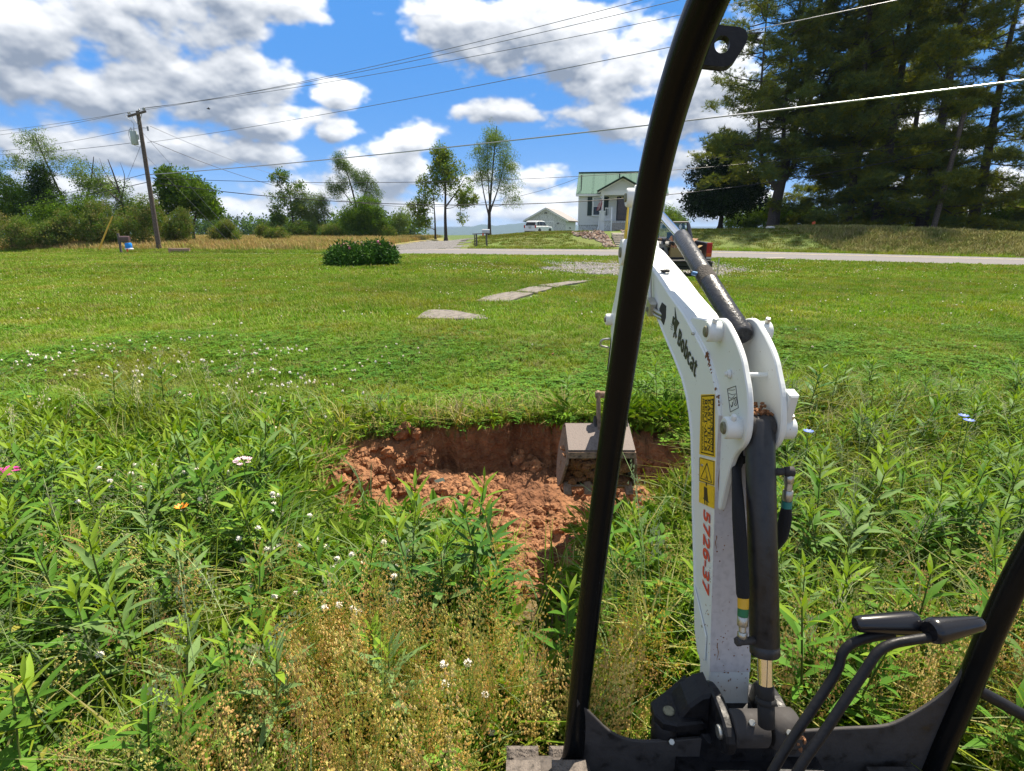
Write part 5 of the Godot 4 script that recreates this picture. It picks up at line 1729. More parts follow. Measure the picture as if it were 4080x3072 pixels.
func wires():
	var base = V(-23.35, ground(-23.35, -38.0), -38.0)
	var H = 8.36 - base.y
	var root = pole_at("utility_pole", "tall wooden utility pole with a crossarm and grey transformer beyond the brown mailbox", base, H, 0.15, 0.11, V(0.1, 0, 0))
	var wood = M("weathered pole wood", lin(0.21, 0.165, 0.135), 0.9, 0.0, "bark", 0.7)
	var steel = M("galvanised line hardware", lin(0.25, 0.26, 0.27), 0.5, 0.6)
	var glassy = M("porcelain insulator", lin(0.35, 0.36, 0.38), 0.2)
	var arm_d = V(0.80, 0.0, 0.60)
	var top = V(0.1, H - 0.18, 0.14)
	var g = G.new()
	g.box(top, V(2.6, 0.12, 0.10), Basis(V(0, 1, 0), -atan2(0.6, 0.8)) , 0.01)
	part(root, "crossarm", g, wood)
	for s in [-1, 1]:
		g = G.new()
		g.tube([V(0.1, H - 0.85, 0.12), top + arm_d * 0.75 * s + V(0, -0.05, 0)], 0.018, 6)
		part(root, "arm_brace", g, steel)
	var pins = []
	for t in [-1.22, -0.98, 0.42, 1.02, 1.2]:
		g = G.new()
		g.cyl(top + arm_d * t, top + arm_d * t + V(0, 0.13, 0), 0.015, 0.015, 6)
		g.cyl(top + arm_d * t + V(0, 0.12, 0), top + arm_d * t + V(0, 0.24, 0), 0.055, 0.04, 10, 0.01)
		part(root, "insulator", g, glassy)
		pins.append(base + top + arm_d * t + V(0, 0.22, 0))
	g = G.new()
	g.cyl(V(-0.33, H - 1.95, 0.12), V(-0.33, H - 1.15, 0.12), 0.20, 0.20, 16, 0.02)
	g.box(V(-0.12, H - 1.5, 0.1), V(0.15, 0.3, 0.06))
	var tf = part(root, "transformer", g, M("transformer grey", lin(0.36, 0.42, 0.40), 0.5))
	g = G.new()
	for k in 2: g.cyl(V(-0.40 + k * 0.14, H - 1.15, 0.12), V(-0.42 + k * 0.18, H - 0.95, 0.12), 0.035, 0.025, 8)
	part(tf, "bushing", g, glassy)
	g = G.new()
	g.tube(curve([V(-0.42, H - 0.95, 0.12), V(-0.62, H - 1.3, 0.15), V(-0.5, H - 1.85, 0.15), V(-0.2, H - 2.05, 0.13), V(0.05, H - 2.1, 0.13)], 5), 0.012, 5)
	g.tube(curve([V(-0.24, H - 0.97, 0.12), V(-0.2, H - 0.7, 0.16), V(-0.55, H - 0.35, 0.2), V(-0.9, H - 0.12, -0.4)], 5), 0.012, 5)
	part(root, "jumper_wire", g, steel)
	g = G.new()
	g.box(V(0.55, H - 1.0, 0.0), V(0.10, 0.26, 0.06), Basis(), 0.01)
	g.tube([V(0.15, H - 0.95, 0), V(0.5, H - 0.97, 0)], 0.02, 6)
	part(root, "cutout_switch", g, steel)
	var base2 = V(27.58, ground(27.58, -38.0), -38.0)
	pole_at("utility_pole", "plain grey wooden pole standing under the pines beyond the road", base2, 7.6, 0.17, 0.13, V(0.55, 0, 0))
	# lines
	var dark = M("black cable", lin(0.012, 0.012, 0.014), 0.5)
	var alu = M("bare line wire", lin(0.16, 0.165, 0.18), 0.4, 0.6)
	var shiny = M("lashed aluminium cable", lin(0.40, 0.41, 0.44), 0.35, 0.8)
	var L = [
		["power_line", "topmost thin line wire rising over the lawn from the crossarm", pins[1], V(9.5, 8.85, -17.6), 0.45, 0.011, alu],
		["power_line", "second thin line wire from the crossarm, just below the topmost", pins[2], V(10.5, 8.8, -17.8), 0.42, 0.011, alu],
		["power_line", "third thin line wire from the tip of the crossarm over the lawn", pins[3], V(12.0, 8.6, -18.0), 0.40, 0.011, alu],
		["power_line", "single thin line rising past the round lug hole from the pole below its transformer", V(-22.98, 6.55, -38), V(17.5, 6.75, -8.5), 0.35, 0.011, alu],
		["telephone_cable", "thick lashed cable sweeping up in front of the tall pines", V(-23.15, 4.66, -38), V(17.2, 5.05, -12.2), 0.25, 0.024, shiny],
		["telephone_cable", "thin black cable passing just above the green roof to the far pole", V(-23.16, 4.46, -38), V(27.9, 6.77, -38), 1.15, 0.016, dark],
		["telephone_cable", "lowest thick black cable crossing in front of the porch gable", V(-22.64, 4.12, -38), V(27.95, 6.25, -37.9), 2.25, 0.024, dark],
		["service_line", "drooping line from the wooden pole to the mast at the cottage eave", V(-22.78, 6.66, -38), V(5.65, 5.35, -48.1), 3.1, 0.014, dark],
		["service_line", "shiny line from the switch below the crossarm towards the slender roadside trees", V(-22.62, 7.5, -38), V(-22.0, 7.0, -86), 1.2, 0.014, shiny],
		["power_line", "highest line leaving the crossarm over the leafy thicket", pins[0], V(-60, 8.6, -52), 0.5, 0.011, alu],
		["power_line", "middle line leaving the crossarm over the leafy thicket", pins[1], V(-60, 8.4, -50), 0.9, 0.011, alu],
		["power_line", "lower line leaving the crossarm over the leafy thicket", V(-23.4, 7.4, -38), V(-60, 8.0, -51), 1.1, 0.011, alu],
		["power_line", "wavy line leaving the pole at its transformer towards the thicket", V(-23.4, 6.6, -38), V(-60, 7.9, -52), 0.7, 0.013, dark],
		["telephone_cable", "upper black cable slanting down into the thicket from the pole", V(-23.4, 4.7, -38), V(-60, 1.7, -52), 0.6, 0.016, dark],
		["telephone_cable", "lower black cable slanting down into the thicket from the pole", V(-23.4, 4.2, -38), V(-60, 1.4, -52), 0.5, 0.022, dark],
		["guy_wire", "guy wire running from the pole into the yellow guard", V(-23.4, 6.4, -38), V(-25.9, 0.1, -36.0), 0.0, 0.010, alu],
		["guy_wire", "guy wire running from the pole down behind the round-headed tree", V(-23.3, 7.3, -38), V(-19.4, 0.1, -41.5), 0.0, 0.010, alu],
		["guy_wire", "shorter guy wire running from the pole down behind the round-headed tree", V(-23.3, 5.9, -38), V(-20.0, 0.1, -41.3), 0.0, 0.010, alu]]
	for l in L:
		g = G.new()
		g.tube(sag(l[2], l[3], l[4]), l[5], 5, false)
		single(l[0], g, l[6], l[1], "cable")
	# little loops that lash the thick cable to its strand
	var gy = thing("guy_guard", "yellow slanting guy wire guard beside the brown mailbox", "guard", V(-25.9, 0.1, -36.0))
	g = G.new()
	g.tube([V(0, 0, 0), V(0.40, 1.0, -0.32), V(0.80, 2.0, -0.64)], [0.05, 0.05, 0.035], 8)
	part(gy, "guard_tube", g, M("yellow plastic", lin(0.52, 0.34, 0.03), 0.6))
	# a bird
	var bird = thing("bird", "small dark bird flying near the wires in front of the clouds", "bird", V(-21.8, 9.6, -44.0), 0.6)
	g = G.new()
	g.tube([V(-0.13, 0, 0), V(-0.06, 0.01, 0), V(0.04, 0.0, 0), V(0.09, 0.015, 0), V(0.13, 0.01, 0)], [0.008, 0.04, 0.045, 0.028, 0.004], 8)
	part(bird, "body", g, M("dark feathers", lin(0.02, 0.02, 0.024), 0.8))
	for s in [-1, 1]:
		g = G.new()
		g.tri(V(0.05, 0.01, 0), V(-0.03, 0.01, 0), V(-0.05, 0.07, s * 0.2))
		g.tri(V(0.05, 0.01, 0), V(-0.05, 0.07, s * 0.2), V(0.03, 0.06, s * 0.13))
		part(bird, "wing", g, M("dark feathers", lin(0.02, 0.02, 0.024), 0.8))
func mailboxes():
	var wood = M("grey post wood", lin(0.26, 0.22, 0.20), 0.9, 0.0, "bark", 1.5)
	var y = ground(-20.7, -30.4)
	var a = thing("mailbox", "brown mailbox on a grey timber post beside the uncut field", "mailbox", V(-20.85, y, -30.6))
	var g = G.new()
	g.box(V(0, 0.5, 0), V(0.10, 1.16, 0.10), Basis(), 0.01)
	part(a, "post", g, wood)
	g = G.new()
	g.box(V(0.20, 0.66, 0), V(0.52, 0.07, 0.09), Basis(), 0.008)
	part(a, "post_arm", g, wood)
	var shape = PackedVector2Array([V2(-0.10, 0), V2(0.10, 0), V2(0.10, 0.14)])
	for k in 9: shape.append(V2(cos(PI * k / 8.0) * 0.10, 0.14 + sin(PI * k / 8.0) * 0.10))
	shape.append(V2(-0.10, 0.14))
	g = G.new()
	g.prism(shape, V(0.08, 0.705, 0), V(0, 0, -1), V(0, 1, 0), V(1, 0, 0), 0, 0.48, 0.006)
	var bx = part(a, "mailbox_body", g, M("brown enamel", lin(0.10, 0.055, 0.055), 0.5))
	g = G.new()
	g.prism(shape, V(0.075, 0.702, 0), V(0, 0, -1), V(0, 1, 0), V(1, 0, 0), -0.012, 0.004, 0.002)
	part(bx, "mailbox_door", g, M("brown enamel", lin(0.10, 0.055, 0.055), 0.5))
	var b = thing("blue_bin", "bright blue and white plastic tub hung below the brown mailbox", "tub", V(-20.42, y + 0.24, -30.62))
	g = G.new()
	g.tube([V(0, 0.08, 0), V(0, 0.15, 0), V(0, 0.30, 0), V(0, 0.36, 0)], [0.15, 0.175, 0.17, 0.13], 16)
	part(b, "tub", g, M("blue plastic", lin(0.01, 0.24, 0.72), 0.25))
	g = G.new()
	g.tube([V(0, 0.0, 0), V(0, 0.02, 0), V(0, 0.07, 0), V(0, 0.08, 0)], [0.17, 0.21, 0.21, 0.18], 16)
	part(b, "white_rim", g, M("white plastic", lin(0.75, 0.76, 0.78), 0.3))
	var fl = thing("marker_flag", "thin orange survey flag standing below the blue tub", "flag", V(-20.28, y, -30.3))
	g = G.new()
	g.cyl(V(0, 0, 0), V(0, 0.32, 0), 0.008, 0.008, 5)
	g.box(V(-0.04, 0.22, 0), V(0.08, 0.14, 0.006))
	part(fl, "flag", g, M("survey orange", lin(0.60, 0.10, 0.03), 0.7))
	var k1 = thing("concrete_block", "weathered concrete culvert end in the grass behind the mailbox", "culvert", V(-21.2, ground(-21.2, -36.4), -36.4))
	g = G.new()
	g.box(V(0.1, 0.14, 0), V(1.3, 0.3, 0.25), Basis(), 0.03)
	part(k1, "block", g, M("stained concrete", lin(0.33, 0.22, 0.15), 0.9, 0.0, "wear", 1.5))
	# silver boxes on the frame by the drive
	var c = thing("mailbox_stand", "rough wooden stand with a silver mailbox beside the gravel drive", "mailbox", V(-1.95, ground(-1.9, -36.6), -36.6))
	for p in [[-0.30, 0.82, 0.05], [0.34, 0.86, 0.055], [-0.42, 0.8, 0.03]]:
		g = G.new()
		g.box(V(p[0], p[1] / 2, 0), V(p[2] * 2, p[1], p[2] * 2), Basis(V(0, 0, 1), 0.03), 0.01)
		part(c, "post", g, wood)
	g = G.new()
	g.box(V(-0.05, 0.86, 0), V(1.0, 0.05, 0.22), Basis(V(0, 0, 1), 0.05), 0.008)
	part(c, "shelf", g, wood)
	g = G.new()
	g.prism(shape, V(0.06, 0.89, 0.0), V(0, 0, -1), V(0, 1, 0), V(1, 0, 0), 0, 0.48, 0.006)
	part(c, "mailbox_body", g, M("silver mailbox", lin(0.45, 0.46, 0.48), 0.35, 0.6))
	g = G.new()
	g.box(V(0.12, 0.81, 0.1), V(0.1, 0.16, 0.03))
	part(c, "flag", g, M("survey orange", lin(0.60, 0.10, 0.03), 0.7))
	# white stake, litter and bits of orange near the road
	var st = thing("marker_stake", "slim whitish wooden stake standing in the lawn by the truck", "stake", V(5.50, ground(5.5, -15.2), -15.2))
	g = G.new()
	g.box(V(0, 0.28, 0), V(0.035, 0.58, 0.02), Basis(V(0, 0, 1), -0.03), 0.003)
	part(st, "stake", g, M("pale stake wood", lin(0.55, 0.48, 0.36), 0.8, 0.0, "wear", 4.0))
	var q = thing("white_rock", "white stone lying on the bank between road and pine", "rock", V(16.4, ground(16.4, -36.8), -36.8))
	g = G.new()
	g.ball(V(0, 0.08, 0), V(0.3, 0.11, 0.18), 6, 9, 0.12, 4)
	part(q, "stone", g, M("pale stone", lin(0.55, 0.53, 0.5), 0.9))
	var bd = thing("pale_plank", "pale weathered plank lying at the lawn's edge by the road", "plank", V(10.8, ground(10.8, -23.5) + 0.02, -23.5), 0.25)
	g = G.new()
	g.box(V(0, 0.05, 0), V(0.9, 0.05, 0.2), Basis(), 0.01)
	part(bd, "plank", g, M("pale stake wood", lin(0.55, 0.48, 0.36), 0.8, 0.0, "wear", 4.0))
	var of = thing("marker_flag", "small orange survey flag on the bank left of the hump of long grass", "flag", V(18.9, ground(18.9, -36.6), -36.6))
	g = G.new()
	g.cyl(V(0, 0, 0), V(0, 0.45, 0), 0.01, 0.01, 5)
	g.box(V(0.1, 0.38, 0), V(0.2, 0.16, 0.006), Basis(V(0, 0, 1), 0.3))
	part(of, "flag", g, M("survey orange", lin(0.60, 0.10, 0.03), 0.7))
	# old concrete slabs sunk in the lawn
	var conc = M("old walk concrete", lin(0.18, 0.16, 0.138), 0.92, 0.0, "wear", 1.1, "rough", 0.5)
	var slabs = [["single short concrete slab sunk in the lawn, nearest of the old walk", [V2(-1.40, -8.20), V2(-0.37, -8.12), V2(-0.42, -8.42), V2(-1.0, -9.0), V2(-1.36, -9.05)]],
		["long concrete slab of the old walk, curving towards the gravel", [V2(-0.70, -10.35), V2(-0.10, -10.22), V2(0.46, -11.6), V2(0.0, -11.9), V2(-0.46, -11.15)]],
		["middle concrete slab of the old walk half hidden by grass", [V2(0.50, -11.66), V2(0.92, -12.65), V2(0.52, -12.95), V2(0.06, -11.98)]],
		["farthest concrete slab of the old walk, its edges overgrown", [V2(0.98, -12.72), V2(1.45, -13.5), V2(2.05, -14.35), V2(1.5, -14.1), V2(0.60, -13.05)]]]
	for s in slabs:
		var mid = V2(0, 0)
		for p in s[1]: mid += p / s[1].size()
		var o = thing("concrete_slab", s[0], "slab", V(mid.x, ground(mid.x, mid.y), mid.y), 0.0, "")
		var rag = PackedVector2Array()
		for i in s[1].size():
			var p = s[1][i]
			var p2 = s[1][(i + 1) % s[1].size()]
			for k in 4: rag.append(p.lerp(p2, k / 4.0) - mid + V2(R(-0.03, 0.03), R(-0.03, 0.03)))
		g = G.new()
		g.prism(rag, V(0, 0, 0), V(1, 0, 0), V(0, 0, 1), V(0, 1, 0), -0.08, 0.045, 0.008)
		part(o, "slab", g, conc)

# ------------------------------------------------------------------ trees
func leaf_clump(n, radius, ll, lw, seed_, flat = 1.0, hang = 0.0):
	var q = RandomNumberGenerator.new()
	q.seed = seed_
	var g = G.new()
	for i in n:
		var d = V(q.randfn(), q.randfn() * flat, q.randfn()).normalized()
		var p = d * radius * pow(q.randf(), 0.5)
		p.y *= flat
		var ax = (d + V(q.randf_range(-0.8, 0.8), q.randf_range(-0.6, 0.6) - hang, q.randf_range(-0.8, 0.8))).normalized()
		var sd = ax.cross(V(q.randf_range(-1, 1), q.randf_range(-1, 1), q.randf_range(-1, 1))).normalized()
		var up = ax.cross(sd)
		var l = ll * q.randf_range(0.7, 1.25)
		var w = lw * q.randf_range(0.75, 1.2)
		var v = q.randf_range(0.75, 1.2)
		g.c = Color(v * q.randf_range(0.92, 1.1), v, v * 0.95)
		var mid = p + ax * l * 0.5 - up * l * 0.10
		g.smooth(false)
		g.tri(p, mid + sd * w * 0.5, p + ax * l)
		g.tri(p, p + ax * l, mid - sd * w * 0.5)
	return g.mesh()
func needle_clump(seed_):
	var q = RandomNumberGenerator.new()
	q.seed = seed_
	var g = G.new()
	for t in 7:                              # seven tufts of needles on a short twig
		var o = V(q.randf_range(-0.25, 0.25), q.randf_range(-0.05, 0.08), q.randf_range(-0.25, 0.25))
		for i in 11:
			var d = V(q.randfn(), absf(q.randfn()) * 0.7 + 0.1, q.randfn()).normalized()
			var sd = d.cross(V(q.randf_range(-1, 1), q.randf_range(-1, 1), q.randf_range(-1, 1))).normalized()
			var v = q.randf_range(0.7, 1.25)
			g.c = Color(v, v, v)
			var l = q.randf_range(0.13, 0.24)
			g.tri(o - sd * 0.011, o + sd * 0.011, o + d * l)
	return g.mesh()
func limb(g, a, b, r0, r1, bend, sides = 6):
	var mid = (a + b) * 0.5 + bend
	g.tube(curve([a, a.lerp(mid, 0.5), mid, mid.lerp(b, 0.5), b], 2), [r0, r0, lerpf(r0, r1, 0.25), lerpf(r0, r1, 0.35), lerpf(r0, r1, 0.5), lerpf(r0, r1, 0.6), lerpf(r0, r1, 0.75), lerpf(r0, r1, 0.9), r1], sides)
func tree(called, label, category, base, trunks, blobs, count, clump, size, mat, tints, bark, limbs = 26, gap = 0.05, group = ""):
	var root = thing(called, label, category, base, 0.0, group)
	var g = G.new()
	var nodes = []
	for t in trunks:                         # each: [points, base radius]
		var pts = curve(t[0], 4)
		var rad = []
		for i in pts.size(): rad.append(t[1] * lerpf(1.0, 0.16, pow(float(i) / (pts.size() - 1), 0.9)) * (1.35 if i == 0 else 1.0))
		g.tube(pts, rad, 9)
		for i in range(2, pts.size()): nodes.append([pts[i], rad[i]])
	var total = 0.0
	for b in blobs: total += b[2]
	var where = []
	var cols = []
	var spots = []
	var guard = 0
	while where.size() < count and guard < count * 8:
		guard += 1
		var k = rng.randf() * total
		var b = blobs[0]
		for e in blobs:
			k -= e[2]
			b = e
			if k <= 0.0: break
		var d = V(rng.randfn(), rng.randfn(), rng.randfn()).normalized()
		var r = pow(rng.randf(), 0.42)
		var p = b[0] + d * b[1] * r
		p += V(R(-1, 1), R(-1, 1), R(-1, 1)) * 0.10 * b[1].length()
		if lump.get_noise_3d((p.x + base.x) * 60.0, p.y * 60.0, (p.z + base.z) * 60.0) < gap - 0.12: continue
		if p.y + base.y < ground(p.x + base.x, p.z + base.z, false): continue
		var s = size * R(0.7, 1.3)
		where.append(Transform3D(Basis(V(R(-1, 1), R(-1, 1), R(-1, 1)).normalized(), R(0, TAU)).scaled(V(s, s, s)), p))
		var c = tints[rng.randi() % tints.size()] * R(0.8, 1.2)
		cols.append(c)
		if spots.size() < limbs and r > 0.5: spots.append(p)
	if nodes.size():
		var org = trunks[0][0][0]
		spots.sort_custom(func(a, b): return (a - org).length() < (b - org).length())
		for p in spots:
			var best = null
			var bd = 1e9
			for nd in nodes:
				var v = p - nd[0]
				var cost = v.length() * (1.0 if v.y > -0.1 else 1.8) + 0.25 * maxf(0.0, 0.6 * Vector2(v.x, v.z).length() - v.y)
				if cost < bd:
					bd = cost
					best = nd
			var r0 = minf(best[1] * 0.62, 0.02 + 0.022 * bd)
			limb(g, best[0], p, r0, 0.008, V(0, -0.06 * bd, 0))
			nodes.append([best[0].lerp(p, 0.55) + V(0, -0.06 * bd, 0), r0 * 0.6])
			nodes.append([p, 0.012])
	if g.n: part(root, "trunk", g, bark)
	many(root, "crown", clump, mat, where, cols, "stuff")
	return root
func pine(label, base, stems, height, low, reach, bark, needles, density = 1.0, yellow = 0.2):
	var root = thing("pine_tree", label, "pine tree", base, 0.0)
	var g = G.new()
	var twig = G.new()
	var where = []
	var cols = []
	for st in stems:                          # each: [points, radius]
		var pts = curve(st[0], 5)
		var rad = []
		for i in pts.size(): rad.append(st[1] * lerpf(1.0, 0.12, float(i) / (pts.size() - 1)) * (1.3 if i == 0 and st[0][0].y < 0.5 else 1.0))
		g.tube(pts, rad, 10)
		var whorls = int((pts[-1].y - maxf(low, pts[0].y)) / 0.62)
		for w in whorls:
			var y = lerpf(maxf(low, pts[0].y + 0.4), pts[-1].y - 0.3, float(w) / maxf(1, whorls - 1))
			var c = pts[0]
			var rr = rad[0]
			for i in pts.size() - 1:
				if pts[i].y <= y and pts[i + 1].y >= y:
					var f = (y - pts[i].y) / maxf(0.01, pts[i + 1].y - pts[i].y)
					c = pts[i].lerp(pts[i + 1], f)
					rr = lerpf(rad[i], rad[i + 1], f)
			var a0 = R(0, TAU)
			for k in 3:
				if rng.randf() < 0.22: continue
				var a = a0 + TAU * k / 3.0 + R(-0.5, 0.5)
				var t = (y - low) / maxf(1.0, height - low)
				var len_ = reach * lerpf(1.0, 0.30, pow(clampf(t, 0, 1), 1.2)) * R(0.5, 1.12)
				var up = lerpf(R(-0.45, 0.25), R(0.2, 0.8), clampf(t, 0, 1))
				var tip = c + V(cos(a), up, sin(a)) * len_
				var mid = c.lerp(tip, 0.5) + V(R(-0.08, 0.08), R(-0.14, 0.05), R(-0.08, 0.08)) * len_
				var brs = curve([c, mid, tip], 4)
				twig.tube(brs, [minf(rr * 0.5, 0.03 + 0.012 * len_), 0.05, 0.045, 0.04, 0.034, 0.028, 0.022, 0.016, 0.01], 5, false)
				var tufts = int(len_ * 15.0 * density)
				for q in tufts:
					var f = 0.25 + 0.78 * pow(rng.randf(), 0.75)
					var side = V(-sin(a), 0, cos(a)) * rng.randfn() * (0.16 + 0.15 * len_ * (1.05 - f))
					var p = brs[int(minf(f, 0.99) * 8.0)].lerp(brs[mini(8, int(minf(f, 0.99) * 8.0) + 1)], minf(f, 0.99) * 8.0 - int(minf(f, 0.99) * 8.0)) + side + V(0, R(-0.30, 0.34), 0)
					var s = R(0.9, 1.6)
					where.append(Transform3D(Basis(V(0, 1, 0), R(0, TAU)) * Basis(V(1, 0, 0), R(-1.0, 1.0)).scaled(V(s, s, s)), p))
					cols.append((Color(0.21, 0.22, 0.028) if rng.randf() < yellow else [Color(0.150, 0.195, 0.055), Color(0.185, 0.210, 0.052), Color(0.115, 0.165, 0.060)][rng.randi() % 3]) * R(0.8, 1.2))
	var tr = part(root, "trunk", g, bark)
	part(tr, "branches", twig, bark)
	many(root, "crown", needle_clump(5), needles, where, cols, "stuff")
	return root
func forest():
	var bark = M("grey brown bark", lin(0.13, 0.105, 0.085), 0.95, 0.0, "bark", 1.4, "rough", 2.0)
	var pbark = M("pine bark", lin(0.155, 0.125, 0.11), 0.95, 0.0, "bark", 0.9, "rough", 3.0)
	var leaf = tinted(M("tree leaf", Color.WHITE, 0.6), 0.9)
	var glossy = tinted(M("glossy leaf", Color.WHITE, 0.28), 0.12)
	var needles = tinted(M("pine needle", Color.WHITE, 0.6), 0.9)
	var fine = leaf_clump(26, 0.30, 0.13, 0.06, 1)
	var wide = leaf_clump(22, 0.34, 0.20, 0.12, 2)
	var feather = leaf_clump(30, 0.42, 0.15, 0.05, 3, 0.4)
	var willow = leaf_clump(26, 0.34, 0.17, 0.035, 4, 1.0, 0.9)
	var mid = [Color(0.085, 0.160, 0.024), Color(0.110, 0.190, 0.026), Color(0.070, 0.140, 0.022)]
	var bright = [Color(0.13, 0.235, 0.02), Color(0.155, 0.26, 0.025), Color(0.10, 0.20, 0.018)]
	var olive = [Color(0.140, 0.215, 0.045), Color(0.175, 0.215, 0.06), Color(0.105, 0.18, 0.04), Color(0.22, 0.21, 0.09)]
	var grey = [Color(0.165, 0.245, 0.09), Color(0.195, 0.265, 0.09), Color(0.14, 0.22, 0.065)]
	var dark = [Color(0.022, 0.042, 0.014), Color(0.03, 0.055, 0.016), Color(0.018, 0.036, 0.014)]
	var at = func(x, z): return V(x, ground(x, z), z)
	# left thicket behind the mailbox
	tree("locust_tree", "tall thin-topped locust with bare airy branches above the thicket", "tree", at.call(-33.6, -45.0), [[[V(0, 0, 0), V(-0.4, 2, 0), V(-1.0, 4.2, 0), V(-1.9, 7.8, 0)], 0.17], [[V(0.2, 0, 0.2), V(0.6, 2.4, 0), V(1.6, 4.6, 0), V(2.2, 6.4, 0)], 0.13]],
		[[V(-1.9, 7.3, 0), V(1.1, 1.0, 1.0), 1.0], [V(-3.6, 5.9, 0.2), V(1.5, 0.6, 1.2), 0.9], [V(-0.6, 6.0, 0), V(1.6, 1.1, 1.2), 1.1], [V(1.4, 5.3, 0), V(1.5, 0.9, 1.2), 1.0], [V(2.6, 4.2, 0), V(1.3, 0.8, 1.0), 0.9], [V(-4.4, 4.5, 0.3), V(1.2, 0.5, 1.0), 0.5]], 330, feather, 0.95, leaf, grey, bark, 70, 0.02)
	tree("ivy_trunk_tree", "trunk wrapped in dark ivy beneath the tall airy locust", "tree", at.call(-34.6, -44.0), [[[V(0, 0, 0), V(-0.1, 3, 0), V(0.1, 6.0, 0)], 0.16]], [[V(-0.2, 4.4, 0.2), V(0.8, 1.5, 0.7), 1.2], [V(0.2, 2.6, 0.3), V(1.3, 1.6, 1.0), 1.3]], 520, fine, 1.0, leaf, [Color(0.03, 0.065, 0.018), Color(0.045, 0.085, 0.02)], bark, 12, -0.2)
	tree("leafy_tree", "broad mid-green tree at the thicket's outer end", "tree", at.call(-38.5, -44.5), [[[V(0, 0, 0), V(0.3, 2.2, 0), V(0.2, 4.5, 0)], 0.15]], [[V(0.0, 3.0, 0), V(2.6, 2.3, 2.0), 2.0], [V(2.2, 2.6, 0.4), V(1.8, 1.6, 1.5), 1.2], [V(-2.5, 2.4, 0), V(2.0, 1.6, 1.5), 1.0]], 1150, fine, 1.15, leaf, mid, bark, 20, -0.05)
	tree("leafy_tree", "rounded leafy tree between the ivy trunk and the yellow guy guard", "tree", at.call(-31.5, -42.5), [[[V(0, 0, 0), V(0.1, 1.6, 0), V(-0.2, 3.2, 0)], 0.12]], [[V(0.0, 2.2, 0), V(1.9, 1.5, 1.5), 1.5], [V(-2.0, 1.8, 0.4), V(1.6, 1.3, 1.3), 1.0], [V(1.4, 1.5, 0.5), V(1.3, 1.2, 1.2), 0.8]], 820, fine, 1.05, leaf, mid + bright, bark, 20, -0.05)
	tree("dead_top_tree", "vine-covered tree with bare dead tips beside the utility pole", "tree", at.call(-29.2, -44.0), [[[V(0, 0, 0), V(0.0, 2.6, 0), V(-0.2, 4.6, 0), V(-0.5, 6.1, 0)], 0.13], [[V(0, 3.0, 0), V(-1.4, 4.4, 0), V(-2.1, 6.0, 0)], 0.06], [[V(0, 3.4, 0), V(0.5, 4.8, 0), V(0.35, 5.9, 0)], 0.045], [[V(-0.2, 4.0, 0), V(-0.9, 5.2, 0), V(-1.1, 6.2, 0)], 0.035]], [[V(-0.2, 3.2, 0), V(1.1, 1.4, 1.0), 1.4], [V(-2.2, 4.2, 0), V(1.2, 0.8, 0.9), 0.6], [V(0.6, 2.0, 0), V(1.4, 1.2, 1.2), 1.0]], 430, fine, 1.0, leaf, mid + grey, bark, 26, -0.02)
	tree("round_tree", "round-headed bright green tree on a forked trunk behind the utility pole", "tree", at.call(-27.6, -50.0), [[[V(0, 0, 0), V(0.05, 1.3, 0), V(-0.35, 2.6, 0), V(-1.0, 4.8, 0)], 0.17], [[V(0.05, 1.2, 0), V(0.6, 2.6, 0), V(0.9, 4.2, 0)], 0.11]], [[V(-0.6, 4.3, 0), V(1.7, 1.5, 1.6), 1.6], [V(0.9, 3.6, 0.2), V(1.6, 1.3, 1.6), 1.4], [V(-1.6, 3.0, 0.2), V(1.0, 0.9, 1.0), 0.5], [V(1.9, 2.7, 0.3), V(1.0, 0.7, 1.0), 0.5], [V(-1.2, 5.5, 0), V(0.9, 0.6, 0.8), 0.4]], 1150, wide, 0.95, leaf, bright + mid, bark, 30, -0.02)
	var hedge_at = [[-39.5, -38.5, 2.0, 1.6], [-36.5, -37.5, 2.2, 1.5], [-33.5, -38.5, 2.3, 1.7], [-30.9, -39.5, 2.0, 1.5], [-28.6, -40.5, 2.6, 1.5], [-26.6, -41.5, 2.9, 1.5], [-25.4, -43.5, 2.2, 1.1], [-23.6, -47.5, 1.5, 1.2], [-21.2, -52.5, 1.2, 1.1]]
	var words = ["at the thicket's far outer end", "next in from the outer end of the thicket", "below the tall airy locust", "just left of the yellow guy guard", "right of the yellow guy guard", "behind the pole's foot", "close behind the utility pole", "under the round-headed tree", "at the inner end of the thicket near the field"]
	for i in hedge_at.size():
		var h = hedge_at[i]
		tree("honeysuckle_shrub", "tangled olive brown shrub " + words[i], "shrub", at.call(h[0], h[1]), [[[V(0, 0, 0), V(0.1, h[2] * 0.7, 0)], 0.05]], [[V(0, h[2] * 0.45, 0), V(h[3], h[2] * 0.5, h[3]), 1.0], [V(R(-1.4, 1.4), h[2] * 0.8, 0), V(h[3] * 0.5, h[2] * 0.45, h[3] * 0.5), 0.5], [V(R(-1.8, 1.8), h[2] * 0.5, 0.5), V(h[3] * 0.5, h[2] * 0.4, h[3] * 0.5), 0.4]], 620, fine, 0.85, leaf, olive + [mid[0]], bark, 26, -0.08, "olive shrubs of the roadside thicket")
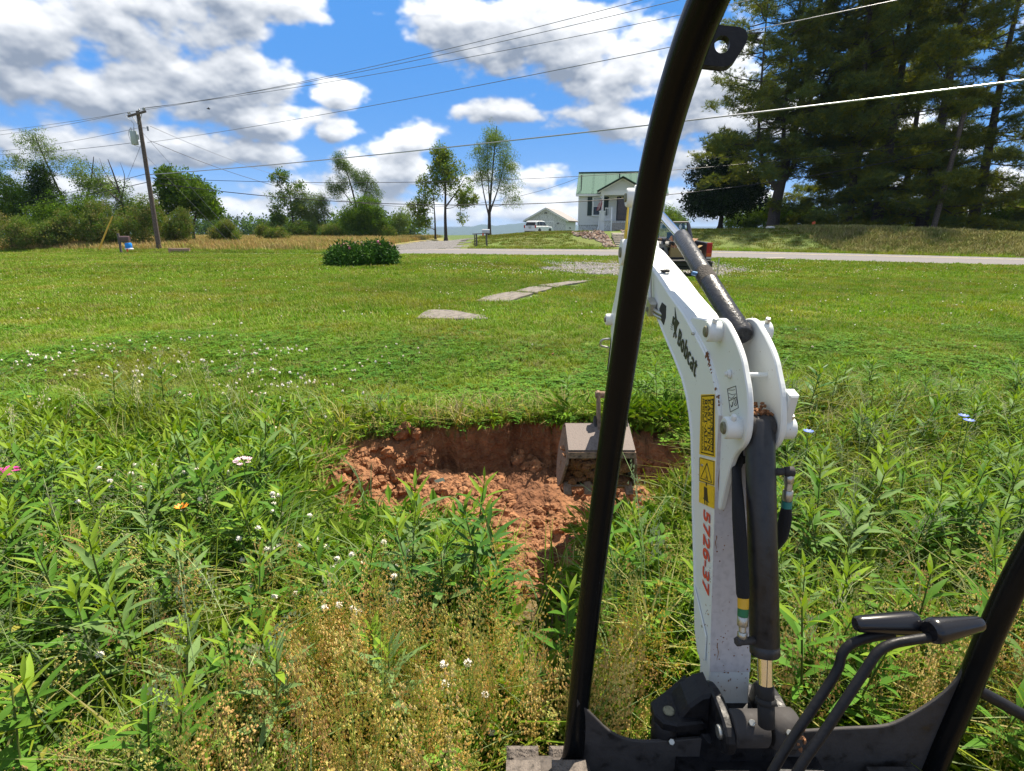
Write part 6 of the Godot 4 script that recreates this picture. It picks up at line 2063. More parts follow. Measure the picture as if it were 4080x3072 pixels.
	# trees along the uncut field
	tree("sumac_tree", "slim tree with separate tufts of leaves at the field's edge", "tree", at.call(-26.4, -70.0), [[[V(0, 0, 0), V(0.05, 3, 0), V(-0.1, 5.4, 0), V(-0.6, 7.6, 0)], 0.13]], [[V(-0.9, 6.8, 0), V(1.2, 0.9, 1.0), 0.6], [V(0.6, 5.4, 0), V(1.4, 1.2, 1.2), 0.8], [V(-1.4, 4.2, 0), V(1.4, 1.3, 1.2), 1.0], [V(1.0, 3.4, 0.2), V(1.5, 1.4, 1.3), 1.0], [V(-1.6, 2.2, 0.3), V(1.2, 1.0, 1.0), 0.8]], 340, wide, 1.05, leaf, grey + mid, bark, 60, 0.06)
	tree("willow_tree", "leaning feathery willow left of the tall field tree", "tree", at.call(-22.8, -70.0), [[[V(0, 0, 0), V(-0.6, 2.2, 0), V(-1.5, 4.2, 0)], 0.12], [[V(0.4, 0, 0), V(0.2, 2.5, 0), V(-0.2, 4.4, 0)], 0.10]], [[V(-1.9, 3.6, 0), V(1.5, 1.6, 1.2), 1.3], [V(-0.2, 3.8, 0), V(1.2, 1.7, 1.1), 1.2], [V(-1.0, 1.8, 0.2), V(1.8, 1.2, 1.2), 0.9]], 720, willow, 1.0, leaf, grey, bark, 40, 0.0)
	tree("field_tree", "tall windswept tree with bare lower branches at the field's edge", "tree", at.call(-19.0, -72.0), [[[V(0, 0, 0), V(-0.1, 3, 0), V(-0.6, 6.2, 0), V(-1.5, 9.6, 0)], 0.20], [[V(-0.1, 2.8, 0), V(1.0, 5.2, 0), V(1.8, 7.4, 0)], 0.11], [[V(-0.1, 3.2, 0), V(-1.5, 5.4, 0), V(-2.4, 6.6, 0)], 0.08]], [[V(-1.5, 8.8, 0), V(1.0, 1.4, 1.0), 0.8], [V(-0.7, 6.9, 0), V(1.6, 1.5, 1.3), 1.1], [V(0.9, 6.6, 0), V(1.4, 1.3, 1.2), 0.9], [V(-2.4, 5.8, 0), V(1.2, 1.1, 1.0), 0.6], [V(2.0, 5.2, 0), V(1.2, 1.2, 1.0), 0.7]], 720, willow, 1.05, leaf, grey + mid, bark, 70, 0.03)
	tree("leafy_bush", "dense bright bushy tree at the foot of the windswept tree", "tree", at.call(-17.0, -67.0), [[[V(0, 0, 0), V(0, 1.6, 0), V(0.2, 3.4, 0)], 0.14]], [[V(0.2, 3.0, 0), V(2.1, 1.7, 1.7), 2.0], [V(-1.6, 2.2, 0.3), V(1.5, 1.3, 1.3), 1.0], [V(1.8, 1.8, 0.3), V(1.5, 1.4, 1.3), 1.0], [V(0, 1.0, 0.5), V(2.6, 1.0, 1.5), 1.0]], 1500, fine, 1.15, leaf, bright + mid, bark, 20, -0.12)
	tree("small_tree", "small thin tree at the end of the field row nearest the drive", "tree", at.call(-13.3, -68.0), [[[V(0, 0, 0), V(0.1, 1.6, 0), V(0.4, 3.4, 0)], 0.07]], [[V(0.4, 2.6, 0), V(1.2, 1.1, 1.0), 1.0], [V(0.2, 1.2, 0), V(1.2, 0.8, 1.0), 0.7]], 230, fine, 1.0, leaf, grey, bark, 34, 0.03)
	var low = [[-28.8, -69.0, 1.9, "left of the slim tufted tree"], [-24.8, -68.0, 2.0, "between the slim tufted tree and the willow"], [-21.0, -67.5, 1.7, "under the leaning willow"], [-31.5, -76.0, 1.6, "at the far end of the field row"], [-14.8, -66.5, 1.5, "under the small thin tree"]]
	for l in low:
		tree("field_shrub", "low green shrub " + l[3], "shrub", at.call(l[0], l[1]), [[[V(0, 0, 0), V(0.1, l[2] * 0.7, 0)], 0.05]], [[V(0, l[2] * 0.45, 0), V(1.6, l[2] * 0.5, 1.3), 1.0]], 420, fine, 1.0, leaf, mid + olive, bark, 16, -0.1)
	# the pair by the drive
	tree("drive_tree", "broad open tree on two dark trunks beside the gravel drive", "tree", at.call(-7.1, -62.0), [[[V(0, 0, 0), V(0.0, 2.6, 0), V(0.1, 5.6, 0), V(-0.1, 9.0, 0)], 0.21], [[V(-1.1, 0, 0.2), V(-1.1, 2.6, 0.1), V(-1.2, 5.0, 0)], 0.13], [[V(0, 3.4, 0), V(1.3, 5.0, 0), V(2.2, 6.4, 0)], 0.10]], [[V(-0.1, 8.4, 0), V(1.3, 1.1, 1.2), 1.0], [V(0.3, 7.0, 0), V(1.9, 1.4, 1.6), 1.4], [V(1.6, 5.6, 0), V(1.7, 1.4, 1.5), 1.1], [V(-1.6, 5.2, 0), V(1.7, 1.5, 1.5), 1.1], [V(-2.8, 3.4, 0), V(1.3, 0.9, 1.2), 0.6], [V(2.4, 4.2, 0), V(1.2, 0.8, 1.0), 0.5], [V(-2.4, 1.8, 0), V(1.3, 0.6, 1.0), 0.4], [V(1.4, 2.4, 0), V(0.9, 0.6, 0.8), 0.25]], 600, wide, 1.0, leaf, [Color(0.14, 0.23, 0.03), Color(0.17, 0.25, 0.035), Color(0.19, 0.23, 0.05)], bark, 90, 0.05)
	tree("vase_tree", "slender vase-shaped tree with upswept branches beside the mailbox stand", "tree", at.call(-2.25, -58.0), [[[V(0, 0, 0), V(0.0, 2.0, 0), V(0.1, 3.4, 0), V(0.4, 6.6, 0), V(0.8, 10.2, 0)], 0.20], [[V(0.0, 1.8, 0), V(-0.5, 4.0, 0), V(-1.0, 7.2, 0)], 0.10], [[V(0.05, 2.4, 0), V(0.9, 4.6, 0), V(1.7, 7.6, 0)], 0.10], [[V(0.05, 3.0, 0), V(-0.1, 6.0, 0), V(-0.1, 9.0, 0)], 0.08]], [[V(0.5, 9.2, 0), V(1.2, 1.5, 1.2), 1.2], [V(-0.3, 7.4, 0), V(1.5, 1.5, 1.4), 1.3], [V(1.6, 7.2, 0), V(1.3, 1.7, 1.3), 1.2], [V(-0.9, 5.6, 0), V(1.0, 1.3, 1.0), 0.6], [V(2.0, 5.2, 0), V(1.2, 1.4, 1.1), 0.8], [V(2.2, 3.4, 0), V(1.0, 0.5, 0.8), 0.25], [V(0.4, 5.6, 0), V(1.2, 1.2, 1.1), 0.5]], 640, willow, 1.0, leaf, [Color(0.19, 0.29, 0.04), Color(0.22, 0.30, 0.05), Color(0.16, 0.25, 0.04)], bark, 110, 0.03)
	# right side: glossy evergreen, pines, bushes behind
	tree("magnolia_tree", "dark glossy broad-leaved evergreen in front of the forked pine", "tree", at.call(19.0, -53.0), [[[V(0, 0, 0), V(0.1, 2.5, 0), V(0.2, 6.0, 0)], 0.26]], [[V(0.2, 6.6, 0), V(1.9, 1.5, 1.8), 1.1], [V(-0.2, 4.6, 0), V(2.8, 1.7, 2.5), 2.0], [V(0.3, 2.8, 0), V(3.3, 1.4, 2.8), 2.0], [V(-1.9, 2.2, 0.4), V(1.7, 1.0, 1.6), 0.8], [V(2.2, 3.8, 0), V(1.9, 1.5, 1.8), 0.9]], 1900, wide, 1.15, glossy, dark, bark, 26, -0.08)
	var b1 = at.call(20.65, -46.0)
	pine("great forked pine with grey lichened trunk and several upright stems", b1, [[[V(0, -0.3, 0), V(0.05, 1.8, 0), V(0.25, 3.6, 0), V(0.7, 7.0, 0), V(1.2, 11, 0), V(1.5, 17, 0), V(1.4, 23, 0)], 0.50], [[V(0.15, 3.0, 0), V(-0.9, 4.2, 0), V(-1.9, 6.5, 0.2), V(-2.2, 10, 0.2), V(-2.4, 16, 0.2)], 0.24], [[V(0.3, 3.6, 0), V(0.0, 5.4, 0.3), V(-0.3, 9, 0.4), V(-0.2, 15, 0.4), V(0.2, 20, 0.4)], 0.22], [[V(0.3, 3.4, 0), V(1.4, 5.4, -0.2), V(2.2, 8.0, -0.2), V(3.4, 13.0, -0.2), V(3.6, 18, 0)], 0.22], [[V(0.9, 8.0, 0), V(2.4, 11.0, 0), V(3.0, 15.0, 0)], 0.14]], 24.0, 4.8, 5.6, pbark, needles, 0.46, 0.14)
	pine("massive dark pine rising behind the grassy hump", at.call(26.9, -43.0), [[[V(0, -0.3, 0), V(0.1, 4, 0), V(0.0, 12, 0), V(0.2, 24, 0)], 0.46], [[V(-1.5, -0.3, -1.0), V(-1.7, 6, -1.0), V(-2.2, 14, -1.0), V(-2.4, 22, -1.0)], 0.36]], 24.0, 1.9, 6.4, pbark, needles, 0.85, 0.24)
	pine("broad pine with yellowish spring shoots beside the plain grey pole", at.call(28.9, -41.0), [[[V(0, -0.3, 0), V(0.1, 4, 0), V(0.0, 12, 0), V(0.3, 22, 0)], 0.48]], 22.0, 2.0, 6.6, pbark, needles, 0.9, 0.40)
	pine("dark pine behind the plain grey pole at the picture's edge", at.call(34.0, -43.0), [[[V(0, -0.3, 0), V(0.1, 5, 0), V(-0.1, 12, 0), V(0.1, 21, 0)], 0.42]], 21.0, 2.0, 6.2, pbark, needles, 0.75, 0.26)
	pine("low-branched dark pine filling the gap behind the other pines", at.call(28.6, -50.0), [[[V(0, -0.3, 0), V(0.0, 5, 0), V(0.2, 12, 0), V(0.1, 20, 0)], 0.40]], 20.0, 1.8, 6.0, pbark, needles, 0.75, 0.22)
	pine("pine by the gravel entrance whose boughs hang into the sky gap", at.call(36.5, -35.0), [[[V(0, -0.3, 0), V(0.0, 5, 0), V(0.1, 10, 0), V(0.0, 17, 0)], 0.40]], 17.0, 2.6, 5.8, pbark, needles, 0.8, 0.26)
	pine("tall pine far back between the massive pine and the plain grey pole", at.call(33.0, -57.0), [[[V(0, -0.3, 0), V(0.0, 5, 0), V(0.2, 12, 0), V(0.1, 20, 0)], 0.40]], 20.0, 1.2, 6.0, pbark, needles, 0.7, 0.10)
	pine("shaggy pine far back behind the plain grey pole", at.call(36.0, -54.0), [[[V(0, -0.3, 0), V(0.0, 5, 0), V(-0.2, 12, 0), V(0.1, 19, 0)], 0.40]], 19.0, 1.4, 6.2, pbark, needles, 0.7, 0.10)
	var bs = [[10.6, -58.0, 2.6, "peeping past the cottage's far end"], [13.4, -62.0, 3.2, "just behind the parked pickup's cab"], [15.6, -60.0, 2.4, "left of the glossy evergreen"], [22.8, -58.0, 2.6, "between evergreen and forked pine trunk"], [25.2, -57.0, 3.4, "just right of the forked pine trunk"], [28.0, -56.0, 3.0, "behind the gap between the pine trunks"], [31.0, -50.0, 3.0, "behind the plain grey pole"], [34.0, -47.0, 3.2, "right of the plain grey pole"], [37.5, -44.5, 3.4, "above the gravel entrance"], [41.0, -42.0, 4.0, "at the outer end beyond the gravel entrance"], [44.0, -48.0, 6.5, "tall at the outer end under the sky gap"]]
	for l in bs:
		tree("green_bush", "sunlit light green bush " + l[3], "bush", at.call(l[0], l[1]), [[[V(0, 0, 0), V(0.1, l[2] * 0.7, 0)], 0.07]], [[V(0, l[2] * 0.5, 0), V(1.9, l[2] * 0.5, 1.6), 1.0], [V(1.2, l[2] * 0.4, 0.3), V(1.4, l[2] * 0.4, 1.2), 0.5]], int(260 * l[2]), fine, 1.1, leaf, bright + grey, bark, 22, -0.08, "light green bushes behind the pines")
	# far wood line in the dip of the field
	var fw = []
	var fc = []
	for k in 900:
		var x = R(-130, -30)
		var z = R(-205, -190)
		var hgt = 6.0 + 5.0 * lump.get_noise_2d(x * 12.0, 3.0) + 3.0 * lump.get_noise_2d(x * 50.0, 3.0)
		var y = R(0.0, 1.0) * hgt
		var s = R(3.0, 6.0)
		fw.append(Transform3D(Basis(V(R(-1, 1), R(-1, 1), R(-1, 1)).normalized(), R(0, TAU)).scaled(V(s, s, s)), V(x, ground(x, z) + y, z)))
		fc.append([mid[0], mid[1], dark[1], olive[2]][k % 4] * R(0.8, 1.2))
	var fo = many(self, numbered("far_woods"), wide, leaf, fw, fc, "stuff")
	tag(fo, "low line of far dark green woods beyond the rusty field", "woods")

# ------------------------------------------------------------------ grass, weeds and flowers
func blade_tuft(n, radius, h0, h1, w, lean, seed_):
	var q = RandomNumberGenerator.new()
	q.seed = seed_
	var g = G.new()
	for i in n:
		var a = q.randf() * TAU
		var p = V(cos(a), 0, sin(a)) * radius * sqrt(q.randf())
		var h = q.randf_range(h0, h1)
		var b = q.randf() * TAU
		var dir = V(cos(b), 0, sin(b))
		var sd = V(-sin(b), 0, cos(b)) * w * q.randf_range(0.7, 1.2)
		var l = lean * q.randf_range(0.3, 1.3)
		var v = q.randf_range(0.7, 1.25)
		g.c = Color(v * q.randf_range(0.9, 1.2), v, v * 0.9)
		g.smooth(true)
		var m = p + V(0, h * 0.6, 0) + dir * l * h * 0.35
		var t = p + V(0, h * (1.0 - 0.25 * l), 0) + dir * l * h
		g.tri(p - sd, p + sd, m - sd * 0.8)
		g.tri(p + sd, m + sd * 0.8, m - sd * 0.8)
		g.tri(m - sd * 0.8, m + sd * 0.8, t)
	return g.mesh()
func lance_leaf(l, w, fold, droop, segs = 5):
	var g = G.new()
	g.smooth(true)
	var prof = [0.18, 0.62, 0.98, 0.86, 0.48, 0.0]
	var prev = []
	for i in segs + 1:
		var t = float(i) / segs
		var c = V(0, 0, 0)
		var y = -droop * t * t * l * 0.5
		var z = l * t * (1.0 - 0.12 * droop * t)
		var hw = w * 0.5 * prof[i]
		var row = [V(-hw, y + fold * hw, z), V(0, y, z), V(hw, y + fold * hw, z)]
		if i > 0:
			g.tri(prev[0], row[0], prev[1])
			g.tri(prev[1], row[0], row[1])
			g.tri(prev[1], row[1], prev[2])
			g.tri(prev[2], row[1], row[2])
		prev = row
	return g.mesh()
func weed_layout(h, n, spread_):
	# stem points and the place of each leaf
	var lean = V(R(-0.16, 0.16), 0, R(-0.10, 0.16)) * h
	var stem = curve([V(0, -0.02, 0), lean * 0.25 + V(0, h * 0.4, 0), lean + V(0, h, 0)], 4)
	var out = []
	var a = R(0, TAU)
	for i in n:
		var t = lerpf(0.20, 1.0, pow(float(i) / (n - 1), 0.62))
		a += 2.4 + R(-0.25, 0.25)
		var f = t * (stem.size() - 1)
		var k = mini(int(f), stem.size() - 2)
		var p = stem[k].lerp(stem[k + 1], f - k)
		var el = lerpf(R(-0.25, 0.25), R(0.95, 1.3), pow(t, 3.0)) if t > 0.5 else R(-0.35, 0.35)
		el = lerpf(R(-0.1, 0.35), R(0.85, 1.25), pow(t, 2.2))
		var s = (0.62 + 0.55 * sin(PI * clampf(t * 0.95, 0, 1))) * lerpf(1.0, 0.62, pow(t, 5.0)) * spread_
		var b = Basis(V(0, 1, 0), a) * Basis(V(1, 0, 0), -el) * Basis(V(0, 0, 1), R(-0.3, 0.3))
		out.append([Transform3D(b.scaled(V(s, s, s)), p), t])
	return [stem, out]
func free_spot(x, z, margin):
	if hole_depth(x, z) > -margin: return false
	if x > -0.1 and x < 1.15 and z > -1.12: return false
	if x > 0.36 and x < 0.62 and z > -1.30: return false
	if x > -0.10 and x < 0.34 and z < -1.35 and z > -2.4 and rng.randf() < 0.93: return false
	return true
func trampled(x, z):                        # the ground the machine has kept down before the hole
	var d = -z
	return d > 1.9 and d < 3.6 and x > -0.44 * d and x < 0.40 * d
func weeds():
	var leaves = [lance_leaf(0.150, 0.026, 0.35, 0.25), lance_leaf(0.165, 0.030, 0.2, 0.5), lance_leaf(0.135, 0.023, 0.45, 0.1)]
	var mg = tinted(M("weed leaf green", lin(0.085, 0.195, 0.026), 0.45), 0.8)
	var my = tinted(M("weed leaf young", lin(0.20, 0.31, 0.03), 0.45), 0.75)
	var mw = tinted(M("weed leaf pale", lin(0.155, 0.245, 0.085), 0.5), 0.7)
	var md = tinted(M("weed leaf deep", lin(0.050, 0.130, 0.024), 0.42), 0.5)
	var ms = M("weed stem", lin(0.12, 0.155, 0.045), 0.7)
	var all = tinted(M("weed leaf", Color.WHITE, 0.5), 0.8)
	# the nearest and largest stand alone with a mesh for each leaf
	var heroes = [[-0.62, -1.15, 0.50, mw], [-0.35, -1.22, 0.46, mw], [-0.28, -1.55, 0.62, md], [-0.90, -1.22, 0.48, mw], [-1.18, -1.30, 0.52, mg], [-0.82, -1.50, 0.52, mg], [-1.10, -1.62, 0.52, mw], [-0.60, -1.62, 0.50, mg], [-1.45, -1.55, 0.54, mg], [-1.38, -1.85, 0.56, mw], [-0.98, -1.92, 0.52, my], [-0.02, -1.75, 0.60, md], [-0.10, -1.80, 0.56, md], 
		[-0.98, -2.05, 0.46, mg], [-1.20, -2.35, 0.48, my], [-1.50, -2.30, 0.50, mg], [-1.75, -2.10, 0.55, my], [-1.85, -1.75, 0.52, mw], [-1.15, -2.80, 0.50, mw], [-1.65, -2.75, 0.48, mg], [-2.1, -2.5, 0.5, my],
		[0.85, -1.75, 0.5, mw], [1.05, -1.55, 0.46, my], [1.25, -1.85, 0.52, mw], [1.02, -2.0, 0.42, mg], [1.4, -2.3, 0.52, mw], [1.55, -1.9, 0.5, mg], [1.75, -2.5, 0.55, my], [1.3, -2.7, 0.42, mg], [1.55, -2.95, 0.55, md], [1.5, -3.2, 0.50, mg], [1.7, -3.35, 0.52, mw], [2.0, -2.95, 0.48, my], [2.4, -3.1, 0.5, mg], [1.95, -3.5, 0.52, md], [2.5, -2.6, 0.45, mw]]
	for i in heroes.size():
		var h = heroes[i]
		var side = "left of the boom and nearer than the hole" if h[0] < 0.4 else "right of the boom"
		var tone = {mw: "pale grey-green", md: "deep green", my: "fresh yellow-green", mg: "mid-green"}[h[3]]
		var lay = weed_layout(h[2] * 0.92, 24 + rng.randi() % 6, R(0.80, 0.98))
		var size = "tall" if h[2] > 0.53 else "knee-high"
		var root = thing("leafy_weed", "%s %s lance-leaved weed standing out %s" % [size, tone, side], "weed", V(h[0], ground(h[0], h[1], false), h[1]), 0.0, "single lance-leaved weeds, " + tone + ", " + size + ", " + side)
		var g = G.new()
		g.tube(lay[0], [0.0042, 0.0042, 0.004, 0.0038, 0.0034, 0.003, 0.0026, 0.0022, 0.0016], 6)
		part(root, "stem", g, ms)
		for e in lay[1]:
			var o = part(root, "leaf", leaves[rng.randi() % 3], my if e[1] > 0.86 and rng.randf() < 0.6 else h[3])
			o.transform = e[0]
	# more of them, each one mesh, six forms
	var forms = []
	for k in 8:
		var lay = weed_layout(1.0, 22, 1.0)
		var st = SurfaceTool.new()
		st.begin(Mesh.PRIMITIVE_TRIANGLES)
		var hh = [0.38, 0.45, 0.48, 0.34][k % 4]
		lay = weed_layout(hh, 24, R(0.62, 0.86))
		var g = G.new()
		g.c = Color(0.12, 0.155, 0.045)
		g.tube(lay[0], [0.004, 0.004, 0.0038, 0.0034, 0.003, 0.0028, 0.0024, 0.002, 0.0014], 4, false)
		for e in lay[1]:
			var lm = leaves[rng.randi() % 3]
			var ar = lm.surface_get_arrays(0)
			var vs = ar[Mesh.ARRAY_VERTEX]
			var ix = ar[Mesh.ARRAY_INDEX]
			var young = e[1] > 0.84
			g.c = (Color(0.20, 0.31, 0.035) if young else [Color(0.085, 0.195, 0.026), Color(0.105, 0.21, 0.03), Color(0.135, 0.225, 0.07)][k % 3]) * R(0.85, 1.15)
			g.smooth(true)
			if ix != null and ix.size():
				for t in range(0, ix.size(), 3): g.tri(e[0] * vs[ix[t]], e[0] * vs[ix[t + 1]], e[0] * vs[ix[t + 2]])
			else:
				for t in range(0, vs.size(), 3): g.tri(e[0] * vs[t], e[0] * vs[t + 1], e[0] * vs[t + 2])
		forms.append(g.mesh())
	var oval = lance_leaf(0.075, 0.034, 0.2, 0.45)
	for k in 4:
		var g = G.new()
		var hh = R(0.26, 0.40)
		var ln = V(R(-0.3, 0.3), 0, R(-0.3, 0.3)) * hh
		var stem = curve([V(0, -0.02, 0), ln * 0.2 + V(0, hh * 0.5, 0), ln + V(0, hh, 0)], 4)
		g.c = Color(0.12, 0.16, 0.04)
		g.tube(stem, 0.0022, 4, false)
		var a = 0.0
		for i in 22:
			var t = lerpf(0.1, 1.0, i / 21.0)
			a += PI if i % 2 else PI * 0.5 + R(-0.3, 0.3)
			var f = t * 8.0
			var p = stem[mini(int(f), 7)].lerp(stem[mini(int(f) + 1, 8)], f - int(f))
			var sc = R(0.6, 1.15) * lerpf(1.0, 0.55, t * t)
			var tr = Transform3D((Basis(V(0, 1, 0), a) * Basis(V(1, 0, 0), -R(-0.2, 0.7)) * Basis(V(0, 0, 1), R(-0.5, 0.5))).scaled(V(sc, sc, sc)), p)
			var ar = oval.surface_get_arrays(0)
			var vs = ar[Mesh.ARRAY_VERTEX]
			var ix = ar[Mesh.ARRAY_INDEX]
			g.c = [Color(0.11, 0.23, 0.03), Color(0.14, 0.26, 0.035), Color(0.09, 0.20, 0.03), Color(0.30, 0.29, 0.05) if rng.randf() < 0.35 else Color(0.12, 0.24, 0.03)][rng.randi() % 4] * R(0.85, 1.15)
			g.smooth(true)
			if ix != null and ix.size():
				for q in range(0, ix.size(), 3): g.tri(tr * vs[ix[q]], tr * vs[ix[q + 1]], tr * vs[ix[q + 2]])
			else:
				for q in range(0, vs.size(), 3): g.tri(tr * vs[q], tr * vs[q + 1], tr * vs[q + 2])
		forms[[1, 3, 5, 7][k]] = g.mesh()
	var made = 0
	var tries = 0
	var rest = []
	while tries < 9000 and rest.size() < 520:
		tries += 1
		var d = sqrt(R(0.8 * 0.8, 3.9 * 3.9))
		var x = R(-1.0, 1.0) * (d * 0.98 + 0.4)
		var z = -d
		if not free_spot(x, z, 0.04): continue
		var left = x < 0.35
		var keep = 0.8
		if left and d > 2.7: keep = 0.35 if x > -1.6 else 0.12
		if left and d > 3.2: keep = 0.04
		if left and d < 1.5 and x > -0.6: keep = 0.22
		if not left and x < 0.75 and d > 3.0: keep = 0.15
		if rng.randf() > keep: continue
		var s = R(0.75, 1.2)
		if trampled(x, z): s = R(0.16, 0.34) if rng.randf() < 0.5 else 0.0
		elif not left and d > 2.2: s *= 0.8
		if s == 0.0: continue
		var tr = Transform3D(Basis(V(0, 1, 0), R(0, TAU)).scaled(V(s, s, s)), V(x, ground(x, z, false), z))
		if made < 240:
			made += 1
			var o = MeshInstance3D.new()
			o.name = numbered("weed_plant")
			o.mesh = forms[rng.randi() % 8]
			o.set_surface_override_material(0, all)
			add_child(o)
			o.transform = tr
			var zone = ("among the clover at the lawn's corner" if d > 2.6 else ("in the thick of the weeds before the clay hole" if d > 1.7 else "in the weeds along the bottom edge")) if left else ("in the weeds at the lawn's edge beyond the boom" if d > 2.4 else "in the weeds between boom and control levers")
			var broad = forms.find(o.mesh) % 2 == 1
			tag(o, ("soft oval-leaved weed " if broad else "ordinary lance-leaved weed ") + zone, "weed", ("oval-leaved weeds " if broad else "massed weeds ") + zone)
		else: rest.append(tr)
	var per = []
	for k in 8: per.append([])
	for i in rest.size(): per[i % 8].append(rest[i])
	for k in 8:
		var o = many(self, numbered("weed_mass"), forms[k], all, per[k], null, "stuff")
		tag(o, "mass of lance-leaved weeds filling the bank around the hole", "weeds", "mass of weeds around the hole")
	undergrowth()
	flowers()
func scatter(called, label, category, mesh, m, count, spot, s0, s1, tints, lift = 0.0):
	var where = []
	var cols = []
	var tries = 0
	while where.size() < count and tries < count * 12:
		tries += 1
		var p = (spot as Callable).call()
		if p == null: continue
		var s = R(s0, s1)
		where.append(Transform3D(Basis(V(0, 1, 0), R(0, TAU)).rotated(V(1, 0, 0), R(-0.12, 0.12)).scaled(V(s, s * R(0.8, 1.25), s)), V(p.x, ground(p.x, p.y) + lift, p.y)))
		var n1 = lump.get_noise_2d(p.x * 6.0 + p.y * 1.5, p.y * 20.0) + 0.5 * lump.get_noise_2d(p.x * 40.0, p.y * 40.0)
		var n2 = lump.get_noise_2d(p.x * 45.0 + 70.0, p.y * 45.0)
		var c = tints[rng.randi() % tints.size()] * R(0.78, 1.22) * (1.14 + 0.28 * n1)
		cols.append(c.lerp(Color(c.g * 1.02, c.g * 0.92, c.b * 1.3), clampf(n2 * 1.1, 0.0, 0.5)) if called.ends_with("grass") else c)
	var o = many(self, numbered(called), mesh, m, where, cols, "stuff")
	tag(o, label, category)
	return o
func undergrowth():
	var blade = tinted(M("grass blade", Color.WHITE, 0.7), 0.75)
	var dull = tinted(M("dry seed stalk", Color.WHITE, 0.8), 0.35)
	var greens = [Color(0.115, 0.220, 0.018), Color(0.150, 0.250, 0.022), Color(0.085, 0.180, 0.016), Color(0.185, 0.265, 0.040)]
	var lawns = [Color(0.138, 0.248, 0.022), Color(0.165, 0.275, 0.030), Color(0.110, 0.215, 0.018), Color(0.205, 0.295, 0.055), Color(0.27, 0.28, 0.10)]
	var in_view = func(d0, d1): 
		var d = sqrt(R(d0 * d0, d1 * d1))
		return V2(R(-1, 1) * (d * 0.96 + 0.5), -d)
	var thin = func(p): 
		var n2 = lump.get_noise_2d(p.x * 34.0 + 500.0, p.y * 34.0)
		return V2((p.x - 4.6) / 4.6, (-p.y - 20.0) / 3.4).length() + n2 * 0.5 < 0.85 and rng.randf() < 0.90
	var slabs = [[V2(-0.9, -8.5), 0.56, 0.42], [V2(0.0, -11.0), 0.62, 0.75], [V2(0.5, -12.3), 0.4, 0.6], [V2(1.3, -13.5), 0.6, 0.6]]
	var lawn_spot = func(d0, d1):
		var p = in_view.call(d0, d1)
		if -p.y > along(road_near, p.x) - 0.15: return null
		if hole_depth(p.x, p.y) > -0.03: return null
		if -p.y > 14.0 and thin.call(p): return null
		for s in slabs:
			var q = p - s[0]
			if absf(q.x - (q.y * -0.45 if s[1] > 0.57 else 0.0)) < s[1] * 0.75 and absf(q.y) < s[2] * 0.8 and rng.randf() < 0.93: return null
		return p
	scatter("lawn_grass", "short mown lawn grass nearest the hole", "grass", blade_tuft(20, 0.075, 0.03, 0.075, 0.0032, 0.9, 1), blade, 13000, func(): return lawn_spot.call(3.3, 8.0), 0.8, 1.3, lawns)
	scatter("lawn_grass", "short mown lawn grass across the middle of the lawn", "grass", blade_tuft(20, 0.13, 0.03, 0.07, 0.005, 0.9, 2), blade, 21000, func(): return lawn_spot.call(7.5, 16.0), 0.9, 1.4, lawns)
	scatter("lawn_grass", "short mown lawn grass towards the road", "grass", blade_tuft(20, 0.22, 0.035, 0.075, 0.009, 0.9, 3), blade, 24000, func(): return lawn_spot.call(15.0, 31.0), 0.9, 1.5, lawns)
	# clover leaves in the lawn and between the weeds
	var g = G.new()
	var q = RandomNumberGenerator.new()
	q.seed = 8
	for i in 16:
		var c = V(q.randf_range(-0.10, 0.10), q.randf_range(0.015, 0.05), q.randf_range(-0.10, 0.10))
		var a = q.randf() * TAU
		var v = q.randf_range(0.75, 1.2)
		g.c = Color(v, v, v)
		for k in 3:
			var b = a + TAU * k / 3.0
			var dd = V(cos(b), q.randf_range(-0.1, 0.25), sin(b))
			var ss = V(-sin(b), 0, cos(b))
			var r = q.randf_range(0.011, 0.016)
			g.smooth(false)
			g.tri(c, c + dd * r + ss * r * 0.6, c + dd * r * 1.7)
			g.tri(c, c + dd * r * 1.7, c + dd * r - ss * r * 0.6)
	var clover = g.mesh()
	var cg = [Color(0.080, 0.190, 0.018), Color(0.110, 0.220, 0.022), Color(0.065, 0.165, 0.020)]
	scatter("clover_leaves", "dark clover leaves in the lawn and under the weeds", "clover", clover, blade, 4200, func():
		var p = in_view.call(1.2, 7.5)
		if not free_spot(p.x, p.y, 0.03): return null
		if -p.y > 4.2 and lump.get_noise_2d(p.x * 34.0 + 500.0, p.y * 34.0) + R(-0.6, 0.6) < 0.16 + 0.10 * (-p.y - 4.0): return null
		return p, 0.9, 1.5, cg)
	# ragged long grass round the weeds and the rim of the hole
	scatter("long_grass", "long arching grass between the weeds", "grass", blade_tuft(16, 0.06, 0.18, 0.42, 0.0034, 0.95, 5), blade, 2400, func():
		var p = in_view.call(0.85, 3.9)
		if not free_spot(p.x, p.y, 0.01): return null
		if p.x < -0.9 and -p.y > 2.6 and rng.randf() < 0.8: return null
		if p.x > -0.9 and p.x < 1.2 and -p.y > 3.3: return null
		if trampled(p.x, p.y) and rng.randf() < 0.93: return null
		if p.x > -0.7 and p.x < 0.4 and -p.y < 1.5 and rng.randf() < 0.6: return null
		return p, 0.65, 1.05, greens + [Color(0.13, 0.22, 0.09), Color(0.16, 0.25, 0.10), Color(0.30, 0.30, 0.12)])
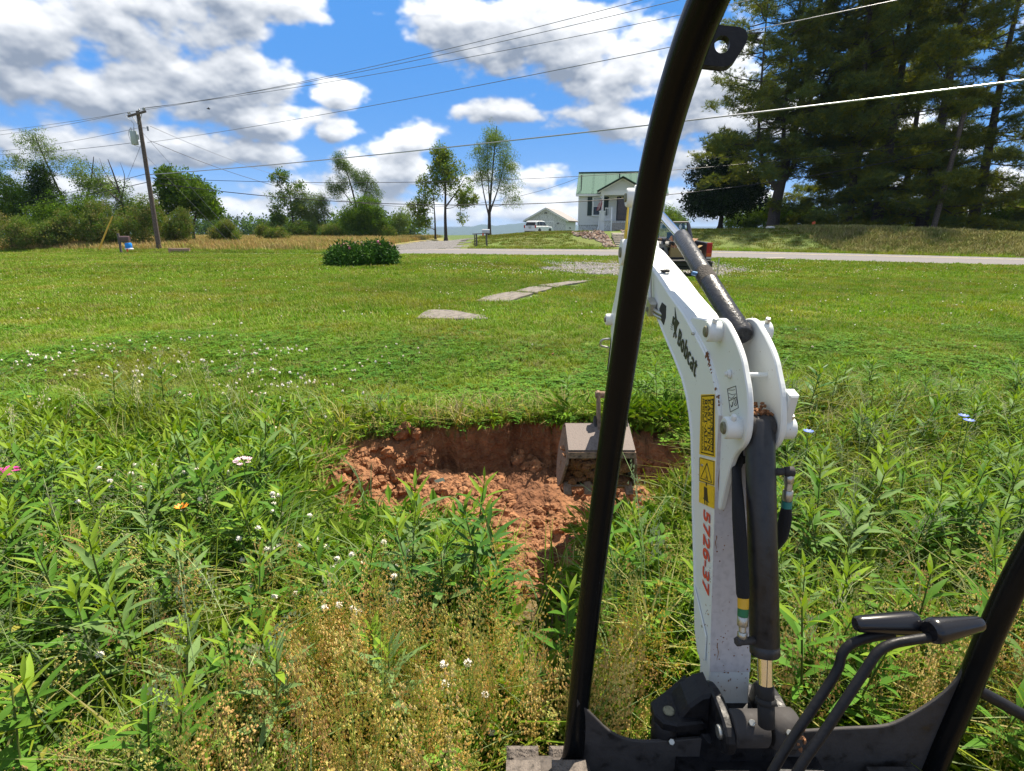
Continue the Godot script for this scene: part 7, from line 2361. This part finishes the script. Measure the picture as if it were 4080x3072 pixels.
	scatter("rim_grass", "ragged grass hanging round the rim of the hole", "grass", blade_tuft(14, 0.05, 0.06, 0.16, 0.003, 1.1, 6), blade, 800, func():
		var p = V2(R(-1.6, 1.6), R(-4.1, -2.0))
		var h = hole_depth(p.x, p.y)
		return p if h < 0.0 and h > -0.4 * rng.randf() - 0.05 else null, 0.7, 1.3, lawns + [Color(0.36, 0.29, 0.13), Color(0.42, 0.34, 0.17)])
	scatter("dense_undergrowth", "low leafy growth under the weeds", "undergrowth", leaf_clump(26, 0.10, 0.065, 0.022, 17, 0.7), blade, 5200, func():
		var p = in_view.call(0.8, 3.7)
		if not free_spot(p.x, p.y, 0.02): return null
		if p.x < 0.4 and -p.y > 3.1 and rng.randf() < 0.85: return null
		if trampled(p.x, p.y) and rng.randf() < 0.8: return null
		return p, 0.8, 1.5, greens + [Color(0.20, 0.29, 0.03), Color(0.17, 0.27, 0.03)], 0.10)
	# broad plantain leaves
	g = G.new()
	var bl = lance_leaf(0.20, 0.042, 0.35, 0.5)
	for k in 7:
		var a = TAU * k / 7.0 + q.randf() * 0.4
		var tr = Transform3D(Basis(V(0, 1, 0), a) * Basis(V(1, 0, 0), -q.randf_range(0.5, 1.2)), V(0, 0.01, 0))
		var ar = bl.surface_get_arrays(0)
		var v = q.randf_range(0.85, 1.15)
		g.c = Color(v, v, v)
		g.smooth(true)
		var vs = ar[Mesh.ARRAY_VERTEX]
		var ix = ar[Mesh.ARRAY_INDEX]
		if ix != null and ix.size():
			for t in range(0, ix.size(), 3): g.tri(tr * vs[ix[t]], tr * vs[ix[t + 1]], tr * vs[ix[t + 2]])
		else:
			for t in range(0, vs.size(), 3): g.tri(tr * vs[t], tr * vs[t + 1], tr * vs[t + 2])
	scatter("plantain_leaves", "broad bright plantain leaves among the weeds", "plantain", g.mesh(), blade, 260, func():
		var p = in_view.call(0.95, 3.0)
		return p if free_spot(p.x, p.y, 0.08) and not trampled(p.x, p.y) else null, 0.7, 1.3, [Color(0.10, 0.21, 0.025), Color(0.075, 0.17, 0.022), Color(0.13, 0.23, 0.04)], 0.06)
	# sorrel: thin stalks beaded with tan and rust seeds
	g = G.new()
	for s in 5:
		var o = V(q.randf_range(-0.05, 0.05), 0, q.randf_range(-0.05, 0.05))
		var h = q.randf_range(0.34, 0.5)
		var ln = V(q.randf_range(-0.12, 0.12), 0, q.randf_range(-0.12, 0.12))
		g.c = Color(0.5, 0.75, 0.45)
		g.tube([o, o + ln * 0.4 + V(0, h * 0.55, 0), o + ln + V(0, h, 0)], [0.0013, 0.0012, 0.0008], 3, false)
		for i in 70:
			var t = q.randf_range(0.42, 1.0)
			var side = V(q.randfn(), q.randf_range(0.2, 1.0), q.randfn()) * 0.011 * (1.5 - t) * 1.6
			var p = o + ln * t + V(0, h * t, 0) + side
			var r = q.randf_range(0.0022, 0.0042)
			var v = q.randf_range(0.6, 1.35)
			g.c = Color(v, v * q.randf_range(0.8, 1.1), v * 0.85)
			g.smooth(false)
			g.tri(p + V(-r, 0, 0), p + V(r, 0, 0), p + V(0, r * 1.8, r))
			g.tri(p + V(0, 0, -r), p + V(0, r * 1.7, 0), p + V(r, 0.3 * r, r))
	var rust = [Color(0.70, 0.54, 0.20), Color(0.76, 0.60, 0.24), Color(0.62, 0.42, 0.18), Color(0.66, 0.60, 0.20), Color(0.52, 0.54, 0.17)]
	scatter("sorrel_stalks", "tan and rust coloured sorrel stalks going to seed at the front of the weeds", "sorrel", g.mesh(), dull, 240, func():
		var p = in_view.call(0.8, 2.0)
		if not free_spot(p.x, p.y, 0.05): return null
		var w = 0.035
		if p.x > -0.70 and p.x < 0.45 and -p.y < 1.46: w = 1.0
		elif p.x > 0.6 and -p.y < 1.5: w = 0.4
		elif -p.y < 1.25: w = 0.15
		return p if rng.randf() < w else null, 0.66, 1.02, rust)
	# tall flowering grass with pale loose heads
	g = G.new()
	for s in 3:
		var o = V(q.randf_range(-0.04, 0.04), 0, q.randf_range(-0.04, 0.04))
		var h = q.randf_range(0.42, 0.62)
		var ln = V(q.randf_range(-0.2, 0.2), 0, q.randf_range(-0.2, 0.2))
		g.c = Color(0.75, 0.9, 0.7)
		g.tube([o, o + ln * 0.3 + V(0, h * 0.6, 0), o + ln * 0.7 + V(0, h * 0.92, 0), o + ln * 1.1 + V(0, h, 0)], [0.0014, 0.0012, 0.0009, 0.0005], 3, false)
		for i in 46:
			var t = q.randf_range(0.72, 1.0)
			var p = o + ln * (0.7 * t + 0.3 * maxf(0.0, t - 0.9) * 4.0) + V(0, h * (t - 0.12 * t * t * t + 0.1), 0) + V(q.randfn(), q.randf_range(-0.5, 0.6), q.randfn()) * 0.012 * (1.3 - t) * 2.0
			var v = q.randf_range(0.8, 1.25)
			g.c = Color(v, v, v)
			g.smooth(false)
			g.tri(p, p + V(q.randf_range(-0.003, 0.003), 0.010, 0.002), p + V(0.003, 0.004, -0.002))
	scatter("flowering_grass", "tall pale flowering grass standing among the weeds", "grass", g.mesh(), dull, 60, func():
		var p = in_view.call(0.9, 3.6)
		if not free_spot(p.x, p.y, 0.05) or trampled(p.x, p.y): return null
		return p, 0.8, 1.2, [Color(0.42, 0.46, 0.24), Color(0.50, 0.48, 0.28), Color(0.34, 0.42, 0.22)])
	# seed heads of grass, uncut field, bank and hump
	scatter("field_grass", "rusty uncut grass and sorrel of the field beyond the road", "grass", blade_tuft(22, 0.35, 0.18, 0.42, 0.010, 0.5, 11), dull, 15000, func():
		var p = V2(R(-46, -4.5), -R(36, 76))
		var f = along(road_far, p.x)
		if -p.y < f + 1.3: return null
		if p.x > -9.2 + 0.02 * (p.y + 36) and p.x > -9.3: return null
		return p, 0.8, 1.3, [Color(0.40, 0.29, 0.12), Color(0.46, 0.35, 0.15), Color(0.30, 0.28, 0.09), Color(0.38, 0.24, 0.11), Color(0.20, 0.25, 0.05)])
	scatter("verge_grass", "green verge along the far side of the road", "grass", blade_tuft(18, 0.25, 0.08, 0.22, 0.010, 0.6, 12), blade, 3200, func():
		var x = R(-48, 22)
		var f = along(road_far, x)
		var p = V2(x, -(f + R(0.1, 1.5)))
		if x > -9.0 and x < -2.6: return null
		if x > 5.6 and x < 8.4: return null
		return p, 0.7, 1.2, lawns)
	scatter("bank_grass", "mown grass of the bank before the cottage and under the pines", "grass", blade_tuft(18, 0.22, 0.05, 0.11, 0.011, 0.8, 13), blade, 12500, func():
		var p = V2(R(-2.6, 30), -R(25, 60))
		if -p.y < along(road_far, p.x) + 0.6: return null
		if -p.y > 46.0 and p.x > 5.0 and p.x < 12.8: return null
		if absf(p.x - 7.1) < 0.75 + (0.2 if -p.y > 39.0 else 0.0) and -p.y < 47.0: return null
		if p.x < 7.1 and p.x > 4.0 and -p.y < 41.0 and V2((p.x - 6.3) / 2.6, (-p.y - 39.0) / 3.0).length() < 0.9: return null
		if p.x > 23.5 and -p.y < 33.0: return null
		return p, 0.8, 1.4, [Color(0.115, 0.165, 0.024), Color(0.15, 0.18, 0.04), Color(0.085, 0.14, 0.02), Color(0.19, 0.18, 0.065)])
	scatter("hump_grass", "long pale grass on the hump under the pines", "grass", blade_tuft(20, 0.22, 0.14, 0.30, 0.010, 0.9, 14), dull, 3400, func():
		var p = V2(R(17, 27), -R(24, 40))
		var f = along(road_far, p.x)
		if -p.y < f + 1.0 or -p.y > f + 11.0: return null
		return p, 0.8, 1.2, [Color(0.26, 0.25, 0.095), Color(0.30, 0.28, 0.12), Color(0.19, 0.23, 0.06)])
	# white clover heads too many to count
	var ball = G.new()
	ball.c = Color.WHITE
	for k in 26:
		var d = V(q.randfn(), q.randfn(), q.randfn()).normalized()
		var sd = d.cross(V(0.3, 1, 0.2)).normalized() * 0.0045
		ball.tri(d * 0.003 - sd, d * 0.003 + sd, d * 0.0125 + V(0, 0.002, 0))
	ball.ball(Vector3.ZERO, V(0.0085, 0.0075, 0.0085), 4, 7)
	ball.c = Color(0.12, 0.2, 0.06)
	ball.tube([V(0, -0.09, 0), V(0, 0, 0)], 0.0011, 3, false)
	var wm = tinted(M("clover blossom", Color.WHITE, 0.8), 0.3)
	var wc = [Color(0.72, 0.68, 0.58), Color(0.76, 0.73, 0.66), Color(0.66, 0.56, 0.46)]
	var bm = ball.mesh()
	scatter("clover_blossoms", "white clover blossoms thick at the lawn's near corner", "clover", bm, wm, 360, func():
		var p = V2(R(-5.0, -0.9), R(-6.5, -2.4))
		if lump.get_noise_2d(p.x * 60.0, p.y * 60.0) + R(-0.2, 0.2) < 0.05: return null
		return p if rng.randf() < step01(-0.9, -2.0, p.x) + 0.15 else null, 0.8, 1.3, wc, 0.10)
	scatter("clover_blossoms", "white clover specks in the thin turf by the gravel patch", "clover", bm, wm, 520, func():
		var p = V2(R(-3.0, 13.0), R(-24.0, -14.5))
		if -p.y > along(road_near, p.x) - 0.4: return null
		if lump.get_noise_2d(p.x * 25.0, p.y * 25.0) < 0.0: return null
		return p if V2((p.x - 4.5) / 8.0, (-p.y - 19.5) / 4.2).length() < 1.0 else null, 1.1, 1.8, wc, 0.06)
	scatter("clover_blossoms", "white clover specks sprinkled over the open lawn", "clover", bm, wm, 600, func(): return lawn_spot.call(5.0, 26.0), 0.9, 1.4, wc, 0.06)
	# clay crumbs in the hole and stones of the gravel
	var crumb = G.new()
	crumb.ball(Vector3.ZERO, V(0.02, 0.015, 0.018), 4, 6, 0.25, 9)
	var soil = M("red soil", Color.WHITE, 0.95, 0.0, "soil", 1.7, "clods", 5.0, true)
	scatter("clay_crumbs", "loose crumbs of red clay lying in the hole", "soil", crumb.mesh(), soil, 3400, func():
		var p = V2(R(-1.3, 1.3), R(-3.75, -1.9))
		var h = hole_depth(p.x, p.y)
		if h < -0.03: return null
		if h < 0.08 and p.y < -3.2: return null
		return p if lump.get_noise_2d(p.x * 160.0, p.y * 160.0) > -0.05 else null, 0.3, 2.4, [Color.WHITE], 0.004)
	var peb = G.new()
	peb.ball(Vector3.ZERO, V(0.03, 0.02, 0.026), 3, 6, 0.2, 10)
	scatter("gravel_stones", "loose pale stones of the gravel patch by the truck", "gravel", peb.mesh(), tinted(M("pale stone grain", Color.WHITE, 0.95)), 5200, func():
		var p = V2(R(0.5, 8.5), R(-24.6, -16.2))
		return p if V2((p.x - 4.6) / 3.9, (-p.y - 21.0) / 3.4).length() < 1.0 else null, 0.4, 1.2, [Color(0.30, 0.285, 0.275), Color(0.22, 0.21, 0.205), Color(0.36, 0.345, 0.325)], 0.02)
func flowers():
	var stem_m = M("flower stem", lin(0.06, 0.13, 0.03), 0.7)
	var fl = func(called, label, x, z, y, kind):
		var root = thing(called, label, "flower", V(x, ground(x, z, false), z))
		var h = y - root.position.y
		var g = G.new()
		g.tube([V(0, 0, 0), V(0.01, h * 0.5, 0), V(0, h, 0)], [0.0022, 0.002, 0.0016], 5)
		part(root, "stem", g, stem_m)
		return [root, V(0, h, 0)]
	var petals = func(root, o, n, r, w, m, tilt, called = "petal"):
		for k in n:
			var g = G.new()
			var a = TAU * k / n
			var d = V(cos(a), tilt, sin(a)).normalized()
			var s = V(-sin(a), 0, cos(a))
			g.smooth(false)
			g.tri(o, o + d * r * 0.6 + s * w, o + d * r + s * w * 0.4)
			g.tri(o, o + d * r + s * w * 0.4, o + d * r - s * w * 0.4)
			g.tri(o, o + d * r - s * w * 0.4, o + d * r * 0.6 - s * w)
			part(root, called, g, m)
	var magenta = M("magenta petal", lin(0.55, 0.02, 0.28), 0.6)
	var pink = M("pale pink petal", lin(0.72, 0.50, 0.58), 0.6)
	var orange = M("orange petal", lin(0.80, 0.26, 0.008), 0.55)
	var blue = M("blue petal", lin(0.10, 0.17, 0.62), 0.6)
	for s in [["magenta_flower", "magenta dome of small petals at the frame's edge in the weeds", -2.03, -2.06, 0.50, magenta, 26, 0.036], ["pale_pink_flower", "pale pink flower head among the weeds before the hole", -1.07, -2.05, 0.55, pink, 22, 0.030]]:
		var f = fl.call(s[0], s[1], s[2], s[3], s[4], 0)
		for k in s[6]:
			var g = G.new()
			var d = V(rng.randfn(), absf(rng.randfn()) * 0.7, rng.randfn()).normalized()
			var o = f[1] + V(d.x, d.y * 0.55, d.z) * s[7]
			for j in 5:
				var a = TAU * j / 5.0
				var e = V(cos(a), 0.3, sin(a)) * 0.010
				var e2 = V(cos(a + 0.7), 0.3, sin(a + 0.7)) * 0.010
				g.tri(o, o + e, o + e2)
			part(f[0], "floret", g, s[5])
	var f = fl.call("orange_flower", "single orange daisy-like flower low in the weeds", -1.28, -1.95, 0.40, 0)
	petals.call(f[0], f[1], 10, 0.028, 0.006, orange, 0.5)
	for b in [[1.47, -2.6, 0.47, "nearest the boom's hose"], [2.35, -2.75, 0.50, "larger of the pair farther from the boom"], [2.27, -2.62, 0.52, "smaller, beside the larger blue bloom"]]:
		f = fl.call("blue_flower", "blue flower among weeds right of the boom, " + b[3], b[0], b[1], b[2], 0)
		petals.call(f[0], f[1], 9, 0.026, 0.007, blue, 0.35)
	# clover heads near enough to tell apart
	var cm = M("clover head", lin(0.72, 0.68, 0.60), 0.85)
	var tries = 0
	var n = 0
	while n < 64 and tries < 3000:
		tries += 1
		var d = R(1.1, 2.6)
		var x = R(-1.0, 0.1) * (d * 0.9)
		if not free_spot(x, -d, 0.15): continue
		if lump.get_noise_2d(x * 80.0 + 300.0, d * 80.0) < -0.02: continue
		n += 1
		var root = thing("clover_flower", "round white clover head on a thin stalk among the weeds before the hole", "flower", V(x, ground(x, -d, false), -d), 0.0, "white clover heads among the weeds")
		var h = R(0.20, 0.36)
		var g = G.new()
		g.tube([V(0, 0, 0), V(0.01, h * 0.5, 0), V(0.0, h, 0)], 0.0013, 4)
		part(root, "stem", g, stem_m)
		g = G.new()
		for k in 44:
			var dd = V(rng.randfn(), rng.randfn() * 0.8 + 0.25, rng.randfn()).normalized()
			var sd = dd.cross(V(0.3, 1, 0.2)).normalized() * 0.0028
			g.tri(V(0, h, 0) + dd * 0.003 - sd, V(0, h, 0) + dd * 0.003 + sd, V(0, h, 0) + dd * 0.0125)
		g.ball(V(0, h, 0), V(0.0085, 0.0075, 0.0085), 5, 8)
		part(root, "blossom", g, cm)
	# peonies: two clumps with pink buds
	var leafm = tinted(M("peony leaf", Color.WHITE, 0.35), 0.25)
	var clump = leaf_clump(24, 0.16, 0.14, 0.045, 31)
	for p in [[-5.66, -19.9, 0.74, 0.72, "peony clump with lighter leaves and a dirt edge in the lawn"], [-4.80, -20.3, 0.70, 0.78, "darker peony clump, right half of the pair in the lawn"]]:
		var root = tree("peony_bush", p[4], "bush", V(p[0], ground(p[0], p[1]), p[1]), [], [[V(0, p[3] * 0.42, 0), V(p[2], p[3] * 0.5, 0.66), 1.0]], 480, clump, 0.9, leafm, [Color(0.050, 0.130, 0.020), Color(0.065, 0.155, 0.024), Color(0.09, 0.185, 0.028)], null, 0, -0.25)
		for k in 13:
			var a = R(0, TAU)
			var r = sqrt(rng.randf())
			var o = V(cos(a) * r * p[2] * 0.95, p[3] * (0.98 - 0.2 * r * r) + R(0.0, 0.12), sin(a) * r * 0.7)
			var g = G.new()
			g.ball(o, V(0.035, 0.04, 0.035) * (1.3 if k < 2 else 0.8), 5, 8, 0.1, k)
			var b = part(root, "bud", g, M("pink bud", lin(0.55, 0.16, 0.26), 0.6) if k < 3 else M("rosy bud", lin(0.55, 0.30, 0.26), 0.6))
			g = G.new()
			g.tube([o - V(o.x * 0.15, 0.25, 0), o], 0.006, 4, false)
			part(b, "stalk", g, stem_m)
	# clods turned out on the lawn
	var soil = M("red soil", Color.WHITE, 0.95, 0.0, "soil", 1.7, "clods", 5.0, true)
	for c in [[-0.72, -3.56, 0.09, "big crumbly red clod at the upper end of the cut face"], [-0.98, -3.22, 0.12, "flat slab of red clay on the hole's outer end"], [0.28, -3.74, 0.06, "row of small red clods on the rim before the lawn"], [0.46, -3.73, 0.055, "small red clod nearest the bucket on the rim"], [0.42, -5.9, 0.035, "little dry brown clod lying out on the mown lawn"]]:
		var root = thing("clay_clod", c[3], "clod", V(c[0], ground(c[0], c[1]), c[1]))
		var g = G.new()
		for k in 14: g.ball(V(rng.randfn(), absf(rng.randfn()) * 0.5, rng.randfn()) * c[2] * 0.45, V(R(0.3, 0.6), R(0.25, 0.5), R(0.3, 0.6)) * c[2], 5, 7, 0.2, k)
		part(root, "clod", g, soil)
	for k in 26:
		var x = R(-1.15, 0.95)
		var z = R(-3.5, -2.35)
		if hole_depth(x, z) < 0.04: continue
		var root = thing("clay_clod", "rough red clay clod lying loose on the floor of the hole", "clod", V(x, ground(x, z), z), 0.0, "loose clods on the hole's floor")
		var g = G.new()
		var r = R(0.025, 0.075)
		for j in 9: g.ball(V(rng.randfn() * 0.5, absf(rng.randfn()) * 0.3, rng.randfn() * 0.5) * r, V(R(0.35, 0.8), R(0.3, 0.65), R(0.35, 0.8)) * r, 4, 7, 0.25, k * 9 + j)
		part(root, "clod", g, soil)
	# roots hanging from the cut turf
	var rg = G.new()
	for k in 90:
		var i = rng.randi() % 7
		var p = hole[i].lerp(hole[i + 1], rng.randf()) + V2(R(-0.03, 0.03), R(-0.02, 0.05))
		var y = ground(p.x, p.y - 0.12) + R(-0.04, 0.01)
		var o = V(p.x, y, p.y)
		rg.tube([o, o + V(R(-0.02, 0.02), -0.03, R(0.0, 0.03)), o + V(R(-0.05, 0.05), R(-0.12, -0.05), R(0.01, 0.05))], [0.0012, 0.001, 0.0005], 3, false)
	tag(single("hanging_roots", rg, M("dry root", lin(0.22, 0.14, 0.08), 0.9), "thin brown roots hanging from the cut turf above the hole", "roots"), "", "", "", "stuff")
	var lf = thing("pale_leaf", "pale blue-green scrap lying on the clay in the hole", "leaf", V(-0.44, ground(-0.44, -3.2) + 0.02, -3.2))
	var g2 = G.new()
	g2.tri(V(-0.03, 0, 0), V(0.03, 0.01, 0.02), V(0.01, 0.05, -0.01))
	g2.tri(V(-0.03, 0, 0), V(0.01, 0.05, -0.01), V(-0.05, 0.03, -0.01))
	part(lf, "leaf", g2, M("pale blue green leaf", lin(0.35, 0.55, 0.42), 0.6))

func _ready():
	rng.seed = 20240521
	textures()
	light_and_camera()
	land()
	house()
	garage()
	suv()
	truck()
	wires()
	mailboxes()
	forest()
	excavator()
	weeds()
